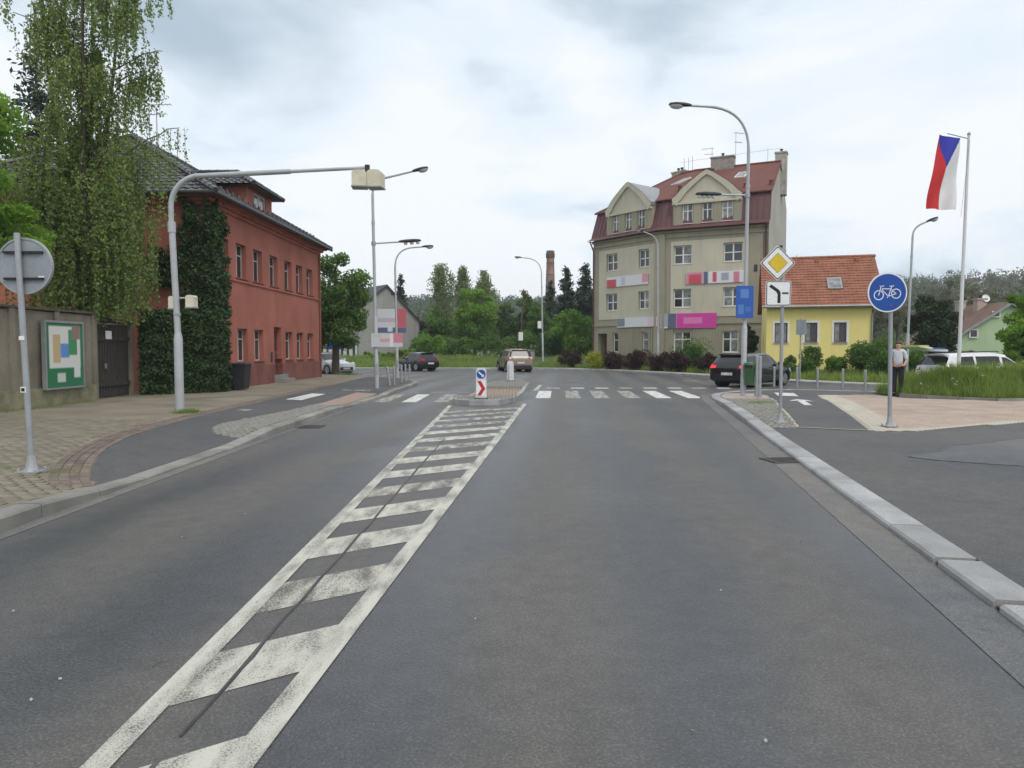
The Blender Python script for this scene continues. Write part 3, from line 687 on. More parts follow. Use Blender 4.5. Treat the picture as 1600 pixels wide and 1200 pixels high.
def ridge(parent, a, b, r_, m, n=None, name='ridge_tile'):
    a, b = Vector(a), Vector(b); n = n or max(1, int((b - a).length / .4)); mb = MB()
    for i in range(n): mb.tube([a.lerp(b, i / n), a.lerp(b, (i + 1) / n + .01)], [r_ * 1.08, r_ * .92], 6)
    return tag(mb.build(name, m, parent), kind='stuff')
def chimney(parent, x, y, z0, z1, sx, sy, rz=0, m=None, pots=1):
    M = Matrix.Translation((x, y, 0)) @ Matrix.Rotation(rz, 4, 'Z'); mb = MB(); mb.box(-sx / 2, sx / 2, -sy / 2, sy / 2, z0, z1 - .12, M); mb.box(-sx / 2 - .06, sx / 2 + .06, -sy / 2 - .06, sy / 2 + .06, z1 - .12, z1, M)
    c = mb.build('chimney', m or M_chim, parent); p = MB()
    for i in range(pots):
        q = M @ Vector(((i - (pots - 1) / 2) * .4, 0, 0)); p.lathe([(.11, z1), (.1, z1 + .25), (.16, z1 + .26), (.16, z1 + .3), (.03, z1 + .34)], (q.x, q.y, 0), 8)
    p.build('chimney_pot', M_dmet, c)
    return c
def antenna(parent, p, h, kind=0, rz=.4):
    mb = MB(); p = Vector(p); mb.tube([p, p + Vector((0, 0, h))], .022, 5)
    c, s_ = math.cos(rz), math.sin(rz)
    if kind == 0:
        for z, l in ((h * .97, .9), (h * .7, .7)):
            mb.tube([p + Vector((-c * .15, -s_ * .15, z)), p + Vector((c * l, s_ * l, z + .06))], .016, 4)
            for k in range(6):
                q = p + Vector((c * l * k / 5, s_ * l * k / 5, z + .012 * k)); mb.tube([q + Vector((s_ * .18, -c * .18, 0)), q - Vector((s_ * .18, -c * .18, 0))], .009, 4)
    mb.build('antenna', M_metal, parent)

# ------------------------------------------------------------------ red office house on the left
A, B = Vector((-10.72, 25.7, 0)), Vector((-10.42, 39.3, 0)); u = (B - A).normalized(); n = Vector((u.y, -u.x, 0)); base = .12; EV = 7.05; DEP = 11.0
rh = thing('red_house', (A.x, A.y, base), 'two-storey red rendered house with black glazed tile roof left of the road', 'house')
MF = frame((A.x, A.y, 0), u, n); Lf = (B - A).length
wu = [1.25, 2.95, 4.7, 6.6, 8.55, 10.2, 11.9]; ops = []; gl = []
for i, c in enumerate(wu):
    hw = .51
    ops.append((c - hw, c + hw, 4.42, 5.75))
    if i == 3: ops.append((c - .1, c + .85, .55, 2.62))
    else: ops.append((c - hw, c + hw, 1.15, 2.45))
ops.append((6.05, 6.3, 1.05, 1.5))
fw = MB(); wallgrid(fw, MF, 0, Lf, .95, EV, ops, .28)
MS = frame((A.x - n.x * DEP, A.y - n.y * DEP, 0), n, -u)          # side wall facing the camera, u from the far left corner to A
sops = [(3.2, 4.2, 4.42, 5.75), (6.6, 7.6, 4.42, 5.75), (1.2, 2.2, 4.42, 5.75), (3.2, 4.2, 1.3, 2.6), (6.6, 7.6, 1.3, 2.6)]
wallgrid(fw, MS, 0, DEP, base, EV, sops, .22)
bk = frame((B.x, B.y, 0), -n, u); wallgrid(fw, bk, 0, DEP, base, EV, [], .1)
fw.build('wall', M_red, rh)
plm = MB(); wallgrid(plm, frame((A.x + n.x * .04, A.y + n.y * .04, 0), u, n), -.04, Lf + .04, base - .1, .95, [(6.5, 7.45, .5, 1.2)], .32)
plm.box(-.04, Lf + .04, 0, .04, .95, .985, MF); plm.build('plinth', M_redp, rh)
for i, o in enumerate(ops):
    if o[3] - o[2] > 1.9:
        d_ = MB(); d_.box(o[0], o[1], -.26, -.20, o[2], o[3], MF); dd = d_.build('door', mat('dark_red_door', (.16, .055, .045), .5), rh)
        MB().box(o[0] + .12, o[1] - .12, -.20, -.185, 1.6, 2.45, MF).build('door_panel', M_glass, dd); MB().box(o[1] - .14, o[1] - .1, -.2, -.14, 1.45, 1.5, MF).build('handle', M_metal, dd)
        st = MB(); st.box(o[0] - .1, o[1] + .1, -.25, .28, base, .5, MF); st.box(o[0] - .1, o[1] + .1, .28, .6, base, .32, MF); st.build('step', M_conk, rh)
    elif o[3] - o[2] < .6: MB().box(o[0] + .01, o[1] - .01, -.26, .01, o[2] + .01, o[3] - .01, MF).build('letter_box', M_dmet, rh)
    else: window(rh, MF, o, .24, mat('aged_white_frame', (.46, .44, .42), .5, .1, 4), 2, 1, .05, M_glass, M_redp, [.68])
for o in sops: window(rh, MS, o, .18, M_wfr, 2, 1, .05, None, M_redp, [.68])
sc_ = MB(); sc_.box(-.03, Lf + .03, 0.0, .05, 4.25, 4.33, MF); sc_.build('string_course', M_red, rh)
cor = MB()
for z0, z1, o_ in ((EV - .35, EV - .22, .08), (EV - .22, EV - .1, .2), (EV - .1, EV, .34)):
    cor.box(-.02 - o_, Lf + o_, 0, o_, z0, z1, MF); cor.box(0, DEP + o_, 0.001, o_, z0, z1, MS)
cor.build('cornice', M_red, rh)
# roof: hipped, ridge parallel to the street
ov = .55; RZ = 10.65
def rf(uu, dd, z): p = A + u * uu - n * dd; return Vector((p.x, p.y, z))
e0, e1, e2, e3 = rf(-ov, -ov, EV), rf(Lf + ov, -ov, EV), rf(Lf + ov, DEP + ov, EV), rf(-ov, DEP + ov, EV)
r0, r1 = rf(5.4, DEP / 2, RZ), rf(Lf - 5.4, DEP / 2, RZ)
tiled([e0, e1, r1, r0], .3, .34, .035, M_tileb, rh, 'roof_tiles'); tiled([e3, e0, r0], .3, .34, .035, M_tileb, rh, 'roof_tiles')
tiled([e1, e2, r1], .3, .34, .035, M_tileb, rh, 'roof_tiles'); tiled([e2, e3, r0, r1], .3, .34, .035, M_tileb, rh, 'roof_tiles')
for a, b in ((e0, r0), (e1, r1), (r0, r1), (e3, r0)): ridge(rh, a + Vector((0, 0, .05)), b + Vector((0, 0, .05)), .11, M_tileb)
sf = MB()
for a, b in ((e0, e1), (e3, e0)): sf.tube([a + Vector((0, 0, -.02)), b + Vector((0, 0, -.02))], .075, 8)
sf.build('gutter', M_dmet, rh)
MB().add([e0 - Vector((0, 0, .03)), e1 - Vector((0, 0, .03)), e2 - Vector((0, 0, .03)), e3 - Vector((0, 0, .03))], [(3, 2, 1, 0)]).build('soffit', M_wood, rh, fix=False)
sg = MB(); dirn = (r0 - e0).normalized()
for i in range(26):                                       # snow guards
    t_ = (i + .5) / 26; p = rf(-ov + (Lf + 2 * ov) * t_, .35, EV + .62); sg.box(-.1, .1, -.02, .02, -.1, .13, Matrix.Translation(p) @ Matrix.Rotation(math.atan2(u.y, u.x), 4, 'Z'))
sg.build('snow_guard', M_dmet, rh)
# dormer with its own hipped tile roof
du0, du1, dd0 = 5.6, 8.6, .75
dz0, dz1 = EV + .5, EV + 1.58
dm = MB(); MD = frame(rf(du0, dd0, 0), u, n)
wallgrid(dm, MD, 0, du1 - du0, dz0, dz1, [(.8, 2.2, dz0 + .38, dz1 - .12)], .15)
for q in (du0, du1):
    a = rf(q, dd0, dz0 - .4); b_ = rf(q, 4.2, dz0 - .4); dm.add([a, b_, b_ + Vector((0, 0, dz1 - dz0 + .4)), a + Vector((0, 0, dz1 - dz0 + .4))], [(0, 1, 2, 3)])
dmo = dm.build('dormer', M_red, rh); window(dmo, MD, (.8, 2.2, dz0 + .38, dz1 - .12), .1, M_wfr, 2, 1, .05, M_glassc)
d0, d1, d2, d3 = rf(du0 - .4, dd0 - .45, dz1), rf(du1 + .4, dd0 - .45, dz1), rf(du1 + .4, 4.4, dz1), rf(du0 - .4, 4.4, dz1)
q0, q1 = rf((du0 + du1) / 2, 1.7, dz1 + .9), rf((du0 + du1) / 2, 5.4, dz1 + .9)
tiled([d0, d1, q0], .3, .34, .03, M_tileb, dmo, 'roof_tiles'); tiled([d3, d0, q0, q1], .3, .34, .03, M_tileb, dmo, 'roof_tiles'); tiled([d1, d2, q1, q0], .3, .34, .03, M_tileb, dmo, 'roof_tiles')
for a, b in ((d0, q0), (d1, q0), (q0, q1)): ridge(dmo, a + Vector((0, 0, .04)), b + Vector((0, 0, .04)), .1, M_tileb)
MB().add([d0 - Vector((0, 0, .03)), d1 - Vector((0, 0, .03)), d2 - Vector((0, 0, .03)), d3 - Vector((0, 0, .03))], [(3, 2, 1, 0)]).build('soffit', M_wood, dmo, fix=False)
antenna(rh, r0 + Vector((.5, .4, 0)), 1.5, 0, .1); antenna(rh, rf(7.4, DEP / 2, RZ), 1.9, 1)
sk = MB(); sk.box(-.4, .4, -.03, .06, -.5, .5, Matrix.Translation(rf(1.2, 6.8, 8.25)) @ Matrix.Rotation(R(-55), 4, 'X')); sk.build('skylight', M_metal, rh)
MB().box(-.07, .07, 0, .12, 3.2, 3.42, frame((A + u * .45).to_tuple(), u, n)).build('wall_lamp', M_cream, rh)
MB().tube([rf(Lf - .12, -.07, base), rf(Lf - .12, -.07, EV - .35)], .05, 8).build('downpipe', M_redp, rh)

# ------------------------------------------------------------------ beige apartment house with mansard
A, B, C = Vector((7.3, 65.2, 0)), Vector((12.0, 59.1, 0)), Vector((19.5, 55.4, 0)); DEP = 12.5
M_ab = mat('olive_render', (.325, .298, .222), .88, .1, .5, .12, 30, fine=.04, streak=.18)
M_al = mat('cream_render', (.53, .495, .39), .88, .08, .5, .12, 30, fine=.04, streak=.12)
M_ag = mat('grey_gable_render', (.40, .385, .34), .9, .1, .4, .12, 30, streak=.15)
M_mans = mat('brown_red_sheet', (.12, .050, .050), .55, .16, .8, fine=.04)
M_roofr = mat('red_roofing', (.155, .060, .048), .85, .14, 1.0, .15, 30, fine=.06)
M_apl = mat('brown_plinth', (.14, .075, .06), .9, .2, 1, .2, 40)
apt = thing('apartment_house', (B.x, B.y, .2), 'four-storey beige corner apartment house with red mansard roof and curved gables', 'building')
EZ = 11.2
secs = []
for P, Q in ((A, B), (B, C)):
    uu = (Q - P).normalized(); nn = Vector((uu.y, -uu.x, 0)); secs.append((P, Q, uu, nn, frame((P.x, P.y, 0), uu, nn), (Q - P).length))
def col(s, px): P, Q = secs[s][0], secs[s][1]; return upx(P, Q, px)
zt = [(8.42, 9.9), (4.95, 6.45), (1.36, 3.05)]
wins = [[(col(0, 947), col(0, 964)), (col(0, 997), col(0, 1013))], [(col(1, 1051), col(1, 1079)), (col(1, 1128), col(1, 1158))]]
gwin = [[(col(0, 957.5), col(0, 965.5)), (col(0, 1003), col(0, 1012))], [(col(1, 1052), col(1, 1079)), (col(1, 1128), col(1, 1153))]]
doorop = (col(0, 934), col(0, 948), .3, 3.0)
gaz = (11.62, 13.2); gab = [[(col(0, 947), col(0, 1016)), (956.5, 965), (976, 985), (995.5, 1005)], [(col(1, 1049), col(1, 1155)), (1064, 1079.5), (1094.5, 1110), (1125, 1141.5)]]
for s, (P, Q, uu, nn, M, Ln) in enumerate(secs):
    ops = []
    for (a, b) in wins[s]: ops += [(a, b, *zt[0]), (a, b, *zt[1])]
    for (a, b) in gwin[s]: ops.append((a, b, *zt[2]))
    full = ops + ([doorop] if s == 0 else [])
    mb = MB(); wallgrid(mb, M, 0, Ln, 1.0, EZ + .3, full if s else [o if o[2] > .9 else (o[0], o[1], 1.0, o[3]) for o in full], .3); mb.build('wall', M_ab, apt)
    mb = MB(); wallgrid(mb, frame((P + nn * .05).to_tuple(), uu, nn), -.03, Ln + .03, -.2, 1.0, [(doorop[0], doorop[1], .25, 1.0)] if s == 0 else [], .33); mb.build('plinth', M_apl, apt)
    # lighter render field round the upper windows, and its frame
    pm = MB(); Mp = frame((P + nn * .045).to_tuple(), uu, nn); m0, m1 = (.75, Ln - .35) if s == 0 else (.9, Ln - 1.45)
    wallgrid(pm, Mp, m0, m1, 4.2, 10.25, [o for o in ops if o[2] > 4], .05, thick=.05); pm.build('render_field', M_al, apt)
    for q0_, q1_, q2_ in ((3.62, 3.78, .09), (EZ - .25, EZ - .05, .18), (10.55, 10.68, .08)): MB().box(-.03, Ln + .03, 0, q2_, q0_, q1_, M).build('string_course', M_ab, apt)
    for k, o in enumerate(ops):
        ww = o[1] - o[0]
        window(apt, M, o, .2, M_wfr, 2 if ww > .9 else 1, 1, .09 if ww > .9 else .07, None, M_al, [.5] if o[2] > 4 else [.62])
    # ribbed render between the ground-floor windows
    edges = [.3] + ([doorop[0] - .2, doorop[1] + .2] if s == 0 else [])
    for (a, b) in gwin[s]: edges += [a - .12, b + .12]
    edges.append(Ln - .25)
    for a, b in zip(edges[::2], edges[1::2]):
        if b - a < .4: continue
        bdy = MB(); bdy.box(a, b, 0, .03, 1.05, 3.3, M); x = a + .06
        while x < b - .1: bdy.box(x, x + .14, .03, .065, 1.1, 3.25, M); x += .2
        bdy.build('ribbed_panel', M_ab, apt)
dr = MB(); dr.box(doorop[0], doorop[1], -.9, -.85, .3, 3.0, secs[0][4]); dro = dr.build('door', mat('brown_door', (.12, .045, .03), .45), apt)
MB().box(doorop[1] - .3, doorop[1] - .24, -.85, -.8, 1.3, 1.45, secs[0][4]).build('handle', M_metal, dro)
rv = MB(); Ms = secs[0][4]
for a in (doorop[0], doorop[1]): rv.box(a - .02, a + .02, -.9, -.3, .3, 3.0, Ms)
rv.box(doorop[0], doorop[1], -.9, -.3, 3.0, 3.05, Ms); rv.build('door_reveal', M_ab, apt)
pil = MB(); pil.box(-.45, .45, .0, .09, 1.0, 10.9, frame(B.to_tuple(), (secs[0][2] + secs[1][2]), (secs[0][3] + secs[1][3]))); pil.build('pilaster', M_ab, apt)
# side gable, rear and far walls
uu, nn = secs[1][2], secs[1][3]; back = -nn; Mg = frame(C.to_tuple(), back, uu); RZg, BZ, RE = 17.2, 13.85, 14.3
gp_ = [(0, -.2), (DEP, -.2), (DEP, RE), (6.2, RZg), (.75, BZ), (.12, EZ + .4), (0, EZ)]
MB().prism(gp_, 0, -.4, Mg).build('gable_wall', M_ag, apt)
Cb = C + back * DEP; nl = secs[0][3]; Ab = A - nl * DEP; Bb = B - ((nl + nn).normalized()) * (DEP / math.cos(.5 * math.acos(nl.dot(nn))))
MB().add([(*Ab.xy, -.2), (*Bb.xy, -.2), (*Cb.xy, -.2), (*Cb.xy, RE), (*Bb.xy, RE), (*Ab.xy, RE)], [(0, 1, 4, 5), (1, 2, 3, 4)]).build('rear_wall', M_ag, apt, fix=False)
MB().add([(*A.xy, -.2), (*Ab.xy, -.2), (*Ab.xy, RE), (*A.xy, EZ + .3)], [(0, 1, 2, 3)]).build('side_wall', M_ag, apt, fix=False)
bis = (nl + nn).normalized(); kb = 1 / math.cos(.5 * math.acos(nl.dot(nn)))
def line(d, z, ea=0, ec=0):                                # the wall line set back by d at height z
    a = A - nl * d - secs[0][2] * ea; b = B - bis * d * kb; c = C - nn * d + uu * ec
    return [Vector((q.x, q.y, z)) for q in (a, b, c)]
l0, l1, l2, l3 = line(-.5, EZ - .02, .35, .12), line(-.04, EZ + .3, .2, .08), line(.7, BZ, .12, .06), line(.62, BZ + .02, -.25, .1)
mm = MB(); mm.add(l0 + l1, [(0, 1, 4, 3), (1, 2, 5, 4)]); mm.add([p - Vector((0, 0, .06)) for p in l0] + line(0, EZ - .08, .0, .0), [(0, 1, 4, 3), (1, 2, 5, 4)])
mm.build('eaves_flare', M_mans, apt, fix=False)
ms = MB()
for s in (0, 1):                                            # standing-seam sheets
    a, b, c, d = l1[s], l1[s + 1], l2[s + 1], l2[s]; ms.add([a, b, c, d], [(0, 1, 2, 3)]); k = int((b - a).length / .45)
    for i in range(k + 1):
        p, q = a.lerp(b, i / k), d.lerp(c, i / k); o_ = secs[s][3] * .045; w_ = secs[s][2] * .025
        ms.add([p - w_, p + w_, q + w_, q - w_, p - w_ + o_, p + w_ + o_, q + w_ + o_, q - w_ + o_], [(4, 5, 6, 7), (0, 4, 7, 3), (1, 2, 6, 5)])
a, d = l1[0], l2[0]; ms.add([a, d, (*(A - nl * 8).xy, BZ), (*(A - nl * 8).xy, EZ)], [(0, 1, 2, 3)])
ms.build('mansard', M_mans, apt, fix=False)
rg = line(6.2, RZg, -4.6, .12); up = MB()
eav = line(.45, BZ - .12, .3, .12)
rear = [Vector((*(q.xy), RE - .1)) for q in (A - nl * (DEP + .3), Bb, Cb)]
up.add(eav + rg, [(0, 1, 4, 3), (1, 2, 5, 4)]); up.add(rg + rear, [(0, 1, 4, 3), (1, 2, 5, 4)]); up.add([eav[0], rg[0], rear[0]], [(0, 1, 2)])
roof = up.build('roof', M_roofr, apt, fix=False)
up = MB(); up.tube([rg[0] + Vector((0, 0, .02)), rg[1] + Vector((0, 0, .02)), rg[2] + Vector((0, 0, .02))], .11, 6); up.tube([eav[0], rg[0]], .1, 6); up.tube([eav[2], rg[2]], .07, 6); up.tube(eav, .08, 6); up.build('ridge_cap', M_roofr, roof)
# curved gables over the windows
for s, (P, Q, uu_, nn_, M, Ln) in enumerate(secs):
    (g0, g1) = gab[s][0]; ctr_ = (g0 + g1) / 2; hw = (g1 - g0) / 2; pk, sh = (15.6, 13.55)
    prof = [(1.0, sh - .25), (1.0, sh + .02), (.93, sh + .16), (.86, sh + .32), (.78, sh + .58), (.66, sh + .88), (.52, sh + 1.18), (.34, sh + 1.52), (.17, sh + 1.84), (.05, pk - .04), (0, pk)]
    poly = [(ctr_ - hw * a, z) for a, z in prof] + [(ctr_ + hw * a, z) for a, z in reversed(prof[:-1])]
    ops = [(upx(P, Q, a), upx(P, Q, b), *gaz) for a, b in gab[s][1:]]
    mb = MB(); Mg2 = frame((P + nn_ * .02).to_tuple(), uu_, nn_); wallgrid(mb, Mg2, g0, g1, EZ + .28, sh - .25, ops, .22)
    for x_ in (g0, g1): mb.box(x_ - .01, x_ + .01, -1.2, -.001, EZ + .3, sh - .25, Mg2)
    go = mb.build('gable_dormer', M_ab, apt)
    MB().prism(poly, -4.0, 0, Mg2).build('pediment', M_al, go)
    cur = prof; tr = MB(); pts = [(ctr_ - hw * a, z) for a, z in prof] + [(ctr_ + hw * a, z) for a, z in reversed(prof[:-1])]
    inn_ = [(ctr_ + (x - ctr_) * .86, z - .30) for x, z in pts]; nP = len(pts)
    vs = [Mg2 @ Vector((x, y_, z)) for y_ in (.0, .16) for x, z in [(ctr_ + (x - ctr_) * 1.02, z + .07) for x, z in pts] + inn_]
    fs = []
    for i in range(nP - 1): fs += [(i, i + 1, nP + i + 1, nP + i), (2 * nP + i, 3 * nP + i, 3 * nP + i + 1, 2 * nP + i + 1), (i, 2 * nP + i, 2 * nP + i + 1, i + 1), (nP + i, nP + i + 1, 3 * nP + i + 1, 3 * nP + i)]
    tr.add(vs, fs); tr.build('gable_cornice', M_al, go)
    MB().box(g0 - .05, g1 + .05, 0, .14, sh - .42, sh - .26, Mg2).build('gable_moulding', M_al, go)
    cap = MB(); pc = [(ctr_ + (x - ctr_) * 1.03, z + .1) for x, z in pts]
    for (x0, z0), (x1, z1) in zip(pc, pc[1:]): cap.add([Mg2 @ Vector(q) for q in ((x0, .17, z0), (x1, .17, z1), (x1, -4.2, z1), (x0, -4.2, z0))], [(0, 1, 2, 3)])
    cap.build('gable_roof', M_metal if s == 0 else M_roofr, go, fix=False)
    ed_ = [g0] + [x for o in ops for x in (o[0], o[1])] + [g1]
    for a, b in zip(ed_[::2], ed_[1::2]): MB().box(a + .08, b - .08, 0, .05, gaz[0] - .1, gaz[1] + .1, Mg2).build('gable_pier', M_ab, go)
    for o in ops: window(go, Mg2, o, .14, M_wfr, 2, 1, .07, None, M_wfr, [.62])
def roofpt(px, t, s=1):                                     # on the street-side roof plane
    P, Q = secs[s][0], secs[s][1]; k = upx(P, Q, px) / (Q - P).length; return eav[s].lerp(eav[s + 1], k).lerp(rg[s].lerp(rg[s + 1], k), t)
az_ = math.atan2(uu.y, uu.x)
for s, px, t in ((1, 1133, .62), (0, 1022, .62)):
    p = roofpt(px, t, s); e_ = (rg[s] - eav[s]).normalized(); U = secs[s][2]; N = U.cross(e_).normalized(); N = N if N.z > 0 else -N
    Mk = Matrix(((U.x, e_.x, N.x, p.x), (U.y, e_.y, N.y, p.y), (U.z, e_.z, N.z, p.z), (0, 0, 0, 1))); k_ = MB(); k_.box(-.42, .42, -.6, .6, -.02, .1, Mk); ko = k_.build('skylight', M_wfr, roof); MB().box(-.33, .33, -.5, .5, .1, .112, Mk).build('pane', M_glassc, ko)
for s, px, t in ((1, 1152, .18), (1, 1193, .2), (0, 1042, .3), (1, 1070, .85)):
    p = roofpt(px, t, s); MB().lathe([(.14, -.1), (.14, .25), (.2, .27), (.02, .38)], p, 8).build('roof_vent', M_roofr, roof)
p = rg[0].lerp(rg[1], .1); chimney(roof, p.x, p.y + .6, RZg - 1.0, 17.55, 1.4, .7, math.atan2(secs[0][2].y, secs[0][2].x), pots=2)
p = rg[1].lerp(rg[2], .33); chimney(roof, p.x, p.y, RZg - .6, 18.1, 1.9, .8, az_, mat('bare_chimney', (.30, .27, .24), .9, .25, 4, streak=.3), 1)
p = rg[2] - uu * .15 - nn * 1.6; chimney(roof, p.x, p.y, RZg - 2.5, 18.3, .9, 1.0, az_, pots=1)
p = rg[1].lerp(rg[2], .48); antenna(roof, p, 2.9, 0, .5); p = rg[1].lerp(rg[2], .2); antenna(roof, p, 1.8, 0, 2.5)
for t in (.25, .55, .8): p = rg[0].lerp(rg[1], t); antenna(roof, p, 1.3, 1)
wm = MB(); wm.tube([rg[0] + Vector((0, 0, 1.0)), rg[1] + Vector((0, 0, .9)), rg[2] + Vector((0, 0, 1.1))], .012, 3)
for t in (.62, .85): q = rg[1].lerp(rg[2], t); wm.tube([q, q + Vector((0, 0, 1.2))], .014, 4)
wm.build('lightning_wire', M_metal, roof)
dp = MB(); q = C + uu * -.18 + nn * .1; dp.tube([(q.x, q.y, 0), (q.x, q.y, EZ - .3), (q.x - nn.x * -.35, q.y + nn.y * .35, EZ)], .06, 8); q = A + secs[0][2] * .1 + nl * .1; dp.tube([(q.x, q.y, 0), (q.x, q.y, EZ - .9), (q.x - .35, q.y - .25, EZ - .05)], .06, 8); dp.build('downpipe', M_mans, apt)
vt = MB(); vt.box(col(1, 1176), col(1, 1181), 0, .06, 7.6, 8.1, secs[1][4]); vt.build('wall_vent', M_dmet, apt)
# banners on the facade: printed fields whose lettering cannot be read
RED, WHI, NAV, PNK, MAG, GRY = (.55, .07, .10), (.68, .68, .72), (.10, .12, .20), (.72, .55, .62), (.60, .05, .33), (.35, .36, .42)
def banner(s, px0, px1, z0, z1, blocks, base_, label):
    P, Q, uu_, nn_, M, Ln = secs[s]; a, b = upx(P, Q, px0), upx(P, Q, px1); p = P + uu_ * ((a + b) / 2) + nn_ * .12
    o = MB().box(-(b - a) / 2, (b - a) / 2, -.02, .02, 0, z1 - z0).build('facade_banner', blockmat('banner_print', None, blocks, base_)); o.location = (p.x, p.y, z0); o.rotation_euler.z = math.atan2(uu_.y, uu_.x)
    return tag(o, label, 'banner')
banner(0, 949, 1013, ZP(447, 62), ZP(431, 62), [(0, .24, 0, .75, RED), (.36, .46, .1, .9, (.5, .52, .62)), (.86, 1, .2, 1, (.66, .3, .36))], WHI, 'white and red banner on the left wing of the apartment house, between upper windows')
banner(1, 1071, 1160, ZP(444, 58), ZP(426, 58), [(0, .30, 0, 1, (.60, .25, .32)), (.05, .27, 0, .8, RED), (.31, .39, 0, 1, NAV), (.47, .54, .1, .95, RED), (.62, .75, .2, .85, GRY), (.83, .93, 0, .9, (.6, .2, .26))], WHI, 'white banner with pink-red fields on the right wing, between upper windows')
banner(0, 965, 1030, ZP(511, 61), ZP(496, 61), [(0, .2, .1, .95, (.22, .23, .27)), (.75, 1, 0, 1, PNK)], WHI, 'pale banner above the ground-floor windows of the left wing')
banner(1, 1032, 1119, ZP(513, 58.6), ZP(490, 58.6), [(0, .13, .1, 1, GRY), (.13, .29, 0, 1, NAV), (.29, 1.1, 0, 1, MAG), (.42, .75, .3, .72, (.68, .20, .45))], WHI, 'long magenta and navy banner above the ground-floor windows of the right wing')

# ------------------------------------------------------------------ yellow house
M_yel = mat('yellow_render', (.80, .675, .255), .88, .05, .6, .08, 40, fine=.03, streak=.06)
M_oran = mat('orange_clay_tile', (.275, .11, .066), .75, .22, 1.6, .15, 60, fine=.08)
ang = R(-17); u = Vector((math.cos(ang), math.sin(ang), 0)); n = Vector((u.y, -u.x, 0)); P = Vector((15.9, 45.3, 0)); Ln, DEP, EZ, RZ = 5.95, 8.2, 4.4, 7.55
yh = thing('yellow_house', (P.x, P.y, .15), 'small yellow rendered house with orange tile roof beside the apartment house', 'house')
Q = P + u * Ln; M = frame(P.to_tuple(), u, n)
def yc(px): return upx(P, Q, px)
ops = [(yc(a), yc(b), 2.05, 3.25) for a, b in ((1209.5, 1229.5), (1256.5, 1276), (1302, 1321.5))]; bops = [(yc(a), yc(b), .15, .75) for a, b in ((1217, 1233), (1300, 1318))]
mb = MB(); wallgrid(mb, M, 0, Ln, -.2, EZ, ops + bops, .2)
Ms = frame(Q.to_tuple(), -n, u); mb.add([Ms @ Vector(p) for p in ((0, 0, -.2), (DEP, 0, -.2), (DEP, 0, EZ), (DEP / 2, 0, RZ - .15), (0, 0, EZ))], [(0, 1, 2, 3, 4)])
Ml = frame(P.to_tuple(), -n, -u); mb.add([Ml @ Vector(p) for p in ((0, 0, -.2), (DEP, 0, -.2), (DEP, 0, EZ), (DEP / 2, 0, RZ - .15), (0, 0, EZ))], [(0, 1, 2, 3, 4)])
mb.build('wall', M_yel, yh)
for o in ops:
    w_ = window(yh, M, o, .14, M_wood, 2, 1, .06, None, M_conk); sr = MB(); a, b, c, d = o; t_ = .12
    sr.box(a - t_, a, .0, .02, c - t_, d + t_, M); sr.box(b, b + t_, .0, .02, c - t_, d + t_, M); sr.box(a, b, 0, .02, d, d + t_, M); sr.box(a, b, 0, .02, c - t_, c, M); sr.build('surround', M_wfr, w_)
for o in bops: window(yh, M, o, .14, M_wfr, 1, 1, .05, M_glass)
def yr(uu_, d, z): p = P + u * uu_ - n * d; return Vector((p.x, p.y, z))
sl_ = (RZ - EZ) / (DEP / 2)
e0, e1, r1, r0 = yr(-.3, -.35, EZ - .35 * sl_ + .1), yr(Ln + .75, -.35, EZ - .35 * sl_ + .1), yr(Ln + .75, DEP / 2, RZ + .1), yr(-.3, DEP / 2, RZ + .1)
tiled([e0, e1, r1, r0], .24, .3, .03, M_oran, yh, 'roof_tiles', .035); b0, b1 = yr(-.3, DEP + .35, EZ - .25), yr(Ln + .75, DEP + .35, EZ - .25)
MB().add([r0, r1, b1, b0], [(0, 1, 2, 3)]).build('rear_roof', M_oran, yh, fix=False); ridge(yh, r0 + Vector((0, 0, .03)), r1 + Vector((0, 0, .03)), .11, M_oran)
so_ = MB(); so_.add([e0 - Vector((0, 0, .05)), e1 - Vector((0, 0, .05)), r1 - Vector((0, 0, .05)), r0 - Vector((0, 0, .05))], [(3, 2, 1, 0)]); so_.build('soffit', M_wood, yh, fix=False)
vb = MB()
for a, b in ((e1, r1), (r1, b1)):
    vb.add([a, b, b - Vector((0, 0, .2)), a - Vector((0, 0, .2))], [(0, 1, 2, 3)])
vb.build('verge_board', M_wood, yh, fix=False)
MB().tube([e0 - Vector((0, 0, .0)) + n * .06, e1 + n * .06], .07, 8).build('gutter', M_metal, yh)
q = yr(Ln + .02, -.06, 0); MB().tube([e1 + n * .06 - u * .4, (q.x, q.y, EZ - .7), (q.x, q.y, 0)], .055, 8).build('downpipe', M_metal, yh)
p = e0.lerp(e1, .62).lerp(r0.lerp(r1, .62), .42); ev = (r0 - e0).normalized(); N = u.cross(ev); Mk = Matrix(((u.x, ev.x, N.x, p.x), (u.y, ev.y, N.y, p.y), (u.z, ev.z, N.z, p.z), (0, 0, 0, 1)))
ko = MB().box(-.42, .42, -.62, .62, 0, .14, Mk).build('skylight', M_metal, yh); MB().box(-.33, .33, -.5, .5, .14, .15, Mk).build('pane', M_glassc, ko)
p = yr(1.0, DEP / 2 + .3, 0); chimney(yh, p.x, p.y, RZ - .4, RZ + .75, .55, .5, ang); antenna(yh, yr(2.0, DEP / 2, RZ), .35, 1)
sv = MB()
for t in (.18, .5, .84): p = e0.lerp(e1, t).lerp(r0.lerp(r1, t), .9); sv.box(-.1, .1, -.1, .1, 0, .16, Matrix.Translation(p))
sv.build('ridge_vent', M_oran, yh)

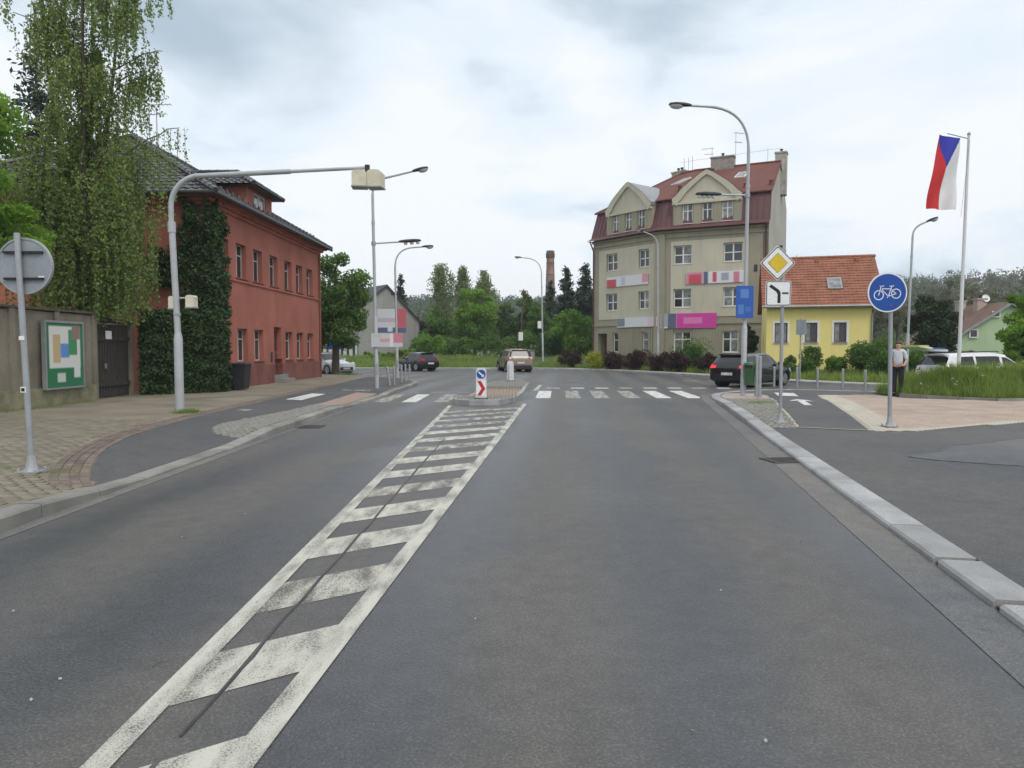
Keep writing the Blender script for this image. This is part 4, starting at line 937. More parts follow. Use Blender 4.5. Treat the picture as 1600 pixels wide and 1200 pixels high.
# ------------------------------------------------------------------ grey gabled house, far left of the junction
M_gry = mat('grey_render', (.30, .295, .275), .9, .1, .5, .1, 30, streak=.15); M_slat = mat('dark_slate', (.055, .053, .055), .7, .2, 2)
P = Vector((-15.7, 74, 0)); Q = Vector((-10.0, 78.2, 0)); g = (Q - P).normalized(); n = Vector((g.y, -g.x, 0)); Wd = (Q - P).length; back = -n
gh = thing('grey_house', (P.x, P.y, .3), 'grey rendered gabled house with dark slate roof behind the left tree', 'house')
EZg, RZg = 5.9, 8.3; Mg = frame(P.to_tuple(), g, n); MB().prism([(0, -.3), (Wd, -.3), (Wd, 4.6), (Wd * .45, RZg), (0, EZg)], -.3, 0, Mg).build('gable_wall', M_gry, gh)
Mf = frame((P + back * 11).to_tuple(), -back, -g); mb = MB()
gops = [(6.4 + i * 1.5, 7.2 + i * 1.5, .5, 2.1) for i in range(3)] + [(.8, 1.6, .5, 2.1), (2.4, 3.2, .5, 2.1), (4.2, 5.1, .2, 2.2)]
wallgrid(mb, Mf, 0, 11, 2.6, EZg, [], .2); mb.build('wall', M_gry, gh); mb = MB(); wallgrid(mb, Mf, 0, 11, -.3, 2.6, gops, .2); mb.build('shop_front', mat('white_render', (.66, .65, .62), .85, .06, 1), gh)
for o in gops: window(gh, Mf, o, .15, M_dmet, 1, 1, .06, M_glass)
def gr(a, d, z): p = P + g * a + back * d; return Vector((p.x, p.y, z))
mb = MB(); rr0, rr1 = gr(Wd * .45, -.25, RZg + .05), gr(Wd * .45, 11.2, RZg + .05)
mb.add([gr(-.35, -.25, EZg - .2), gr(-.35, 11.2, EZg - .2), rr1, rr0], [(0, 1, 2, 3)]); mb.add([gr(Wd + .2, -.25, 4.5), gr(Wd + .2, 11.2, 4.5), rr1, rr0], [(3, 2, 1, 0)])
mb.add([p - Vector((0, 0, .18)) for p in (gr(-.35, -.25, EZg - .2), rr0, gr(Wd + .2, -.25, 4.5))] + [gr(-.35, -.25, EZg - .2), rr0, gr(Wd + .2, -.25, 4.5)], [(0, 1, 4, 3), (1, 2, 5, 4)]); mb.build('roof', M_slat, gh, fix=False)

# ------------------------------------------------------------------ green house on the right
M_grn = mat('green_render', (.42, .53, .33), .88, .06, .6, streak=.08); M_brt = mat('brown_tile', (.17, .105, .082), .8, .16, 2, .2, 30)
Yg = 58; pkx = XP(1568, Yg); P = Vector((pkx - 4.1, Yg + .8, 0)); Q = Vector((pkx + 4.3, Yg - 1.2, 0)); g = (Q - P).normalized(); n = Vector((g.y, -g.x, 0)); back = (-n * .95 - g * .3).normalized(); Wd = (Q - P).length; zb = -.3
gn = thing('green_house', (P.x, P.y, zb), 'pale green gabled house with brown roof and satellite dish, far right', 'house')
pk_ = ZP(474, Yg); ez = ZP(533, Yg); Mg = frame(P.to_tuple(), g, n)
ops = [(3.15, 3.75, ZP(496, Yg), ZP(486, Yg)), (1.55, 2.2, ZP(528, Yg), ZP(514, Yg)), (4.0, 5.0, ZP(529, Yg), ZP(512, Yg)), (3.0, 4.0, ZP(562, Yg), ZP(553, Yg))]
mb = MB(); wallgrid(mb, Mg, 0, Wd, zb, ez, [o for o in ops if o[3] < ez], .15)
mb.build('wall', M_grn, gn)
MB().prism([(0, ez), (Wd, ez), (Wd / 2, pk_)], -.2, -.002, Mg).build('gable', M_grn, gn)
for o in ops:
    oo = o; dpt = .12 if o[3] < ez else -.06
    w_ = window(gn, Mg, oo, dpt, M_wfr, 1, 1, .09, M_glass)
def gq(a, d, z): p = P + g * a + back * d; return Vector((p.x, p.y, z))
k = (pk_ - ez) / (Wd / 2); mb = MB(); rr0, rr1 = gq(Wd / 2, -.35, pk_ + .1), gq(Wd / 2, 5.5, pk_ + .1)
a0, a1, c0, c1 = gq(-.5, -.35, ez - .5 * k + .1), gq(-.5, 5.5, ez - .5 * k + .1), gq(Wd + .5, -.35, ez - .5 * k + .1), gq(Wd + .5, 5.5, ez - .5 * k + .1)
mb.add([a0, a1, rr1, rr0], [(0, 1, 2, 3)]); mb.add([c0, c1, rr1, rr0], [(3, 2, 1, 0)]); ro_ = mb.build('roof', M_brt, gn, fix=False)
mb = MB()
for a, b in ((a0, rr0), (rr0, c0)): mb.add([a - n * -.02, b - n * -.02, b - Vector((0, 0, .22)) + n * .02, a - Vector((0, 0, .22)) + n * .02], [(0, 1, 2, 3)])
mb.build('verge_board', M_metal, gn, fix=False)
p = gq(Wd / 2 - .5, 2.4, 0); chimney(ro_, p.x, p.y, pk_ - .8, pk_ + .55, .75, .6, 0, mat('brick_chimney', (.42, .33, .28), .9, .2, 5), 1)
p = gq(Wd / 2 - .6, 4.6, 0); chimney(ro_, p.x, p.y, pk_ - .8, pk_ + .5, .6, .6, 0, None, 1)
p = gq(Wd / 2 - .2, 2.2, pk_ + .55); ds = MB(); Md = Matrix.Translation(p) @ Matrix.Rotation(R(70), 4, 'X'); ds.lathe([(.01, -.05), (.17, -.03), (.30, .025), (.32, .03), (.17, -.01), (.01, -.03)], (0, 0, 0), 16, Md); ds.tube([p - Vector((0, 0, 1.2)), p], .04, 6); ds.build('satellite_dish', M_wfr, ro_)

# ------------------------------------------------------------------ garden wall, gateway, factory chimney
M_conw = mat('old_concrete', (.21, .185, .145), .92, .22, 1.1, .3, 30, fine=.08, streak=.3)
gw = thing('garden_wall', (-12.3, 19, .12), 'weathered concrete garden wall with a mossy foot, far left', 'wall')
ys = np.linspace(9, 21.25, 8)
for a, b in zip(ys, ys[1:]): MB().box(-12.55, -12.27 + random.uniform(-.01, .01), a + .01, b - .01, .1, 2.62).build('wall_panel', M_conw, gw)
for yv in ys[1:]: MB().box(-12.6, -12.22, yv - .1, yv + .1, .1, 2.66).build('pilaster', M_conw, gw)
MB().box(-12.62, -12.2, 8.9, 21.4, 2.661, 2.72).build('coping', mat('dark_coping', (.09, .08, .065), .9, .2, 4), gw)
MB().box(-12.27, -12.19, 9, 21.2, .1, .62).build('plinth', mat('mossy_concrete', (.20, .19, .12), .95, .3, 3, .3, 40), gw)
gt = thing('garden_gate', (-12.45, 22.5, .12), 'dark timber gate in shadow between the garden wall and the ivy', 'gate')
M_gate = mat('dark_gate_wood', (.045, .038, .032), .8, .25, 6)
for i in range(14): MB().box(-12.56, -12.5, 21.48 + i * .15, 21.615 + i * .15, .16, 2.4).build('board', M_gate, gt)
fr = MB()
for z in (.5, 1.9): fr.box(-12.5, -12.45, 21.46, 23.6, z, z + .12)
fr.build('rail', M_gate, gt)
for yv in (21.38, 23.66): MB().box(-12.66, -12.4, yv - .07, yv + .07, .1, 2.6).build('gate_post', M_conw, gt)
MB().box(-12.66, -12.4, 21.3, 23.75, 2.45, 2.6).build('lintel', M_gate, gt); MB().box(-12.46, -12.43, 22.2, 22.5, 1.95, 2.2).build('house_plate', M_wfr, gt)
MB().box(-12.45, -12.41, 22.1, 22.16, 1.05, 1.2).build('handle', M_metal, gt)
GRN = (.02, .16, .07)
pb = MB().box(-.8, .8, -.03, .03, 0, 1.72).build('notice_board', blockmat('map_print', None, [(.08, .93, .30, .95, (.62, .63, .60)), (.18, .38, .38, .82, (.50, .38, .20)), (.38, .62, .46, .68, (.10, .26, .55)), (.60, .84, .50, .90, (.05, .25, .10)), (.70, .93, .75, .97, (.25, .17, .15)), (.28, .50, .08, .22, (.50, .56, .50)), (.74, .92, .14, .32, (.60, .64, .60))], GRN))
pb.location = (-12.13, 19.6, .62); pb.rotation_euler.z = R(90); tag(pb, 'green and white printed notice board on the garden wall', 'notice board')
fm = MB(); fm.box(-.86, -.8, -.05, .05, -.05, 1.78); fm.box(.8, .86, -.05, .05, -.05, 1.78); fm.box(-.8, .8, -.05, .05, -.05, 0); fm.box(-.8, .8, -.05, .05, 1.72, 1.78); fmo = link('frame', fm.mesh('frame', M_metal), pb)
Yc = 150; cxp = XP(859.5, Yc); fc = thing('factory_chimney', (cxp, Yc, 0), 'tall round brick factory chimney rising behind the trees', 'chimney')
M_cbr = mat('chimney_brick', (.27, .165, .13), .9, .35, .7, .2, 8, fine=.12, streak=.3); tz = ZP(392, Yc)
MB().lathe([(1.25, 0), (1.0, tz * .6), (.78, tz - 1.6)], (cxp, Yc, 0), 20).build('shaft', M_cbr, fc)
MB().lathe([(.78, tz - 1.6), (.92, tz - 1.3), (.92, tz - .5), (.82, tz - .4), (.82, tz), (.6, tz)], (cxp, Yc, 0), 20).build('crown', mat('sooty_brick', (.12, .08, .06), .9, .3, 2), fc)
for z in (tz - 2.6, tz - 5, tz - 8): MB().lathe([(.84 + (tz - z) * .012, z), (.84 + (tz - z) * .012, z + .12)], (cxp, Yc, 0), 20).build('iron_band', M_dmet, fc)

# ================================================================== STREET FURNITURE
M_galv = mat('galvanised_steel', (.36, .375, .39), .5, .12, 3, metal=.35, fine=.06)
M_galp = mat('painted_pole', (.42, .435, .45), .5, .12, 2, metal=.15, fine=.05)
M_sback = mat('sign_back', (.30, .33, .36), .55, .1, 3, metal=.3)
M_head = mat('lamp_housing', (.03, .033, .036), .6, .15, 6)
M_lens = mat('lamp_lens', (.50, .52, .52), .25, .1, 6)
M_signw = mat('sign_white', (.80, .80, .80), .4, .03, 3)
M_blk = mat('sign_black', (.015, .015, .016), .45, .1, 3)
M_blue = mat('sign_blue', (.012, .075, .34), .4, .08, 3)
M_yels = mat('sign_yellow', (.72, .50, .03), .4, .06, 3)
M_sred = mat('sign_red', (.50, .025, .035), .4, .06, 3)

def head(parent, p, d, L_=.62, lens=True, leds=0):
    d = Vector(d).normalized(); s_ = Vector((-d.y, d.x, 0)).normalized(); up_ = d.cross(s_); up_ = up_ if up_.z > 0 else -up_
    mb = MB(); mb.sm = True; st = [(0, .05, .05), (.12, .085, .07), (.35, .13, .085), (.7, .15, .085), (.95, .10, .06), (1.0, .03, .02)]; rings = []
    for t, w_, h in st: rings.append([Vector(p) + d * (t * L_) + s_ * (w_ * math.cos(a)) + up_ * (h * (math.sin(a) if math.sin(a) > 0 else math.sin(a) * .45)) for a in np.linspace(0, 2 * math.pi, 12, endpoint=False)])
    vs = [q for r_ in rings for q in r_]; mb.add(vs, [(i * 12 + k, i * 12 + (k + 1) % 12, (i + 1) * 12 + (k + 1) % 12, (i + 1) * 12 + k) for i in range(5) for k in range(12)] + [tuple(range(12)), tuple(60 + k for k in range(12))])
    h = mb.build('lamp_head', M_head, parent)
    if leds:
        for k in range(leds):
            q = Vector(p) + d * (L_ * (.3 + .55 * k / max(1, leds - 1))) - up_ * .05; MB().lathe([(.06, -.07), (.075, -.02), (.06, .02)], q, 8).build('lens', M_lens, h)
    elif lens:
        mb = MB(); mb.sm = True; c = Vector(p) + d * (L_ * .66) - up_ * .02
        for (rr, z) in ((.30, 0), (.26, -.06), (.14, -.10), (.01, -.115)):
            for a in np.linspace(0, 2 * math.pi, 12, endpoint=False): mb.v.append(tuple(c + d * (rr * L_ * 1.05 * math.cos(a)) + s_ * (rr * .45 * math.sin(a)) + up_ * z))
        mb.f = [(i * 12 + k, i * 12 + (k + 1) % 12, (i + 1) * 12 + (k + 1) % 12, (i + 1) * 12 + k) for i in range(3) for k in range(12)]; mb.build('lens', M_lens, h)
def lamp(base, H, arm, label, rb=.085, zc=(1.6, ), r2=.06, curve=1.0, th=6, hl=.62, name='street_lamp', lean=(0, 0)):
    t = thing(name, base, label, 'street lamp'); b = Vector(base); a = Vector((arm[0], arm[1], 0)); d = a.normalized(); th = R(th)
    K = b + Vector((lean[0], lean[1], H - a.length * math.tan(th))); curve = min(curve, a.length * .75); top = K - Vector((0, 0, curve)); ed_ = (d * math.cos(th) + Vector((0, 0, math.sin(th))))
    Hp = top.z - b.z
    def at(z): return b.lerp(top, z / Hp)
    z1 = zc[0]; MB().tube([b, at(z1), at(z1 + .1)], [rb, rb * .96, r2], 12).build('pole_base', M_galp, t)
    zc_ = Hp * .86; mb = MB(); mb.tube([at(z1 + .05), at(zc_)], [r2, r2 * .92], 10); mb.build('pole', M_galp, t)
    MB().tube([at(zc_ - .06), at(zc_ + .06)], r2 * 1.15, 10).build('collar', M_galp, t)
    pts = [at(zc_), top]; Q = K + ed_ * curve
    for k in range(1, 11): q = k / 10; pts.append(top * (1 - q) ** 2 + K * (2 * q * (1 - q)) + Q * q * q)
    e_ = K + a + Vector((0, 0, a.length * math.tan(th))); pts.append(e_)
    MB().tube(pts, [r2 * .88] * 2 + [r2 * .72] * 10 + [r2 * .6], 8).build('arm', M_galp, t)
    head(t, e_ - ed_ * .04, ed_, hl)
    MB().box(-.045, .045, -rb - .006, -rb + .02, .55, .95, Matrix.Translation(b)).build('hatch', M_galv, t)
    return t
# mast with the two crossing floodlights
b = G(281, 645, .13); b = Vector((b.x, b.y, .13)); fm_ = thing('floodlight_mast', b, 'grey bent mast on the left pavement carrying two cream floodlight boxes', 'light mast')
MB().tube([b, b + Vector((0, 0, 1.75)), b + Vector((0, 0, 1.9))], [.105, .10, .075], 14).build('pole_base', M_galp, fm_)
MB().tube([b + Vector((-.005, 0, 1.85)), b + Vector((-.09, 0, 4.35))], .072, 12).build('pole', M_galp, fm_); MB().tube([b + Vector((-.09, 0, 4.25)), b + Vector((-.095, 0, 4.5))], .088, 12).build('collar', M_galp, fm_)
E = AT(574, 262, 17.2); S = b + Vector((-.1, 0, 4.3)); pts = [S, S + Vector((0, 0, .55))]
for k in range(1, 10): q = k / 9 * R(80); pts.append(S + Vector((.72 * (1 - math.cos(q)), 0, .55 + .72 * math.sin(q))))
m_ = pts[-1].lerp(E, .55); MB().tube(pts + [m_], [.06] * 12, 10).build('arm', M_galp, fm_); MB().tube([m_ - (E - m_) * .05, E], [.045, .04], 8).build('arm_tip', M_galp, fm_)
def floodbox(parent, c, sx, sy, sz, nm='floodlight', rz=0):
    prof = [(-sx / 2, -sz), (sx / 2, -sz), (sx / 2, -.16 * sz), (sx * .36, -.03 * sz), (sx * .1, 0), (-sx * .1, 0), (-sx * .36, -.03 * sz), (-sx / 2, -.16 * sz)]
    M = Matrix.Translation(c) @ Matrix.Rotation(rz, 4, 'Z'); o = MB().prism(prof, -sy / 2, sy / 2, M).build(nm, M_cream, parent)
    MB().box(-sx / 2 - .012, sx / 2 + .012, -sy / 2 - .012, sy / 2 + .012, -sz - .03, -sz - .001, M).build('rim', M_metal, o); return o
MB().box(-.05, .05, -.05, .05, -.12, .06, Matrix.Translation(E)).build('bracket', M_head, fm_); MB().box(-.2, .2, -.03, .03, -.14, -.1, Matrix.Translation(E)).build('cross_bar', M_head, fm_)
floodbox(fm_, E + Vector((-.18, -.03, -.09)), .33, .36, .36, rz=.1); floodbox(fm_, E + Vector((.19, .03, -.07)), .34, .36, .38, rz=-.12)
q = b + Vector((0, 0, 2.62)); MB().tube([q + Vector((-.14, .06, .1)), q + Vector((.42, .1, .1))], .025, 6).build('bracket', M_galp, fm_)
floodbox(fm_, q + Vector((-.13, .05, .14)), .13, .2, .28); floodbox(fm_, q + Vector((.30, .08, .17)), .2, .22, .28)
MB().tube([q + Vector((-.002, 0, -.32)), q + Vector((-.002, 0, -.26))], .079, 10).build('clamp', M_galv, fm_)
# lamps
def cross_arm(t, b, z, a, leds=3):
    b = Vector(b); p = b + Vector((0, 0, z)); e_ = p + Vector((a[0], a[1], a[2])); MB().tube([p, e_], .03, 8).build('crossing_arm', M_galp, t); head(t, e_ - (e_ - p).normalized() * .03, e_ - p, .85, leds=leds); MB().tube([p - Vector((0, 0, .07)), p + Vector((0, 0, .07))], .085, 10).build('clamp', M_galv, t)
b = G(589, 607, .12); LA = lamp(b, 8.3, (1.55, .1), 'tall street lamp by the left crossing with an extra crossing light', zc=(2.7,), curve=.55, th=14, lean=(-.1, 0))
cross_arm(LA, b + Vector((-.08, 0, 0)), 5.55, (1.0, 0, .06))
b = G(621, 589.5, .12); LB = lamp(b, 7.0, (1.45, .3), 'street lamp behind the row of leaning bollards on the left corner', zc=(1.8,), curve=1.0, th=5, lean=(-.08, 0))
MB().box(-.3, .02, -.04, .04, 4.4, 4.5, Matrix.Translation(b)).build('bracket', M_head, LB)
Yl = 63; b = Vector((XP(848.5, Yl), Yl, .55)); lamp(b, ZP(402, Yl) - .55, (-1.75, .2), 'street lamp on the grass verge in front of the far trees', zc=(2.4,), curve=1.3, th=6, lean=(-.15, 0))
b = G(1161, 617, .1); LR = lamp(b, ZP(160, 23.9) - .1, (-1.98, -.1), 'tall street lamp beside the green bin at the right crossing', rb=.095, zc=(2.25,), r2=.062, curve=1.4, th=2, hl=.75, lean=(.06, 0))
cross_arm(LR, b + Vector((.04, 0, 0)), ZP(301, 23.9) - .1, (-.9, 0, .02), 4)
b = Vector((XP(1416, 37), 37, .15)); lamp(b, ZP(348, 37) - .15, (.55, -.3), 'street lamp behind the round cycle sign, beyond the side road', zc=(2.2,), curve=.5, th=20, lean=(.15, 0), hl=.55)
b = Vector((XP(1014, 56), 52.5, .3)); Yl = 52.5; lamp(b, ZP(363, Yl) - .3, (-1.15, -.3), 'street lamp standing directly in front of the apartment house', zc=(2.4,), curve=.8, th=15, lean=(-.1, 0))
# posters hung on lamp posts; the blue sign on the right lamp
def panel(name, c, w_, h, m, label, cat, rz=0, th=.03, back_m=None):
    o = MB().box(-w_ / 2, w_ / 2, -th / 2, th / 2, 0, h).build(name, m); o.location = c; o.rotation_euler.z = rz; tag(o, label, cat); return o
pa = G(589, 607, .12); Y = pa.y - .12
p1 = panel('lamp_poster', (XP(605, Y), Y, ZP(542, Y)), 49 * Y / FPX, 21 * Y / FPX, blockmat('poster_low', None, [(.05, .32, .72, .92, (.45, .50, .38)), (.28, .58, .35, .62, (.58, .30, .32)), (.70, 1.1, .3, 1.1, (.55, .20, .24)), (.60, .70, 0, 1, (.66, .66, .66))], (.52, .52, .54)), 'pale poster with red field on the tall left lamp, lower of the pair', 'poster')
Y2 = G(621, 589.5).y - .12
p2 = panel('lamp_poster', (XP(613, Y2), Y2, ZP(520, Y2)), 45 * Y2 / FPX, 37 * Y2 / FPX, blockmat('poster_high', None, [(.0, 1, 0, .22, (.10, .13, .22)), (.35, .52, .05, .3, (.60, .64, .70)), (.62, 1.1, .22, 1.1, (.50, .12, .15)), (.0, .62, .45, .62, (.50, .42, .48))], (.58, .60, .64)), 'white and red poster with navy foot on the lamp behind the bollards', 'poster')
for p_, back_ in ((p1, .08), (p2, .08)):
    link('clamp', MB().box(-.3, .1, .016, .09, .2, .24).mesh('clamp', M_galv), p_)
b = G(1161, 617, .1); Y = b.y - .12
bs = panel('blue_sign', (XP(1162, Y), Y, ZP(497, Y)), 27 * Y / FPX, 50 * Y / FPX, blockmat('blue_sign_face', None, [(.25, .72, .62, .9, (.09, .22, .52)), (.12, .45, .12, .42, (.07, .19, .48)), (.55, .85, .2, .35, (.05, .15, .42))], (.02, .095, .40)), 'blue rectangular sign fixed high on the lamp at the right crossing', 'sign')
link('clamp', MB().box(-.05, .05, .016, .09, .3, .36).mesh('clamp', M_galv), bs)
# ---- signs
def post(t, b, H, r_=.035, foot=True, lean=(0, 0)):
    b = Vector(b); MB().tube([b, b + Vector((lean[0], lean[1], H))], r_, 10).build('post', M_galv, t)
    if foot:
        f = MB(); f.box(-.13, .13, -.13, .13, 0, .015, Matrix.Translation(b)); f.lathe([(.085, .015), (.06, .09), (.045, .2)], b, 8); ft = f.build('foot', M_galv, t)
        for sx_, sy_ in ((-1, -1), (1, -1), (1, 1), (-1, 1)): MB().lathe([(.018, .015), (.018, .04), (.004, .05)], b + Vector((sx_ * .1, sy_ * .1, 0)), 6).build('bolt', M_galv, ft)
def disc(mb, c, r_, y0, y1, seg=40, r2=None):
    vs = []; fs = []
    a = np.linspace(0, 2 * math.pi, seg, endpoint=False); mb.prism([(c[0] + r_ * math.cos(x), c[1] + r_ * math.sin(x)) for x in a], y0, y1); return mb
def ringf(mb, c, r0, r1, y0, y1, seg=40):
    a = np.linspace(0, 2 * math.pi, seg, endpoint=False); n = seg
    vs = [(c[0] + r_ * math.cos(x), y, c[1] + r_ * math.sin(x)) for y in (y0, y1) for r_ in (r0, r1) for x in a]; fs = []
    for i in range(n):
        j = (i + 1) % n; fs += [(i, j, n + j, n + i), (2 * n + i, 3 * n + i, 3 * n + j, 2 * n + j), (n + i, n + j, 3 * n + j, 3 * n + i), (j, i, 2 * n + i, 2 * n + j)]
    mb.add(vs, fs); return mb
def bar2(mb, p, q, w_, y0, y1):
    p, q = Vector((p[0], p[1])), Vector((q[0], q[1])); d = (q - p).normalized(); n = Vector((-d.y, d.x)) * w_ / 2; p -= d * w_ * .3; q += d * w_ * .3
    mb.prism([tuple(p - n), tuple(q - n), tuple(q + n), tuple(p + n)], y0, y1); return mb
def place(mb, name, m, t, c, rz=0):                        # face built in local X,Z, facing -Y, moved to c
    M = Matrix.Translation(c) @ Matrix.Rotation(rz, 4, 'Z'); mb.v = [tuple(M @ Vector(p)) for p in mb.v]; return mb.build(name, m, t)
# left: back of a round sign
b = G(50, 737, .135); t = thing('round_sign', b, 'round traffic sign seen from behind on a grey post, far left', 'traffic sign'); post(t, b, 2.92, .036, lean=(-.09, 0))
c = AT(39, 416, b.y + .06); disc_ = place(disc(MB(), (0, 0), .335, -.012, .012), 'sign_plate', M_sback, t, c); place(ringf(MB(), (0, 0), .325, .345, -.022, .02), 'rim', M_galv, disc_, c)
for z in (-.155, .165): place(MB().box(-.24, .24, -.045, -.013, z - .014, z + .014), 'bracket', M_blk, t, c)
place(MB().box(.17, .24, -.0145, -.0125, -.14, -.12), 'sticker', M_signw, disc_, c)
for z, s_ in ((1.62, .05), (.98, .07)): MB().box(-.03, .03, -.042, -.03, z, z + s_, Matrix.Translation(b - Vector((.05, 0, 0)))).build('sticker', M_signw, t)
MB().box(-.02, .02, -.045, -.036, .98, 1.02, Matrix.Translation(b - Vector((.05, 0, -.015)))).build('sticker_print', M_blk, t)
# right: priority road diamond with the course-of-priority plate
b = G(1219, 660, .1); t = thing('priority_sign', b, 'yellow and white diamond priority sign above a white plate with black bend', 'traffic sign'); H = ZP(390, b.y) - .1; post(t, b, H - .1, .036)
c = AT(1215, 411, b.y - .06); S = .368
def sq(mb, h, y0, y1, r_=.12): # rounded diamond
    pts = []
    for k in range(4):
        a0 = math.pi / 2 * k; cc = (h * (1 - r_) * math.cos(a0), h * (1 - r_) * math.sin(a0))
        for q in np.linspace(-math.pi / 4, math.pi / 4, 5): pts.append((cc[0] + h * r_ * .72 * math.cos(a0 + q), cc[1] + h * r_ * .72 * math.sin(a0 + q)))
    return mb.prism(pts, y0, y1)
pl_ = place(sq(MB(), S, -.008, .008), 'diamond_plate', M_signw, t, c)
place(sq(MB(), S * .955, -.0102, -.0085), 'black_border', M_blk, pl_, c); place(sq(MB(), S * .885, -.0125, -.0105), 'white_field', M_signw, pl_, c)
place(sq(MB(), S * .57, -.0145, -.0127), 'black_outline', M_blk, pl_, c); place(sq(MB(), S * .545, -.017, -.0147), 'yellow_field', M_yels, pl_, c)
c = AT(1216, 458.5, b.y - .06); w_ = .262; h_ = .26
def rr(mb, w_, h, r_, y0, y1):
    pts = []
    for (sx_, sz_, a0) in ((1, 1, 0), (-1, 1, 90), (-1, -1, 180), (1, -1, 270)):
        for q in (0, 45, 90): pts.append((sx_ * (w_ - r_) + r_ * math.cos(R(a0 + q)), sz_ * (h - r_) + r_ * math.sin(R(a0 + q))))
    return mb.prism(pts, y0, y1)
sp_ = place(rr(MB(), w_, h_, .03, -.008, .008), 'direction_plate', M_signw, t, c); place(rr(MB(), w_ * .96, h_ * .96, .028, -.0102, -.0085), 'black_border', M_blk, sp_, c); place(rr(MB(), w_ * .90, h_ * .90, .024, -.0125, -.0105), 'white_field', M_signw, sp_, c)
bd = MB(); bd.prism([(-.02, -.2), (.045, -.2), (.045, .02), (.01, .075), (-.15, .185), (-.2, .14), (-.05, .035), (-.02, -.01)], -.0145, -.0127); place(bd, 'priority_bend', M_blk, sp_, c); place(MB().box(.075, .21, -.0145, -.0127, -.012, .022), 'side_road_bar', M_blk, sp_, c)
for z in (.15, -.15): place(MB().box(-.1, .1, .009, .03, z - .015, z + .015), 'bracket', M_galv, sp_, c)
# right: blue cycle track sign
b = G(1390, 666, .1); t = thing('cycle_sign', b, 'round blue cycle track sign on a grey post beside the pink paving', 'traffic sign'); post(t, b, ZP(470, b.y) - .1, .04, lean=(-.04, 0))
c = AT(1386.5, 457, b.y - .06); ra = 30.5 * b.y / FPX; pl_ = place(disc(MB(), (0, 0), ra, -.008, .008, 48), 'sign_plate', M_signw, t, c); place(disc(MB(), (0, 0), ra * .935, -.0105, -.0085, 48), 'blue_field', M_blue, pl_, c)
bk = MB(); s_ = ra * 2; y0, y1 = -.0135, -.0108
W1, W2 = (-.225 * s_, -.07 * s_), (.215 * s_, -.03 * s_)
for wc in (W1, W2): ringf(bk, wc, .105 * s_, .127 * s_, y0, y1, 28)
bb_, seat, hd, hbar = (.02 * s_, -.10 * s_), (.085 * s_, .105 * s_), (-.15 * s_, .105 * s_), (-.17 * s_, .15 * s_)
for p_, q_ in ((W1, hbar), ((-.14 * s_, .09 * s_), (.075 * s_, .09 * s_)), ((-.15 * s_, .07 * s_), bb_), (bb_, (.1 * s_, .15 * s_)), (bb_, W2), (W2, (.075 * s_, .085 * s_)), (hbar, (-.10 * s_, .165 * s_)), (hbar, (-.2 * s_, .165 * s_)), ((.05 * s_, .155 * s_), (.15 * s_, .165 * s_)), ((-.01 * s_, -.13 * s_), (.05 * s_, -.07 * s_))): bar2(bk, p_, q_, .02 * s_, y0, y1)
place(bk, 'bicycle_symbol', M_signw, pl_, c); place(MB().box(.06, .1, -.0125, -.0107, -.26, -.24), 'sticker', M_sred, pl_, c)
for z in (.16, -.16): place(MB().box(-.12, .12, .009, .03, z - .015, z + .015), 'bracket', M_galv, pl_, c)
# small parking plate on a thin pole behind
b = G(1249, 605.5, .1); Y = b.y; t = thing('small_sign', (b.x, 33, .15), 'small grey sign seen edge-on on a thin pole before the yellow house', 'traffic sign'); Y = 33; b = Vector((XP(1250, Y), Y, .15)); t.location = b; ROOT[t.name] = b
post(t, b, ZP(498, Y) - .15, .03, False); MB().box(-.09, .09, -.2, .2, 0, .68, Matrix.Translation((b.x, b.y - .05, ZP(523, Y))) @ Matrix.Rotation(R(55), 4, 'Z')).build('sign_plate', M_sback, t)
# island guide boards
def board(c, front, label):
    t = thing('island_board', c, label, 'guide board'); c = Vector(c)
    sgn = 1 if front else -1; M = Matrix.Translation(c) @ Matrix.Rotation(R(0 if front else 180), 4, 'Z')
    prof = [(-.165, 0), (.165, 0), (.15, .86), (.10, .935), (-.10, .935), (-.15, .86)]
    sh = MB().prism(prof, -.05, .05, M).build('shell', mat('white_plastic', (.62, .63, .62), .5, .08, 6), t)
    MB().prism([(-.07, 0), (.07, 0), (.05, .8), (-.05, .8)], .05, .16, M).build('rear_rib', MATS['white_plastic'], t); MB().box(-.2, .2, -.12, .2, 0, .03, M).build('foot_plate', M_blk, t)
    f = MB().prism([(-.135, .08), (.135, .08), (.13, .56), (-.13, .56)], -.054, -.0505, M).build('chevron_field', M_signw, t)
    MB().prism([(-.12, .10), (-.01, .10), (.125, .31), (-.01, .54), (-.12, .54), (.01, .31)], -.058, -.0545, M).build('red_chevron', M_sred, f)
    d = MB(); disc(d, (0, .74), .135, -.0545, -.0505, 28); d.v = [tuple(M @ Vector(p)) for p in d.v]; d = d.build('arrow_disc', M_blue, t)
    a = MB(); bar2(a, (-.07, .80), (.04, .70), .04, -.058, -.055); a.prism([(.085, .655), (.085, .745), (-.005, .655)], -.058, -.055); a.v = [tuple(M @ Vector(p)) for p in a.v]; a.build('white_arrow', M_signw, d)
    return t
b = G(752, 622.5, .16); board((b.x, b.y, .15), True, 'white guide board with blue arrow disc and red chevron at the island nose')
b = G(797.5, 595, .16); board((b.x, b.y, .15), False, 'white guide board seen from behind at the far end of the island')
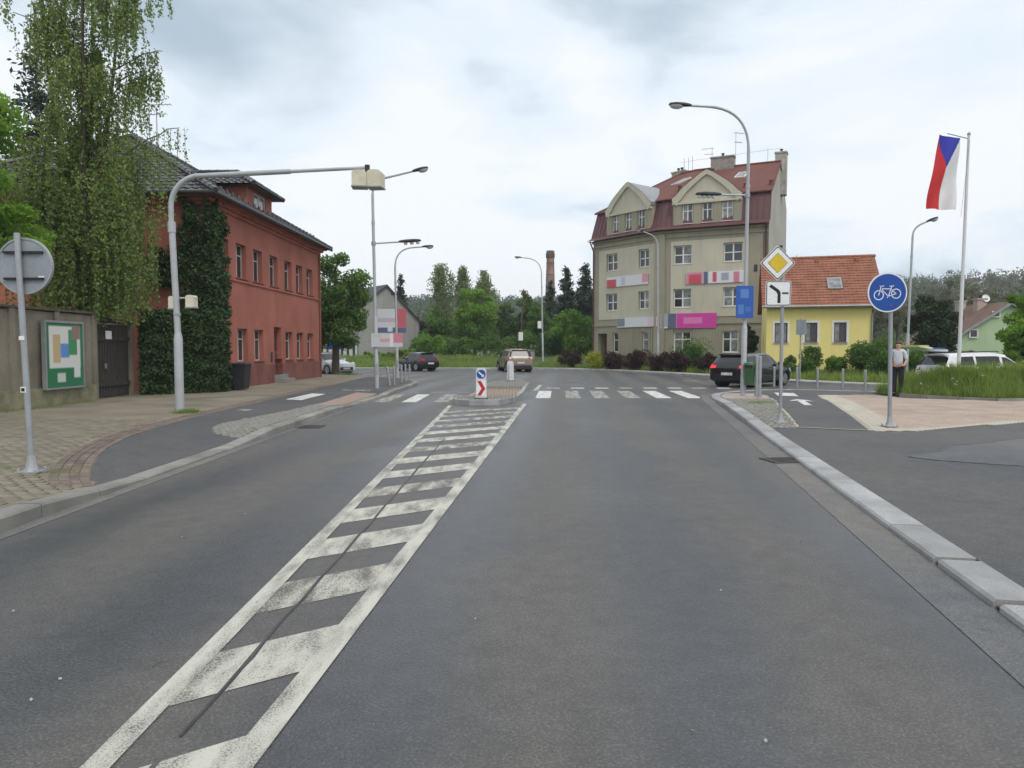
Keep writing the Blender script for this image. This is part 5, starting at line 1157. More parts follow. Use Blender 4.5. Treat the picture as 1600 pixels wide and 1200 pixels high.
# ---- bollards
def bollard(base_, H, lean, label, grp, r_=.045):
    t = thing('bollard', base_, label, 'bollard', grp); b = Vector(base_); tp = b + Vector((lean[0], lean[1], H)); MB().tube([b, tp], r_, 10).build('post', M_galv, t); MB().tube([tp, tp + Vector((0, 0, .025))], [r_ * 1.12, r_ * .7], 10).build('cap', M_galv, t)
    MB().tube([b, b + Vector((0, 0, .03))], r_ * 1.5, 10).build('base_ring', M_conk, t)
for i, (px, py, ty, lx_) in enumerate(((609, 602.5, 573.5, -.1), (616, 601.5, 572.5, -.01), (627.5, 598.5, 571, 0), (633.5, 596.5, 570, 0), (640, 592, 570, 0))):
    b = G(px, py, .13); bollard(b, (py - ty) * b.y / FPX, (lx_, 0), ('leaning bollard nearest the tall lamp on the left corner', 'second bollard from the tall lamp on the left corner', 'third bollard from the tall lamp on the left corner', 'fourth bollard from the tall lamp on the left corner', 'last bollard from the tall lamp, nearest the left kerb bend')[i], 'bollards on the left corner')
for i, (px, py, ty) in enumerate(((1209.5, 604, 574), (1245, 606, 575), (1277, 607, 576), (1316.5, 608, 577), (1351.5, 610.5, 579))):
    b = G(px, py, .1); bollard(b, (py - ty) * b.y / FPX, (0, 0), ('leftmost thin bollard of the row, right beside the black hatchback', 'second bollard from the left in the row along the side road', 'middle bollard of the row along the side road', 'fourth bollard from the left in the row along the side road', 'rightmost bollard of the row, nearest the cycle sign')[i], 'bollards along the side road')
for px, py, ty, lab in ((1182, 618, 556.5, 'thick steel post holding the green litter bin'), (1186.8, 619.5, 557.5, 'tall steel post just right of the litter bin post')):
    b = G(px, py, .1); bollard(b, (py - ty) * b.y / FPX, (0, 0), lab, 'tall steel posts at the right crossing', .055)
# green litter bin
b = G(1170.5, 617.5, .1); Y = b.y; z0 = ZP(602, Y); t = thing('litter_bin', (b.x, Y, z0), 'green plastic litter bin hung between lamp and steel post', 'litter bin')
M_bin = mat('green_plastic', (.05, .125, .055), .45, .12, 4); zt_ = ZP(567, Y); hb = zt_ - z0; mb = MB()
pr = [(.13, 0), (.15, .02), (.19, hb * .78), (.2, hb * .8), (.2, hb * .93), (.17, hb), (.02, hb * 1.04)]
mb.lathe(pr, (b.x, Y, z0), 14); mb.build('body', M_bin, t); MB().box(-.12, .12, -.215, -.17, hb * .81, hb * .91, Matrix.Translation((b.x, Y, z0)) @ Matrix.Rotation(R(-25), 4, 'Z')).build('opening', M_blk, t); MB().lathe([(.205, hb * .77), (.212, hb * .785), (.205, hb * .8)], (b.x, Y, z0), 14).build('rim', M_bin, t)
MB().box(.15, .27, -.02, .02, hb * .5, hb * .6, Matrix.Translation((b.x, Y, z0))).build('bracket', M_galv, t)
# black wheelie bin by the red house
b = Vector((-9.98, 26.55, .13)); t = thing('wheelie_bin', b, 'black wheelie bin standing against the red house by the ivy', 'waste bin'); M_bb = mat('black_plastic', (.022, .024, .027), .5, .2, 5)
mb = MB(); s0, s1, hh = .22, .29, .95; mb.add([(b.x + sx_ * s0, b.y + sy_ * s0 * 1.15, b.z + .06) for sx_, sy_ in ((-1, -1), (1, -1), (1, 1), (-1, 1))] + [(b.x + sx_ * s1, b.y + sy_ * s1 * 1.15, b.z + hh) for sx_, sy_ in ((-1, -1), (1, -1), (1, 1), (-1, 1))], [(3, 2, 1, 0), (4, 5, 6, 7)] + [(i, (i + 1) % 4, 4 + (i + 1) % 4, 4 + i) for i in range(4)]); mb.build('body', M_bb, t)
MB().box(-.34, .33, -.38, .36, hh, hh + .05, Matrix.Translation(b), bev=.03).build('lid', M_bb, t); MB().tube([b + Vector((-.36, -.25, hh - .02)), b + Vector((-.36, .25, hh - .02))], .02, 6).build('handle', M_bb, t)
for s_ in (-1, 1): MB().tube([b + Vector((-.18, s_ * .26, .1)), b + Vector((-.18, s_ * .31, .1))], .1, 12).build('wheel', M_blk, t)
# flag and flagpole
b = Vector((15.0, 24.3, .5)); fpole = thing('flagpole', b, 'white flagpole standing in the tall grass, carrying the national flag', 'flagpole'); zt_ = ZP(211, 24.3); xt = XP(1503, 24.3) - b.x; q = .105
MB().tube([b, b + Vector((xt * .75, 0, (zt_ - b.z) * .75)), Vector((b.x + xt, b.y, zt_))], [.062, .05, .04], 10).build('pole', mat('white_pole', (.66, .66, .66), .4, .05, 3), fpole); MB().lathe([(.05, 0), (.06, .04), (.02, .1)], (b.x + xt, b.y, zt_), 8).build('finial', M_galv, fpole)
MB().tube([(b.x + xt, b.y, zt_ - .12), (XP(1467, 24.3), 24.2, zt_ + .02)], .016, 6).build('flag_arm', M_galv, fpole)
MB().tube([(b.x + xt * .97, 24.25, zt_ - .2), (XP(1491.5, 24.3), 24.2, ZP(340, 24.3))], .006, 4).build('halyard', M_galv, fpole)
# cloth: three colour fields, cut along the wedge, hanging with soft folds
TL, TR, BR_, BL = Vector((1467, 210)), Vector((1499, 216)), Vector((1492, 329)), Vector((1450, 326))
def cloth(uu, vv):
    p = TL.lerp(TR, uu).lerp(BL.lerp(BR_, uu), vv); p.x += 2.2 * math.sin(vv * 5 + .5) * (1 - uu * .5) + vv * (1 - vv) * -4
    y = 24.2 + .07 * math.sin(uu * 9 + vv * 3) * (.3 + vv) + .05 * math.sin(vv * 8 + uu * 4); a = AT(p.x, p.y, 24.2); return Vector((a.x, y, a.z))
flag = thing('national_flag', cloth(.5, 0), 'hanging flag with blue wedge above red and white bands', 'flag')
nu, nv = 28, 56; mbs = {'white_band': MB(), 'red_band': MB(), 'blue_wedge': MB()}
for i in range(nu):
    for j in range(nv):
        for tri_ in (((i, j), (i + 1, j), (i, j + 1)), ((i + 1, j), (i + 1, j + 1), (i, j + 1))):
            cu = sum(p[0] for p in tri_) / 3 / nu; cv = sum(p[1] for p in tri_) / 3 / nv; half = abs(cu - .46)
            wedge = cv < .42 * (1 - (half / .54 if cu > .46 else half / .46)) + .02
            k = 'blue_wedge' if wedge else ('red_band' if cu < .46 else 'white_band'); mbs[k].add([cloth(p[0] / nu, p[1] / nv) for p in tri_], [(0, 1, 2)])
for k, c_ in (('white_band', (.74, .74, .74)), ('red_band', (.55, .03, .035)), ('blue_wedge', (.035, .045, .36))): mbs[k].sm = True; mbs[k].build(k, mat('flag_' + k, c_, .8, .05, 3), flag, fix=False)
# pole with box and cabinet on the far verge
Y = 66; b = Vector((XP(812, Y), Y, .6)); t = thing('utility_pole', b, 'thin leaning dark utility pole with a white box on the verge', 'pole'); tp = AT(818, 452, Y); MB().tube([b, tp], [.09, .06], 8).build('pole', M_wood, t); q = b.lerp(tp, .28); MB().box(-.2, .2, -.22, -.05, 0, .75, Matrix.Translation(q)).build('white_box', M_wfr, t); MB().box(-.4, .4, -.03, .03, -.2, -.12, Matrix.Translation(tp)).build('cross_arm', M_wood, t)
Y = 65; b = Vector((XP(829, Y), Y, .5)); t = thing('utility_cabinet', b, 'pale concrete utility cabinet in the grass beyond the brown car', 'cabinet'); MB().box(-.38, .38, -.2, .2, 0, 1.0, Matrix.Translation(b)).build('body', M_conk, t); MB().box(-.43, .43, -.25, .25, 1.0, 1.08, Matrix.Translation(b)).build('cap', M_conk, t); MB().box(-.3, .3, -.215, -.2, .12, .9, Matrix.Translation(b)).build('door', M_metal, t)
Y = 62.9; panel('lamp_plate', (XP(843, Y), Y, ZP(513, Y)), .32, .62, M_wfr, 'small white plate on the far street lamp', 'sign')
Y = 48; b = Vector((XP(524, Y), Y, .1)); t = thing('blue_road_sign', b, 'blue sign with a small yellow plate behind the left tree', 'traffic sign'); post(t, b, ZP(540, Y) - .1, .05, False); MB().box(-.42, .42, -.09, -.06, 0, .7, Matrix.Translation((b.x, Y, ZP(546, Y)))).build('sign_plate', M_blue, t); MB().box(-.25, .25, -.09, -.06, 0, .3, Matrix.Translation((b.x, Y, ZP(554, Y)))).build('yellow_plate', M_yels, t)

# ================================================================== CARS
M_tyre = mat('tyre', (.018, .018, .018), .85, .2, 10); M_rim = mat('alloy', (.42, .43, .44), .35, .1, 5, metal=.7); M_rimd = mat('dark_alloy', (.10, .10, .105), .4, .1, 5, metal=.6); M_cglass = mat('car_glass', (.012, .015, .017), .08, .2, 2, spec=.55)
M_trim = mat('black_trim', (.02, .02, .02), .6, .2, 6); M_tail = mat('tail_lamp', (.45, .012, .015), .2, .1, 4); M_brake = mat('lit_brake_lamp', (.95, .03, .03), .3, .05, 4, emit=.7); M_hl = mat('headlamp', (.55, .56, .58), .12, .1, 4); M_plate = mat('number_plate', (.58, .58, .58), .5, .25, 9)
def car(name, label, loc, hdg, paint, L_=4.25, W=1.8, H=1.48, belt=.95, kind='hatch', lit=False, rim=None, grp=None, plate='rear', estate=False):
    t = bpy.data.objects.new(name, None); COL.objects.link(t); tag(t, label, 'car', grp); ROOT[t.name] = Vector((0, 0, 0))
    hl = L_ / 2; w_ = W / 2; zb = .2; rw = .325; xf, xr = hl - .85, -hl + .78
    hood = belt - .08
    # stations: x, roof z, belt z, half width, bottom z, tag
    S = [(hl, .62, .60, .60 * w_, .34, 'n'), (hl - .04, .72, .68, .80 * w_, .26, 'n'), (hl - .22, hood - .1, hood - .16, .93 * w_, zb, 'hood'), (hl - .6, hood - .02, hood - .09, .985 * w_, zb, 'hood'), (hl - 1.05, hood + .05, belt - .06, w_, zb, 'ws'),
         (hl - 1.85, H - .06, belt, w_, zb, 'cab'), (hl - 2.25, H, belt + .01, w_, zb, 'cab'), (0.0, H + .005, belt + .015, w_, zb, 'cab')]
    if kind == 'hatch': S += [(-hl + 1.05, H - .035, belt + .04, w_, zb, 'cab'), (-hl + .46, H - .085, belt + .07, .985 * w_, zb, 'rg'), (-hl + .12, belt + .10, belt + .06, .955 * w_, zb + .02, 'n'), (-hl + .03, belt - .1, belt - .14, .93 * w_, zb + .06, 'n'), (-hl, .58, .56, .90 * w_, .28, 'end')]
    else: S += [(-hl + 1.2, H - .01, belt + .03, w_, zb, 'cab'), (-hl + .34, H - .05, belt + .05, .985 * w_, zb, 'rg'), (-hl + .1, belt + .10, belt + .06, .96 * w_, zb + .02, 'n'), (-hl + .02, belt - .1, belt - .14, .94 * w_, zb + .06, 'n'), (-hl, .60, .58, .92 * w_, .30, 'end')]
    def sect(x, zr, zbl, hw, zbt):
        cabk = max(0., min(1., (zr - zbl) / (H - belt))); wr = hw * (.93 - .17 * cabk)
        pts = [(0, zbt), (.55 * hw, zbt), (.86 * hw, zbt + .02), (.97 * hw, zbt + .14 * (zbl - zbt)), (1.0 * hw, zbt + .42 * (zbl - zbt)), (.985 * hw, zbt + .70 * (zbl - zbt)), (.955 * hw, zbl)]
        e_ = (wr, zr - .07 - .02 * cabk); pts += [(pts[6][0] + (e_[0] - pts[6][0]) * k, zbl + (e_[1] - zbl) * k) for k in (.12, .55, .9)] + [e_, (wr * .9, zr - .025), (wr * .55, zr - .004), (0, zr)]
        return pts
    secs_, tags = [], []
    for a, b in zip(S, S[1:]):
        n = max(2, int(math.dist(a[:2], b[:2]) / .085))
        for i in range(n):
            k = i / n; q = [a[j] + (b[j] - a[j]) * k for j in range(5)]; secs_.append((q[0], sect(*q))); tags.append((a[5], k))
    a = S[-1]; secs_.append((a[0], sect(*a[:5]))); NP = 14; ring = 2 * NP - 2
    V = []
    for x, pts in secs_: V += [(x, y, z) for y, z in pts] + [(x, -y, z) for y, z in reversed(pts[1:-1])]
    G_ = {'body': [], 'windscreen': [], 'rear_window': [], 'side_window': [], 'side_window_r': []}
    pil = [hl - 1.25, .12, -hl + 1.28 if kind == 'hatch' else -hl + 1.32]
    for i in range(len(secs_) - 1):
        tg, k = tags[i]; xm = (secs_[i][0] + secs_[i + 1][0]) / 2
        for j in range(ring):
            f = (i * ring + j, i * ring + (j + 1) % ring, (i + 1) * ring + (j + 1) % ring, (i + 1) * ring + j)
            jj = j if j < NP - 1 else ring - 1 - j; key = 'body'; zc = sum(V[q][2] for q in f) / 4
            if 1 <= jj <= 6 and zc < .78 and min(math.hypot(xm - xf, zc - rw), math.hypot(xm - xr, zc - rw)) < rw + .06: continue
            if tg == 'ws' and jj >= 10 and .1 < k < .97: key = 'windscreen'
            elif tg == 'rg' and jj >= 10 and .08 < k < .85: key = 'rear_window'
            elif jj in (7, 8) and (tg == 'cab' or (tg == 'ws' and k > .42)) and all(abs(xm - p_) > .05 for p_ in pil[1:]) and xm > -hl + .72: key = 'side_window' if j < NP - 1 else 'side_window_r'
            G_[key].append(f)
    n0 = len(secs_) - 1; G_['body'] += [tuple(range(ring)), tuple(n0 * ring + q for q in range(ring - 1, -1, -1))]
    for key, fs in G_.items():
        if not fs: continue
        us = sorted({q for f in fs for q in f}); ix = {q: k for k, q in enumerate(us)}; m = MB(); m.sm = True; m.v = [V[q] for q in us]; m.f = [tuple(ix[q] for q in f) for f in fs]
        m.build('side_window' if key.startswith('side') else key, paint if key == 'body' else M_cglass, t)
    MB().box(-hl + .3, hl - .3, -w_ + .22, w_ - .22, .16, .6).build('underbody', M_trim, t)
    for x in (xf, xr):
        for s in (1, -1):
            yo = s * (w_ - .01); wh = MB(); pr = [(rw - .03, -.11), (rw, -.08), (rw, .08), (rw - .03, .11), (rw - .1, .115), (rw - .115, .07)]
            M = Matrix.Translation((x, yo - s * .1, rw)) @ Matrix.Rotation(R(-90 * s), 4, 'X'); wh.lathe(pr, (0, 0, 0), 24, M); who = wh.build('wheel', M_tyre, t)
            rm = MB(); rm.lathe([(rw - .115, .06), (rw - .12, .085), (.05, .07), (.01, .09)], (0, 0, 0), 20, M)
            rmo = rm.build('hub_disc', M_rimd, who); sp2 = MB()
            for k in range(7):
                a = 2 * math.pi * k / 7; Ms = M @ Matrix.Rotation(a, 4, 'Z'); sp2.box(.03, rw - .11, -.026, .026, .082, .105, Ms)
            sp2.lathe([(rw - .105, .085), (rw - .105, .108), (rw - .135, .108), (rw - .135, .085)], (0, 0, 0), 20, M); sp2.build('rim', rim or M_rim, who)
            arch = MB(); aa = np.linspace(-.25, math.pi + .25, 18); arch.tube([(x + (rw + .075) * math.cos(q), s * (w_ - .02), rw + (rw + .075) * math.sin(q)) for q in aa], .036, 6); arch.build('wheel_arch', paint if kind == 'hatch' else M_trim, t)
            MB().tube([(x, s * (w_ - .42), rw + .02), (x, s * (w_ - .22), rw + .02)], rw + .06, 18).build('wheel_well', M_trim, t)
    bz = belt
    for s in (1, -1):
        tl = MB(); tl.add([(-hl + .0, s * w_ * .62, bz - .12), (-hl + .02, s * w_ * .62, bz - .02), (-hl + .13, s * w_ * .93, bz + .03), (-hl + .03, s * w_ * .93, bz - .13), (-hl + .42, s * (w_ + .004), bz + .02), (-hl + .36, s * (w_ + .004), bz - .1), (-hl + .16, s * w_ * .6, bz - .1), (-hl + .2, s * w_ * .6, bz)], [(0, 1, 2, 3), (3, 2, 4, 5), (1, 7, 4, 2), (0, 3, 5, 6), (0, 6, 7, 1), (5, 4, 7, 6)]); tl.build('tail_light', M_brake if lit else M_tail, t)
        h_ = MB(); h_.add([(hl - .06, s * w_ * .5, .60), (hl - .09, s * w_ * .5, .73), (hl - .2, s * w_ * .9, .78), (hl - .14, s * w_ * .92, .62), (hl - .5, s * (w_ * .985), .80), (hl - .34, s * (w_ * .97), .64), (hl - .3, s * w_ * .5, .62), (hl - .3, s * w_ * .5, .74)], [(0, 1, 2, 3), (3, 2, 4, 5), (1, 7, 4, 2), (0, 3, 5, 6), (0, 6, 7, 1), (5, 4, 7, 6)]); h_.build('headlight', M_hl, t)
        mi = MB(); mi.sm = True; c_ = Vector((hl - 1.5, s * (w_ + .08), bz + .06)); mi.lathe([(.02, -.09), (.09, -.07), (.11, 0), (.09, .06), (.02, .075)], c_, 10); mi.build('mirror', paint, t)
        for x_ in (.0, -.95): MB().box(x_ - .1, x_ + .1, s * w_ - .01, s * w_ + .025, bz - .13, bz - .10).build('door_handle', paint, t)
        sm_ = MB()
        for x_ in (hl - 1.42, .16, -hl + 1.32): sm_.tube([(x_, s * (w_ + .0), .32), (x_, s * (w_ + .002), bz - .35), (x_, s * w_ * .985, bz - .05)], .006, 4)
        sm_.build('door_seam', M_trim, t)
        MB().box(-hl + 1.2, hl - 1.25, s * w_ - .03, s * w_ + .008, .26, .34).build('sill_trim', M_trim, t)
        if kind == 'suv': MB().tube([(hl - 2.1, s * w_ * .7, H + .03), (0, s * w_ * .7, H + .06), (-hl + .7, s * w_ * .7, H + .0)], .02, 6).build('roof_rail', M_trim, t)
    MB().box(-hl - .02, -hl + .1, -w_ * .82, w_ * .82, .30, .47).build('rear_bumper', M_trim if kind == 'suv' else paint, t); MB().box(hl - .1, hl + .015, -w_ * .55, w_ * .55, .32, .5).build('grille', M_trim, t)
    MB().box(-hl - .028, -hl - .005, -.26, .26, .52 if kind == 'hatch' else .6, .64 if kind == 'hatch' else .72).build('number_plate', M_plate, t); MB().box(hl + .0, hl + .022, -.26, .26, .36, .47).build('number_plate', M_plate, t)
    spx = -hl + (.50 if kind == 'hatch' else .38); MB().box(spx - .16, spx + .12, -w_ * .66, w_ * .66, H - .115, H - .06).build('spoiler', paint, t)
    t.location = loc; t.rotation_euler.z = hdg; ROOT[t.name] = Vector(loc); return t
P_black = mat('black_car_paint', (.010, .011, .013), .22, .2, 2, coat=.6); P_brown = mat('brown_car_paint', (.25, .195, .15), .3, .08, 2, metal=.35, coat=.5); P_white = mat('white_car_paint', (.70, .71, .72), .3, .05, 2, coat=.5)
car('hatchback_car', 'black hatchback with brake lights on, turning into the side road', (10.75, 32.35, 0), R(43), P_black, 4.3, 1.8, 1.47, .95, 'hatch', True)
car('suv_car', 'brown sport utility car driving away beyond the traffic island', (.15, 53.6, 0), R(90 + 13), P_brown, 4.4, 1.85, 1.66, 1.02, 'suv', False)
car('small_black_car', 'small black car driving away left at the far side of the junction', (-7.2, 54.6, 0), R(90 + 42), P_black, 3.7, 1.66, 1.42, .92, 'hatch', False, M_rim)
car('white_car', 'white car half hidden behind the trunk of the left tree', (-12.0, 46.8, 0), R(-40), P_white, 4.2, 1.76, 1.42, .9, 'hatch')
pv = car('patrol_car', 'white car with raised tailgate parked behind the tall grass', (18.6, 28.6, 0), R(5), P_white, 4.5, 1.84, 1.5, .92, 'suv')
tgm = MB(); tgm.add([(-2.0, -.75, 1.62), (-2.0, .75, 1.62), (-3.15, .7, 1.78), (-3.15, -.7, 1.78)] + [(-2.0, -.75, 1.55), (-2.0, .75, 1.55), (-3.15, .7, 1.72), (-3.15, -.7, 1.72)], [(0, 1, 2, 3), (7, 6, 5, 4), (0, 3, 7, 4), (1, 5, 6, 2), (2, 6, 7, 3)]); link('tailgate', tgm.mesh('tailgate', P_white), pv)
link('blue_stripe', MB().box(-2.6, -2.1, -.77, .77, 1.66, 1.70).mesh('blue_stripe', M_blue), pv); link('yellow_stripe', MB().box(-3.16, -2.75, -.71, .71, 1.73, 1.79).mesh('yellow_stripe', mat('lime', (.55, .62, .12), .4)), pv)

# ================================================================== PERSON (behind the cycle sign)
def skin(name, verts, edges, rad, m, parent, sub=2, root=0):
    me = bpy.data.meshes.new(name); me.from_pydata(verts, edges, []); o = link(name, me, parent); o.modifiers.new('skin', 'SKIN')
    for i, r_ in enumerate(rad): d = me.skin_vertices[0].data[i]; d.radius = r_ if hasattr(r_, '__len__') else (r_, r_); d.use_root = (i == root)
    s_ = o.modifiers.new('sub', 'SUBSURF'); s_.levels = sub; s_.render_levels = sub
    o.modifiers['skin'].use_smooth_shade = True
    dg = bpy.context.evaluated_depsgraph_get(); ev_ = o.evaluated_get(dg); nm = bpy.data.meshes.new_from_object(ev_); o.modifiers.clear(); o.data = nm; nm.materials.clear(); nm.materials.append(m); return o
b = G(1402, 618, .1); pe = bpy.data.objects.new('person', None); COL.objects.link(pe); tag(pe, 'person in light shirt and black trousers standing behind the cycle sign', 'person'); ROOT[pe.name] = Vector((0, 0, 0))
M_skin = mat('skin', (.50, .31, .23), .55, .06, 6); M_shirt = mat('light_shirt', (.55, .58, .64), .8, .08, 8); M_trs = mat('black_cloth', (.016, .017, .024), .85, .2, 8); M_hair = mat('brown_hair', (.09, .055, .035), .7, .3, 20)
body_v = [(0, 0, .98), (0, -.01, 1.15), (0, 0, 1.35), (0, .01, 1.46), (0, -.005, 1.52), (0, -.015, 1.60), (0, -.02, 1.69), (.17, .01, 1.43), (-.17, .01, 1.43), (.24, .03, 1.16), (-.24, .03, 1.16), (.19, -.14, .98), (-.19, -.14, .98), (.10, -.2, .99), (-.10, -.2, .99), (.09, 0, .92), (-.09, 0, .92), (.10, -.01, .52), (-.10, .0, .52), (.11, .02, .1), (-.11, .03, .1), (.12, -.12, .04), (-.12, -.11, .04)]
body_e = [(0, 1), (1, 2), (2, 3), (3, 4), (4, 5), (5, 6), (3, 7), (3, 8), (7, 9), (8, 10), (9, 11), (10, 12), (11, 13), (12, 14), (0, 15), (0, 16), (15, 17), (16, 18), (17, 19), (18, 20), (19, 21), (20, 22)]
body_r = [(.15, .11), (.14, .10), (.16, .11), (.11, .09), .055, (.078, .09), (.07, .085), .062, .062, .045, .045, .034, .034, .03, .03, .09, .09, .066, .066, .045, .045, .035, .035]
skin('body', body_v, body_e, body_r, M_skin, pe)
sv = [(0, 0, .90)] + [body_v[i] for i in (1, 2, 3, 7, 8, 9, 10)]; skin('shirt', sv, [(0, 1), (1, 2), (2, 3), (3, 4), (3, 5), (4, 6), (5, 7)], [(.16, .122), (.15, .112), (.165, .12), (.10, .095), .07, .07, .056, .056], M_shirt, pe)
tv = [(0, 0, 1.04)] + [(*body_v[i][:2], body_v[i][2] - (.04 if i > 18 else 0)) for i in (15, 16, 17, 18, 19, 20)]; skin('trousers', tv, [(0, 1), (0, 2), (1, 3), (2, 4), (3, 5), (4, 6)], [(.162, .128), .108, .108, .085, .085, .072, .072], M_trs, pe)
for s in (-1, 1): MB().tube([(s * .112, .085, .052), (s * .113, .03, .062), (s * .117, -.06, .05), (s * .122, -.15, .042), (s * .124, -.185, .036)], [.03, .056, .052, .046, .022], 10).build('shoe', M_blk, pe)
hm = MB(); hm.sm = True; hm.lathe([(.05, 0), (.085, .02), (.092, .06), (.07, .095), (.02, .11)], (0, .022, 1.66), 14); hm.build('hair', M_hair, pe)
fc_ = MB(); fc_.lathe([(.004, 0), (.018, .01), (.012, .045)], (0, -.125, 1.63), 6); fc_.build('nose', M_skin, pe)
for s in (-1, 1): MB().lathe([(.004, -.01), (.012, 0), (.004, .01)], (s * .035, -.108, 1.675), 6).build('eye', M_blk, pe)
for s in (-1, 1):                                           # five fingers on each hand, loosely curled in front of the waist
    h0 = Vector((s * .10, -.2, .99)); fm = MB()
    for k in range(4):
        z = .985 + (k - 1.5) * .019; l = (.062, .075, .07, .055)[k]; fm.tube([h0 + Vector((0, -.005, z - .99)), h0 + Vector((-s * l * .6, -.02, z - .992)), h0 + Vector((-s * l, -.006, z - .996))], [.011, .010, .008], 6)
    fm.tube([h0 + Vector((s * .02, -.015, .02)), h0 + Vector((-s * .015, -.04, .045)), h0 + Vector((-s * .04, -.045, .05))], [.013, .011, .009], 6); fm.build('fingers', M_skin, pe)
pe.location = b; pe.rotation_euler.z = R(-35); pe.scale = (1.02, 1.02, 1.02)

# ================================================================== VEGETATION
L_birch = leafmat('birch_leaf', (0.1381, 0.2031, 0.065), (0.2681, 0.3494, 0.1137), .5, .4)
L_maple = leafmat('maple_leaf', (0.115, 0.2185, 0.0345), (0.2415, 0.391, 0.069), .7, .45)
L_mid = leafmat('linden_leaf', (0.0585, 0.1235, 0.0286), (0.143, 0.247, 0.0585), .45, .38)
L_far = leafmat('mixed_leaf', (0.0715, 0.13, 0.0364), (0.169, 0.26, 0.078), .3, .35)
L_bright = leafmat('spring_leaf', (0.104, 0.2015, 0.0312), (0.2275, 0.377, 0.065), .35, .42)
L_pale = leafmat('pale_leaf', (0.13, 0.169, 0.0806), (0.247, 0.299, 0.143), .4, .35)
L_spr = leafmat('spruce_needle', (0.0207, 0.0391, 0.023), (0.05175, 0.0805, 0.046), .8, .12)
L_thuja = leafmat('thuja_scale', (0.0184, 0.0391, 0.01495), (0.046, 0.0805, 0.0299), .9, .12)
L_ivy = leafmat('ivy_leaf', (0.024, 0.048, 0.018), (0.075, 0.1275, 0.045), 1.3, .15)
L_burg = leafmat('burgundy_leaf', (.028, .013, .013), (.062, .027, .024), 1.2, .2)
L_yelg = leafmat('golden_leaf', (.22, .24, .02), (.38, .40, .04), 1.5, .3)
L_bare = leafmat('budding_leaf', (0.1105, 0.1144, 0.0676), (0.195, 0.195, 0.1144), .5, .25)
L_grass = leafmat('grass_blade', (.125, .19, .038), (.27, .34, .095), .6, .4)
M_bark = mat('bark', (.075, .06, .048), .9, .3, 5, .4, 40); M_bbark = mat('birch_bark', (.28, .26, .23), .85, .5, 3, .3, 40)

def leaf_mesh(name, P, S, m, parent, asp=.55, droop=None, up=0.0):
    P = np.asarray(P, dtype=np.float64); n = len(P); S = np.broadcast_to(np.asarray(S, dtype=np.float64), (n,))
    a = rng.normal(size=(n, 3)); 
    if droop is not None: a = a * .45 + np.array(droop)
    a /= np.linalg.norm(a, axis=1)[:, None]; r_ = rng.normal(size=(n, 3)); 
    if up: r_ = np.cross(a, rng.normal(size=(n, 3)) * .5 + np.array([0, 0, up]))
    b = r_ - (r_ * a).sum(1)[:, None] * a; b /= np.linalg.norm(b, axis=1)[:, None] + 1e-9
    s_ = (S * rng.uniform(.7, 1.3, n))[:, None]; V = np.empty((n, 4, 3)); V[:, 0] = P - a * s_ * .5; V[:, 1] = P + b * s_ * asp * .5; V[:, 2] = P + a * s_ * .5; V[:, 3] = P - b * s_ * asp * .5
    off = np.array(ROOT[parent.name]) if parent is not None else np.zeros(3); V = (V - off).reshape(-1, 3)
    me = bpy.data.meshes.new(name); me.vertices.add(n * 4); me.vertices.foreach_set('co', V.astype(np.float32).ravel()); me.loops.add(n * 4); me.loops.foreach_set('vertex_index', np.arange(n * 4, dtype=np.int32)); me.polygons.add(n)
    me.polygons.foreach_set('loop_start', np.arange(n, dtype=np.int32) * 4); me.polygons.foreach_set('loop_total', np.full(n, 4, dtype=np.int32)); me.update(calc_edges=True); me.materials.append(m)
    return link(name, me, parent)
def unit(n): v = rng.normal(size=(n, 3)); return v / np.linalg.norm(v, axis=1)[:, None]
def clumps(c, rad, k, fill=2.0, cut=-.75):
    out = []
    while len(out) < k:
        d = unit(1)[0]; r_ = rng.uniform() ** (1 / fill)
        if d[2] * r_ < cut: continue
        sh = 1.0 if d[2] > -.2 else 1.0 + .25 * (d[2] + .2)
        out.append(np.array(c) + d * r_ * np.array(rad) * np.array([sh, sh, 1]))
    return np.array(out)
def crown_pts(C, cr, n, flat=.7):
    k = len(C); i = rng.integers(0, k, n); r_ = cr * rng.uniform(.6, 1.25, k)[i]; d = unit(n); return C[i] + d * (r_ * rng.uniform(0, 1, n) ** .45)[:, None] * np.array([1, 1, flat])
def limbs(mb, b, C, trunk_top, r0, k, seg=5):
    b = Vector(b); tt = Vector(trunk_top)
    for q in C[rng.choice(len(C), min(k, len(C)), replace=False)]:
        q = Vector(q); t = rng.uniform(.35, .95); s_ = b.lerp(tt, t); md = s_.lerp(q, .5) + Vector((rng.normal() * .1, rng.normal() * .1, .12 * (q - s_).length)); rr_ = r0 * (.5 - .3 * t); mb.tube([s_, md, q], [rr_, rr_ * .6, rr_ * .2], seg, False)
def tree(name, label, x, y, z0, H, W, m, n=6000, leaf=.28, k=26, cr=.2, trunk=.25, bottom=.15, group=None, bark=None, D=None, fill=2.2, cat='tree', lean=(0, 0), flat=.75):
    t = thing(name, (x, y, z0), label, cat, group); D = D or W; hb = H * bottom; c = (x + lean[0], y + lean[1], z0 + (H + hb) / 2); rad = (W / 2 * .82, D / 2 * .82, (H - hb) / 2 * .86)
    C = clumps(c, rad, k, fill); leaf_mesh('crown', crown_pts(C, cr * min(W, H), n, flat), leaf, m, t)
    mb = MB(); tt = (x + lean[0] * .8, y, z0 + H * .8); r0 = trunk; mb.tube([(x, y, z0 - .2), (x + lean[0] * .3 + r0 * .3, y, z0 + H * .3), tt], [r0, r0 * .7, r0 * .18], 7); limbs(mb, (x, y, z0), C, tt, r0, min(k, 22)); mb.build('trunk', bark or M_bark, t); return t
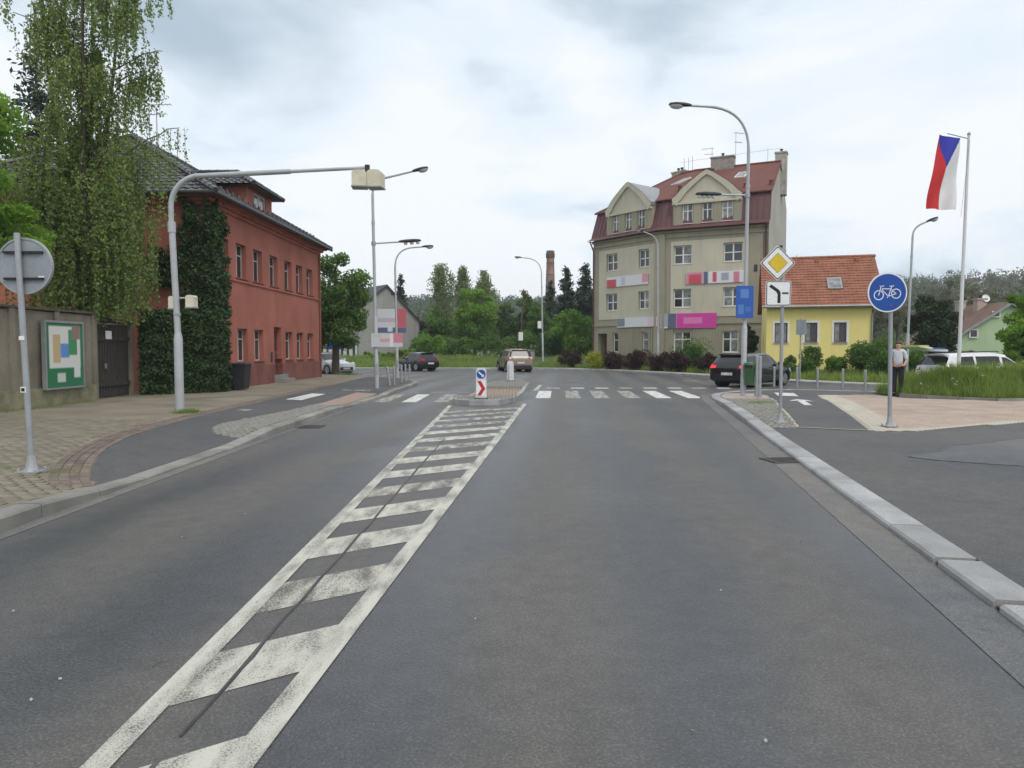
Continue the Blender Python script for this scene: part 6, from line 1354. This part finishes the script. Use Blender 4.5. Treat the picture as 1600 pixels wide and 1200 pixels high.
def spruce(name, label, x, y, z0, H, W, m=None, n=5000, leaf=.3, group=None, flat=.25):
    t = thing(name, (x, y, z0), label, 'tree', group); lv = int(H / .34); P, ws = [], []
    mb = MB(); mb.tube([(x, y, z0 - .2), (x, y, z0 + H)], [H * .018, .02], 6)
    br = []
    for i in range(lv):
        f = (i + .5) / lv; z = z0 + H * (.06 + .94 * f); rr_ = W / 2 * (1 - f) ** .85 * rng.uniform(.6, 1.2) + .1; z += rng.normal() * .08
        for _ in range(int(4 + 6 * (1 - f))):
            a = rng.uniform(0, 2 * math.pi); l = rr_ * rng.uniform(.7, 1.1); br.append((z, a, l)); mb.tube([(x, y, z), (x + math.cos(a) * l, y + math.sin(a) * l, z - l * flat)], [.03, .008], 3, False)
    L_ = np.array([b_[2] for b_ in br]); idx = rng.choice(len(br), n, p=L_ / L_.sum()); B_ = np.array(br)[idx]; tt = rng.uniform(.1, 1, n) ** .7
    P = np.stack([x + np.cos(B_[:, 1]) * B_[:, 2] * tt, y + np.sin(B_[:, 1]) * B_[:, 2] * tt, B_[:, 0] - B_[:, 2] * tt * flat], 1) + rng.normal(size=(n, 3)) * .11 * (W / 3) - np.array([0, 0, .05]); leaf_mesh('crown', P, leaf, m or L_spr, t, .4); mb.build('trunk', M_bark, t); return t
def bush(name, label, x, y, z0, H, W, m, n=2500, leaf=.14, k=14, D=None, group=None, cat='bush', cr=.26):
    t = thing(name, (x, y, z0), label, cat, group); D = D or W; C = clumps((x, y, z0 + H * .46), (W / 2 * .8, D / 2 * .8, H * .44), k, 2.4, -.95); leaf_mesh('foliage', crown_pts(C, cr * min(W, H), n, .9), leaf, m, t)
    mb = MB()
    for q in C[:10]: mb.tube([(x + rng.normal() * .08, y + rng.normal() * .08, z0 - .05), tuple(q)], [.025, .008], 4, False)
    mb.build('stem', M_bark, t); return t
def on_verge(x, y):                                         # ground height of the verge at a point
    best = min(range(len(kp)), key=lambda i: (kp[i].x - x) ** 2 + (kp[i].y - y) ** 2); o = math.hypot(kp[best].x - x, kp[best].y - y); return bank(kp[best].x, o) + hillz(x, y) - .03
# ---- weeping birch behind the garden wall
bx, by = -13.3, 22.6; t = thing('birch_tree', (bx, by, .1), 'tall weeping birch with hanging twigs in front of the red house', 'tree'); mb = MB()
stems = [[Vector((bx, by, 0)), Vector((bx + .1, by, 3.0)), Vector((bx + dx_ * .35, by + dy_ * .4, 6.0)), Vector((bx + dx_ * .8, by + dy_, 10)), Vector((bx + dx_ * 1.15, by + dy_ * 1.2, zt__))] for dx_, dy_, zt__ in ((.2, .5, 16), (1.5, -.2, 14.5), (-.9, -.3, 15), (.7, -.7, 16.5))]
for k_, tr_ in enumerate(stems): mb.tube(tr_, [.2, .17, .085, .05, .015] if k_ == 0 else [.1, .1, .07, .045, .012], 8)
def tp(z):
    tr_ = stems[rng.integers(0, 4)]; z = min(z, tr_[-1].z)
    for a, b_ in zip(tr_, tr_[1:]):
        if z <= b_.z: return a.lerp(b_, (z - a.z) / (b_.z - a.z))
    return tr_[-1]
strands = []
for i in range(74):
    z = 3.4 + 11.8 * (i / 73) ** .9; a = rng.uniform(0, 2 * math.pi); L_ = rng.uniform(.7, 2.1) * (1.0 if z < 11 else .8)
    if i % 4 == 0: a = rng.uniform(-.5, .5); L_ *= 1.15
    s0 = tp(z); d = Vector((math.cos(a), math.sin(a), 0)); pts = []
    for k in range(7): q = k / 6; pts.append(s0 + d * (L_ * (q ** .85)) + Vector((rng.normal() * .05, rng.normal() * .05, L_ * (1.15 * q - .55 * q * q))))
    mb.tube(pts, [.03 * (1 - z / 22) * (1 - .8 * q / 6) + .008 for q in range(7)], 5, False)
    for k in range(21 if z < 8 else 19):
        q = rng.uniform(.25, 1); j = min(5, int(q * 6)); p = pts[j].lerp(pts[j + 1], q * 6 - j); strands.append((p + Vector((rng.normal() * .12, rng.normal() * .12, 0)), rng.uniform(.8, 2.7) * (1.1 if z < 9 else .72)))
for i in range(330):                                          # long curtains low on the tree
    a = rng.uniform(0, 2 * math.pi); r_ = rng.uniform(.6, 2.3); strands.append((Vector((bx + math.cos(a) * r_ * .95, by + math.sin(a) * r_ * .8, rng.uniform(4.3, 7.0))), rng.uniform(1.3, 3.0)))
P = []
for p, l in strands:
    if p.z - l < 2.3: l = max(.4, p.z - 2.3 - rng.uniform(0, .7))
    n_ = int(l * (42 if p.z < 7.5 else 32)); q = rng.uniform(0, 1, n_); sw = rng.normal(size=2) * .12; P.append(np.stack([p.x + sw[0] * q + rng.normal(size=n_) * .045, p.y + sw[1] * q + rng.normal(size=n_) * .045, p.z - l * q], 1)); mb.tube([p, p + Vector((sw[0] * .5, sw[1] * .5, -l * .5)), p + Vector((sw[0], sw[1], -l))], [.006, .005, .003], 3, False)
leaf_mesh('crown', np.concatenate(P), .088, L_birch, t, .72, (0, 0, -.6)); mb.build('trunk', M_bark, t)
# ---- bright maple at the frame edge
tree('maple_tree', 'bright green maple overhanging the garden wall, far left', -14.2, 18.6, .1, 8.7, 6.0, L_maple, 22000, .17, 60, .13, .2, .28, fill=3.0, flat=.45, lean=(.0, 0), D=4.4)
t = thing('maple_bough', (-12.4, 17.9, 2.5), 'light green leafy bough hanging over the garden wall behind the round sign', 'branch'); C = clumps((-12.05, 17.8, 3.75), (1.15, .7, .6), 13, 2.5, -1); leaf_mesh('leaves', crown_pts(C, .36, 2800, .5), .15, L_maple, t); mb = MB(); limbs(mb, (-13.4, 18.2, 3.0), C, (-12.6, 18, 3.8), .05, 13); mb.build('twig', M_bark, t)
spruce('pine_tree', 'dark blue-green conifer top behind the birch, far left', -21.3, 33, .1, 15.9, 6.4, leafmat('pine_needle', (.03, .05, .042), (.07, .10, .078), .7, .12), 15000, .30, flat=.12)
# ---- ivy: on the garden corner and up the red house
def ivy(name, label, faces, n, leaf=.10, th=.16, rag=1.0):
    faces = [(*f, 0, 0) if len(f) == 4 else f for f in faces]
    t = thing(name, faces[0][0], label, 'ivy'); ar_ = np.array([np.linalg.norm(np.cross(np.array(f[1]) - np.array(f[0]), np.array(f[2]) - np.array(f[0]))) for f in faces]); P = []
    for f, a in zip(faces, ar_):
        k = int(n * a / ar_.sum()); o, uu_, vv_ = [np.array(x, dtype=float) for x in f[:3]]; uu_, vv_ = uu_ - o, vv_ - o; nn_ = np.cross(uu_, vv_); nn_ /= np.linalg.norm(nn_); nn_ = nn_ * f[3]
        s_, q = rng.uniform(0, 1, k), rng.uniform(0, 1, k); edge_ = np.sin(s_ * 17 + q * 5) * .08 + np.sin(q * 23) * .05
        rag_ = lambda v, ph: .09 + .07 * np.sin(v * 9 + ph) + .05 * np.sin(v * 23 + ph * 2.1) + .03 * np.sin(v * 51 + ph)
        keep = (q < 1.0 - rag_(s_, 1.3) * rag + rng.normal(size=k) * .02) & (s_ > rag_(q, .4) * rag * f[4] + rng.normal(size=k) * .015) & (s_ < 1 - rag_(q, 2.7) * rag * f[5])
        s_, q = s_[keep], q[keep]; w_ = (np.sin(s_ * 13 + q * 9) * np.sin(q * 21 - s_ * 7) * .5 + .5); d = (rng.uniform(.0, 1, len(s_)) ** .7) * th * (.5 + .9 * w_)
        P.append(o + s_[:, None] * uu_ + q[:, None] * vv_ + nn_ * d[:, None] + rng.normal(size=(len(s_), 3)) * .03)
    P = np.concatenate(P); P[:, 2] = np.maximum(P[:, 2], .14); leaf_mesh('leaves', P, leaf, L_ivy, t, .8, None, 0.0); return t
A_ = Vector((-10.72, 25.7, 0)); g0, g1 = (-12.25, 23.75), (-10.35, 25.3)
ic = MB(); tk = thing('ivy_wall', (-11.3, 24.5, .12), 'low wall wholly hidden under hanging dark ivy at the corner of the red house', 'wall'); ic.slab([g0, (g1[0], g1[1]), (-10.5, 25.65), (-12.3, 25.65)], .1, 2.55); ic.build('wall_core', M_conw, tk)
fa = [((*g0, .13), (*g1, .13), (*g0, 2.75), -1 if False else 1)]
def face(p, q, z0, z1, out, el=0, er=0): # sign so that leaves stand on the 'out' side
    o = Vector((p[0], p[1], z0)); a = Vector((q[0], q[1], z0)); b_ = Vector((p[0], p[1], z1)); nn_ = (a - o).cross(b_ - o); return (o, a, b_, 1 if nn_.dot(Vector(out)) > 0 else -1, el, er)
iv = ivy('ivy_curtain', 'thick curtain of dark ivy hanging over the corner wall beside the gate', [face(g0, g1, .13, 2.75, (1, -1, 0)), face((-10.35, 25.3), (-10.4, 26.1), .13, 2.7, (1, 0, 0)), ((-12.3, 23.8, 2.6), (-10.3, 25.2, 2.65), (-12.3, 25.4, 2.75), 1)], 19000, .10, .24, .4)
MB().tube([(-11.0, 24.8, .12), (-11.0, 24.75, 2.4)], .05, 6).build('stem', M_bark, iv)
cl = ivy('climbing_ivy', 'dark ivy climbing the corner of the red house up to the eaves', [face((-11.9, 25.66), (-10.55, 25.66), 2.5, 7.1, (0, -1, 0), 1.6, 0), face((-10.66, 25.45), (-10.68, 26.9), 2.3, 7.0, (1, 0, 0), 0, 2.2), face((-13.1, 25.68), (-11.8, 25.68), 3.8, 5.3, (0, -1, 0), 2, 0), face((-10.70, 26.3), (-10.67, 27.0), 3.6, 5.2, (1, 0, 0), 0, 3)], 20000, .10, .28)
MB().tube([(-10.9, 25.6, .5), (-11.1, 25.62, 3), (-11.0, 25.62, 6)], [.06, .05, .02], 6).build('stem', M_bark, cl)
# ---- tree past the red house
tree('linden_tree', 'dense dark green tree past the end of the red house', -10.5, 43.0, .1, 7.9, 4.7, L_mid, 17000, .2, 48, .16, .26, .03, fill=2.6)
# ---- trees beyond the junction: photo column, top row, width, distance
def T(kind, px, ty, wpx, Y, label, m=None, n=6000, leaf=None, name=None, **k):
    x = XP(px, Y); z0 = on_verge(x, Y); H = ZP(ty, Y) - z0; W = wpx * Y / FPX; g_ = 'trees beyond the junction' if px < 1200 else 'trees on the right'
    if kind == 's': return spruce(name or 'spruce_tree', label, x, Y, z0, H, W, m, n, leaf or .34, g_)
    if kind == 'b': return bush(name or 'shrub', label, x, Y, z0, H, W, m, n, leaf or .2, k.get('k', 16), D=k.get('D', min(W, 3.5)), group='shrubs along the verge' if px < 1200 else 'shrubs on the right')
    return tree(name or 'leafy_tree', label, x, Y, z0, H, W, m, n, leaf or .3, group=g_, **k)
def far_birch(label, px, ty, wpx, Y):
    x = XP(px, Y); z0 = on_verge(x, Y); H = ZP(ty, Y) - z0; W = wpx * Y / FPX; t = thing('birch_tree', (x, Y, z0), label, 'tree', 'trees beyond the junction'); P = []; mb = MB(); mb.tube([(x, Y, z0 - .2), (x + .2, Y, z0 + H * .5), (x + .1, Y, z0 + H * .97)], [.2, .13, .03], 6)
    for _ in range(230):
        f = rng.uniform(.25, 1.0); r_ = W / 2 * min(1.0, (1 - f) * 3.6 + .3) * (.75 + .25 * math.sin(f * 17 + px)) * rng.uniform(.15, 1.0); a_ = rng.uniform(0, 2 * math.pi); p = np.array([x + r_ * math.cos(a_), Y + r_ * math.sin(a_), z0 + H * f]); l = rng.uniform(.9, 2.6); n_ = int(l * 20)
        q = rng.uniform(0, 1, n_); P.append(p + np.stack([rng.normal(size=n_) * .16, rng.normal(size=n_) * .16, -l * q], 1)); mb.tube([(x + .1, Y, max(z0 + 1, p[2] - r_ * 1.2)), tuple(p)], [.03, .01], 3, False)
    leaf_mesh('crown', np.concatenate(P), .22, L_pale, t, .7, (0, 0, -.5)); mb.build('trunk', M_bbark, t)
far_birch('tall pale birch, leftmost of the three behind the junction', 690, 410, 58, 84)
far_birch('slim pale birch, middle one of the three behind the junction', 724, 414, 46, 86)
far_birch('pale birch, rightmost of the three behind the junction', 757, 420, 58, 85)
T('b', 762, 520, 60, 73, 'low green shrub below the bright round-headed tree', L_mid, 4000)
T('b', 702, 527, 56, 73, 'low green shrub left of the middle of the verge', L_far, 4000)
T('b', 868, 508, 66, 73, 'tall green shrub right of the far street lamp', L_mid, 5000)
T('b', 655, 524, 44, 73, 'dark shrub beside the grey house gable', L_mid, 3500)
T('t', 742, 441, 84, 77, 'bright green round-headed tree in front of the three birches', L_bright, 11000, .27, k=60, cr=.14, bottom=.02, trunk=.22)
T('t', 690, 468, 72, 76, 'broad mid-green tree below the leftmost pale birch', L_mid, 7500, .28, k=34, cr=.18, bottom=.0)
T('t', 790, 462, 50, 82, 'olive tree right of the bright round-headed tree', L_far, 6500, .27, k=45, cr=.16, bottom=.0)
T('t', 825, 441, 56, 80, 'loose-crowned tree behind the thin utility pole', L_far, 8000, .25, k=60, cr=.12, bottom=.0, fill=1.8)
T('s', 884, 418, 60, 86, 'pointed dark spruce left of the apartment house', None, 13000, .40)
T('s', 860, 440, 48, 90, 'smaller dark spruce in front of the brick chimney', None, 9000, .40)
T('s', 914, 412, 66, 84, 'dark spruce touching the left edge of the apartment house', None, 14000, .40)
T('t', 848, 470, 60, 78, 'dark green tree below the brick chimney', L_mid, 6500, .27, k=30, cr=.18, bottom=.0)
T('t', 895, 478, 82, 70, 'fresh green bushy tree beside the apartment house', L_bright, 9500, .26, k=38, cr=.17, bottom=.0)
T('b', 835, 512, 74, 71, 'low green shrub behind the far street lamp', L_mid, 4500)
T('b', 790, 520, 60, 72, 'low green shrub behind the brown car', L_far, 3500)
T('b', 725, 524, 70, 70.5, 'low green shrub in the middle of the verge', L_mid, 4000)
T('b', 676, 518, 50, 71, 'light green shrub on the verge right of the posters', L_bright, 3500)
T('b', 640, 545, 70, 66, 'clipped low hedge on the verge below the lamp posters', L_bright, 3500)
T('b', 588, 549, 66, 67, 'low green hedge in front of the grey house', L_bright, 3500)
T('s', 627, 428, 42, 88, 'small dark spruce behind the roof of the grey house', None, 7000, .36)
T('t', 655, 482, 42, 84, 'dark tree right of the grey house', leafmat('dark_leaf', (.018, .026, .012), (.045, .055, .025), .4, .2), 4000, .3, k=20, cr=.2, bottom=.0)
# ---- planting in front of the apartment house
def along(t_): q = A2.lerp(B2, t_ / .5) if t_ < .5 else B2.lerp(C2, (t_ - .5) / .5); return q
hedge = [(893, 548, 44, 59, 'leftmost burgundy shrub before the entrance of the apartment house', L_burg), (929, 550, 28, 56, 'golden yellow shrub among the burgundy hedge', L_yelg), (962, 548, 48, 54.2, 'burgundy shrub right of the golden shrub', L_burg), (997, 546, 48, 52, 'burgundy shrub below the left wing window', L_burg), (1030, 547, 46, 49.8, 'burgundy shrub at the bend of the facade', L_burg), (1062, 550, 46, 47.7, 'burgundy shrub left of the tall green shrub', L_burg), (1084, 528, 60, 49.5, 'tall loose green shrub before the right wing window', L_mid), (1110, 553, 44, 45.2, 'burgundy shrub behind the black hatchback', L_burg)]
for px, ty, wpx, Y, lab, m in hedge:
    x = XP(px, Y); z0 = on_verge(x, Y); bush('shrub', lab, x, Y, z0, ZP(ty, Y) - z0, wpx * Y / FPX * 1.1, m, 3600, .13, 20, D=1.8, group='shrubs before the apartment house', cr=.3)
Y = 49.5; x = XP(1173.5, Y); tree('thuja_tree', 'narrow dark columnar thuja at the right corner of the apartment house', x, Y, .3, ZP(500, Y) - .3, 1.15, L_thuja, 7000, .15, 26, .22, .1, .0)
for px, ty, wpx, Y, lab, m in ((1265, 538, 40, 40.5, 'loose green shrub against the yellow wall', L_mid), (1232, 552, 26, 41, 'thin green shrub at the left end of the yellow wall', L_far), (1348, 534, 46, 39, 'dark green shrub at the right end of the yellow house', L_mid), (1385, 524, 62, 37.5, 'big dark green shrub behind the person', L_mid), (1425, 540, 50, 38.5, 'dark green shrub right of the person', L_mid), (1305, 556, 30, 40, 'low light shrub under the right window of the yellow house', L_bright)):
    x = XP(px, Y); z0 = on_verge(x, Y); bush('shrub', lab, x, Y, z0, ZP(ty, Y) - z0, wpx * Y / FPX, m, 4200, .13, 20, D=2.0, group='shrubs by the yellow house')
T('t', 1458, 452, 84, 50, 'broad dark conical evergreen left of the green house', L_thuja, 22000, .2, 'evergreen_tree', k=90, cr=.15, bottom=.0)
T('t', 1606, 440, 90, 34, 'bright green leafy tree at the right frame edge', L_bright, 12000, .17, k=40, cr=.16, bottom=.0)
T('t', 1594, 498, 56, 33, 'rounded green bush-like tree before the green house', L_bright, 7000, .16, k=30, cr=.18, bottom=.0)
T('b', 1512, 547, 46, 50, 'low grey-green shrub at the foot of the green house', L_far, 2500)
for px, ty, wpx, Y, lab in ((1478, 410, 66, 96, 'thin budding tree left of the flagpole, behind the evergreen'), (1516, 418, 60, 100, 'thin budding tree right of the flagpole'), (1552, 424, 60, 104, 'budding tree behind the roof of the green house'), (1592, 430, 56, 100, 'budding tree behind the tree at the right frame edge'), (1400, 440, 60, 92, 'brownish budding tree right of the cycle sign'), (1360, 446, 60, 94, 'brownish budding tree behind the cycle sign')):
    T('t', px, ty, wpx, Y, lab, L_bare if px != 1592 else L_far, 7000, .2, 'budding_tree', k=80, cr=.09, bottom=.1, trunk=.22, fill=1.7)
# ---- wooded hills: one mass of crowns
def wood(name, label, spots, m, leaf, per):
    P = []
    for (x, y, h, r_) in spots:
        z0 = hillz(x, y) + .8; d = unit(per); P.append(np.array([x, y, z0 + h * .55]) + d * np.array([r_, r_, h * .5]) * (rng.uniform(.25, 1, per) ** .5)[:, None])
    o = leaf_mesh(name, np.concatenate(P), leaf, m, None, .8); tag(o, label, 'woods', kind='stuff')
sp_ = []
for _ in range(620):
    Y = rng.uniform(230, 520); px = rng.uniform(500, 960); sp_.append((XP(px, Y), Y, rng.uniform(8, 13), rng.uniform(3.0, 5.0)))
wood('hill_woods', 'wooded hill on the horizon behind the trees', sp_, leafmat('woods_leaf', (.045, .08, .042), (.09, .135, .075), .06, .2), 1.3, 130)
sp_ = []
for _ in range(420):
    Y = rng.uniform(120, 380); px = rng.uniform(1235, 1800); sp_.append((XP(px, Y), Y, rng.uniform(6, 11), rng.uniform(2.2, 4.0)))
wood('slope_woods', 'brownish wooded slope rising behind the green house', sp_, leafmat('slope_leaf', (.065, .078, .046), (.125, .14, .08), .08, .2), .8, 150)
for px, py, w_, Y, lab in ((1515, 437, 10, 300, 'tiny house on the skyline, left of two'), (1566, 439, 11, 300, 'tiny house on the skyline, right of two')):
    x = XP(px, Y); z = ZP(py, Y); hz_ = hillz(x, Y); t = thing('hill_house', (x, Y, hz_), lab, 'house', 'houses on the skyline'); W = w_ * Y / FPX / 2; MB().box(x - W, x + W, Y - 3, Y + 3, hz_, z - 1).build('wall', M_al, t); MB().prism([(x - W - .4, z - 1), (x + W + .4, z - 1), (x + W * .8, z + .6), (x - W * .8, z + .6)], Y - 3.4, Y + 3.4).build('roof', M_brt, t); MB().box(x - .6, x + .6, Y - 3.06, Y - 3.0, z - 3.2, z - 1.8).build('window', M_glass, t)
# ---- grass
def blades(P, h, m, name, parent=None, w_=.012):
    n = len(P); P = np.asarray(P); a = rng.uniform(0, 2 * math.pi, n); d = np.stack([np.cos(a), np.sin(a), np.zeros(n)], 1); hh = (h * rng.uniform(.5, 1.3, n))[:, None]; ln = rng.normal(size=(n, 3)) * .25 * hh; ln[:, 2] = 0
    V = np.empty((n, 3, 3)); V[:, 0] = P - d * w_; V[:, 1] = P + d * w_; V[:, 2] = P + ln + np.array([0, 0, 1]) * hh; off = np.array(ROOT[parent.name]) if parent is not None else 0; V = (V - off).reshape(-1, 3)
    me = bpy.data.meshes.new(name); me.vertices.add(n * 3); me.vertices.foreach_set('co', V.astype(np.float32).ravel()); me.loops.add(n * 3); me.loops.foreach_set('vertex_index', np.arange(n * 3, dtype=np.int32)); me.polygons.add(n); me.polygons.foreach_set('loop_start', np.arange(n, dtype=np.int32) * 3); me.polygons.foreach_set('loop_total', np.full(n, 3, dtype=np.int32)); me.update(calc_edges=True); me.materials.append(m); return link(name, me, parent)
mound = [(12.75, 23.5), (13.4, 22.2), (14.2, 21.25), (16, 21.5), (19, 21.2), (24, 20.6), (26, 22), (21, 23.6), (17, 24.6), (14.3, 25.7), (12.95, 25.8)]
def mz_(x, y):
    d = min(abs((Vector((x, y)) - Vector(a)).cross((Vector(b_) - Vector(a)).normalized())) if 0 <= (Vector((x, y)) - Vector(a)).dot((Vector(b_) - Vector(a)).normalized()) <= (Vector(b_) - Vector(a)).length else 9 for a, b_ in zip(mound, mound[1:] + mound[:1])); return .1 + (.66 + .03 * max(0, x - 13)) * sstep(d / 1.5)
bmx = bmesh.new()
for i in range(44):
    for j in range(26): pass
gx, gy = np.arange(12.5, 26.5, .3), np.arange(20.4, 26.2, .3); mm = MB(); mm.sm = True
for x in gx:
    for y in gy:
        if inpoly(x + .15, y + .15, mound): mm.add([(a, b_, mz_(a, b_) if inpoly(a, b_, mound) else .09) for a, b_ in ((x, y), (x + .3, y), (x + .3, y + .3), (x, y + .3))], [(0, 1, 2, 3)])
struct(mm.build('grass_mound', M_grassg, fix=False), 'raised grass bed by the flagpole')
P = []
while len(P) < 22000:
    x, y = rng.uniform(12.7, 24), rng.uniform(20.8, 25.8)
    if inpoly(x, y, mound): P.append((x, y, mz_(x, y) - .02))
tag(blades(P, .40, L_grass, 'tall_grass'), 'tall green grass on the bed round the flagpole', 'grass', kind='stuff')
fl = []
for _ in range(60):
    x, y = rng.uniform(12.9, 20), rng.uniform(21.3, 25)
    if inpoly(x, y, mound): fl.append((x + rng.normal() * .1, y, mz_(x, y) + rng.uniform(.24, .4)))
tag(leaf_mesh('meadow_flowers', np.repeat(np.array(fl), 5, 0) + rng.normal(size=(len(fl) * 5, 3)) * .03, .035, mat('white_petal', (.75, .75, .70), .7), None, 1.0), 'small white flowers in the tall grass', 'flowers', kind='stuff')
bm_ = [Vector((12.7, 23.6, 0)), Vector((13.35, 22.1, 0)), Vector((14.2, 21.1, 0)), Vector((16, 21.35, 0)), Vector((19, 21.05, 0))]
for a, b_ in zip(resample(bm_, .95), resample(bm_, .95)[1:]):
    d = (b_ - a).normalized(); nn_ = Vector((-d.y, d.x, 0)) * .07; a2, b2 = a + d * .01, b_ - d * .01; MB().slab([(a2 - nn_).xy, (b2 - nn_).xy, (b2 + nn_).xy, (a2 + nn_).xy], .02, .19).build('edging_stone', M_conk, prt)
P = []
while len(P) < 26000:
    i = rng.integers(0, len(kp) - 1); o = 1.35 + 9 * rng.uniform() ** 1.5; q = kp[i].lerp(kp[i + 1], rng.uniform()) + nrm[i] * o
    if -30 < q.x < 26: P.append((q.x, q.y, bank(kp[i].x, o) - .02))
tag(blades(P, .34, L_grass, 'verge_grass', None, .03), 'rough grass on the far verge', 'grass', kind='stuff')
def tuft(pts, n, h, s_, label, zf):
    P = []
    for (x, y) in pts:
        q = rng.normal(size=(n, 2)) * s_; P += [(x + a, y + b_ * 1.3, zf(x, y) + .005) for a, b_ in q]
    tag(blades(P, h, L_grass, 'grass_tuft', None, .006), label, 'grass', kind='stuff')
tuft([(-7.75, 17.0), (-7.6, 17.1)], 220, .10, .10, 'grass tuft at the foot of the floodlight mast', zl)
tuft([(6.9, 20.4), (7.1, 20.6), (7.4, 20.5), (6.8, 20.2)], 130, .06, .17, 'grass growing between the setts beside the right kerb', zr)
tuft([(6.5, 18.2), (6.7, 18.0), (6.2, 17.7), (6.9, 18.4), (6.4, 17.2)], 70, .035, .14, 'thin moss and grass in the joints of the setts by the priority sign', zr)
tuft([(-6.3, 8.9), (-5.8, 8.8), (-6.6, 9.2), (-5.6, 9.1), (-7.4, 9.4)], 90, .03, .16, 'sparse moss round the foot of the round sign', zl)
tuft([(-12.0, y) for y in np.arange(12, 21, .5)], 40, .09, .10, 'weeds along the foot of the garden wall', zl)
tuft([(-9.9, 42.9), (-10.2, 43.2), (-9.5, 43.1)], 160, .15, .25, 'grass round the trunk of the left tree', lambda x, y: .12)

# ---- litter and petals on the road
fl = np.stack([rng.uniform(-4.4, 5, 90), 2.5 + 18 * rng.uniform(0, 1, 90) ** 1.5, np.full(90, .012)], 1); fl = fl[fl[:, 0] < 2.3 + .19 * fl[:, 1]]
tag(leaf_mesh('road_litter', fl[:45], .02, mat('pale_litter', (.34, .32, .27), .8, .3, 9), None, .7, (0, 1, 0), 3.0), 'scattered pale flecks of litter on the asphalt', 'litter', kind='stuff')

# ---- thin air between here and the hills
hz = MB().box(-1350, 1350, -1350, 1350, -1.9, 52).build('haze', mat('haze_base', (1, 1, 1))); hm_ = bpy.data.materials.new('haze_air'); hm_.use_nodes = True; hm_.node_tree.nodes.clear()
pv_ = hm_.node_tree.nodes.new('ShaderNodeVolumePrincipled'); pv_.inputs['Color'].default_value = (.88, .93, 1, 1); pv_.inputs['Density'].default_value = .0005; ho = hm_.node_tree.nodes.new('ShaderNodeOutputMaterial'); hm_.node_tree.links.new(pv_.outputs[0], ho.inputs['Volume'])
hz.data.materials.clear(); hz.data.materials.append(hm_); tag(hz, 'thin pale air fading the hills', 'haze', kind='stuff')
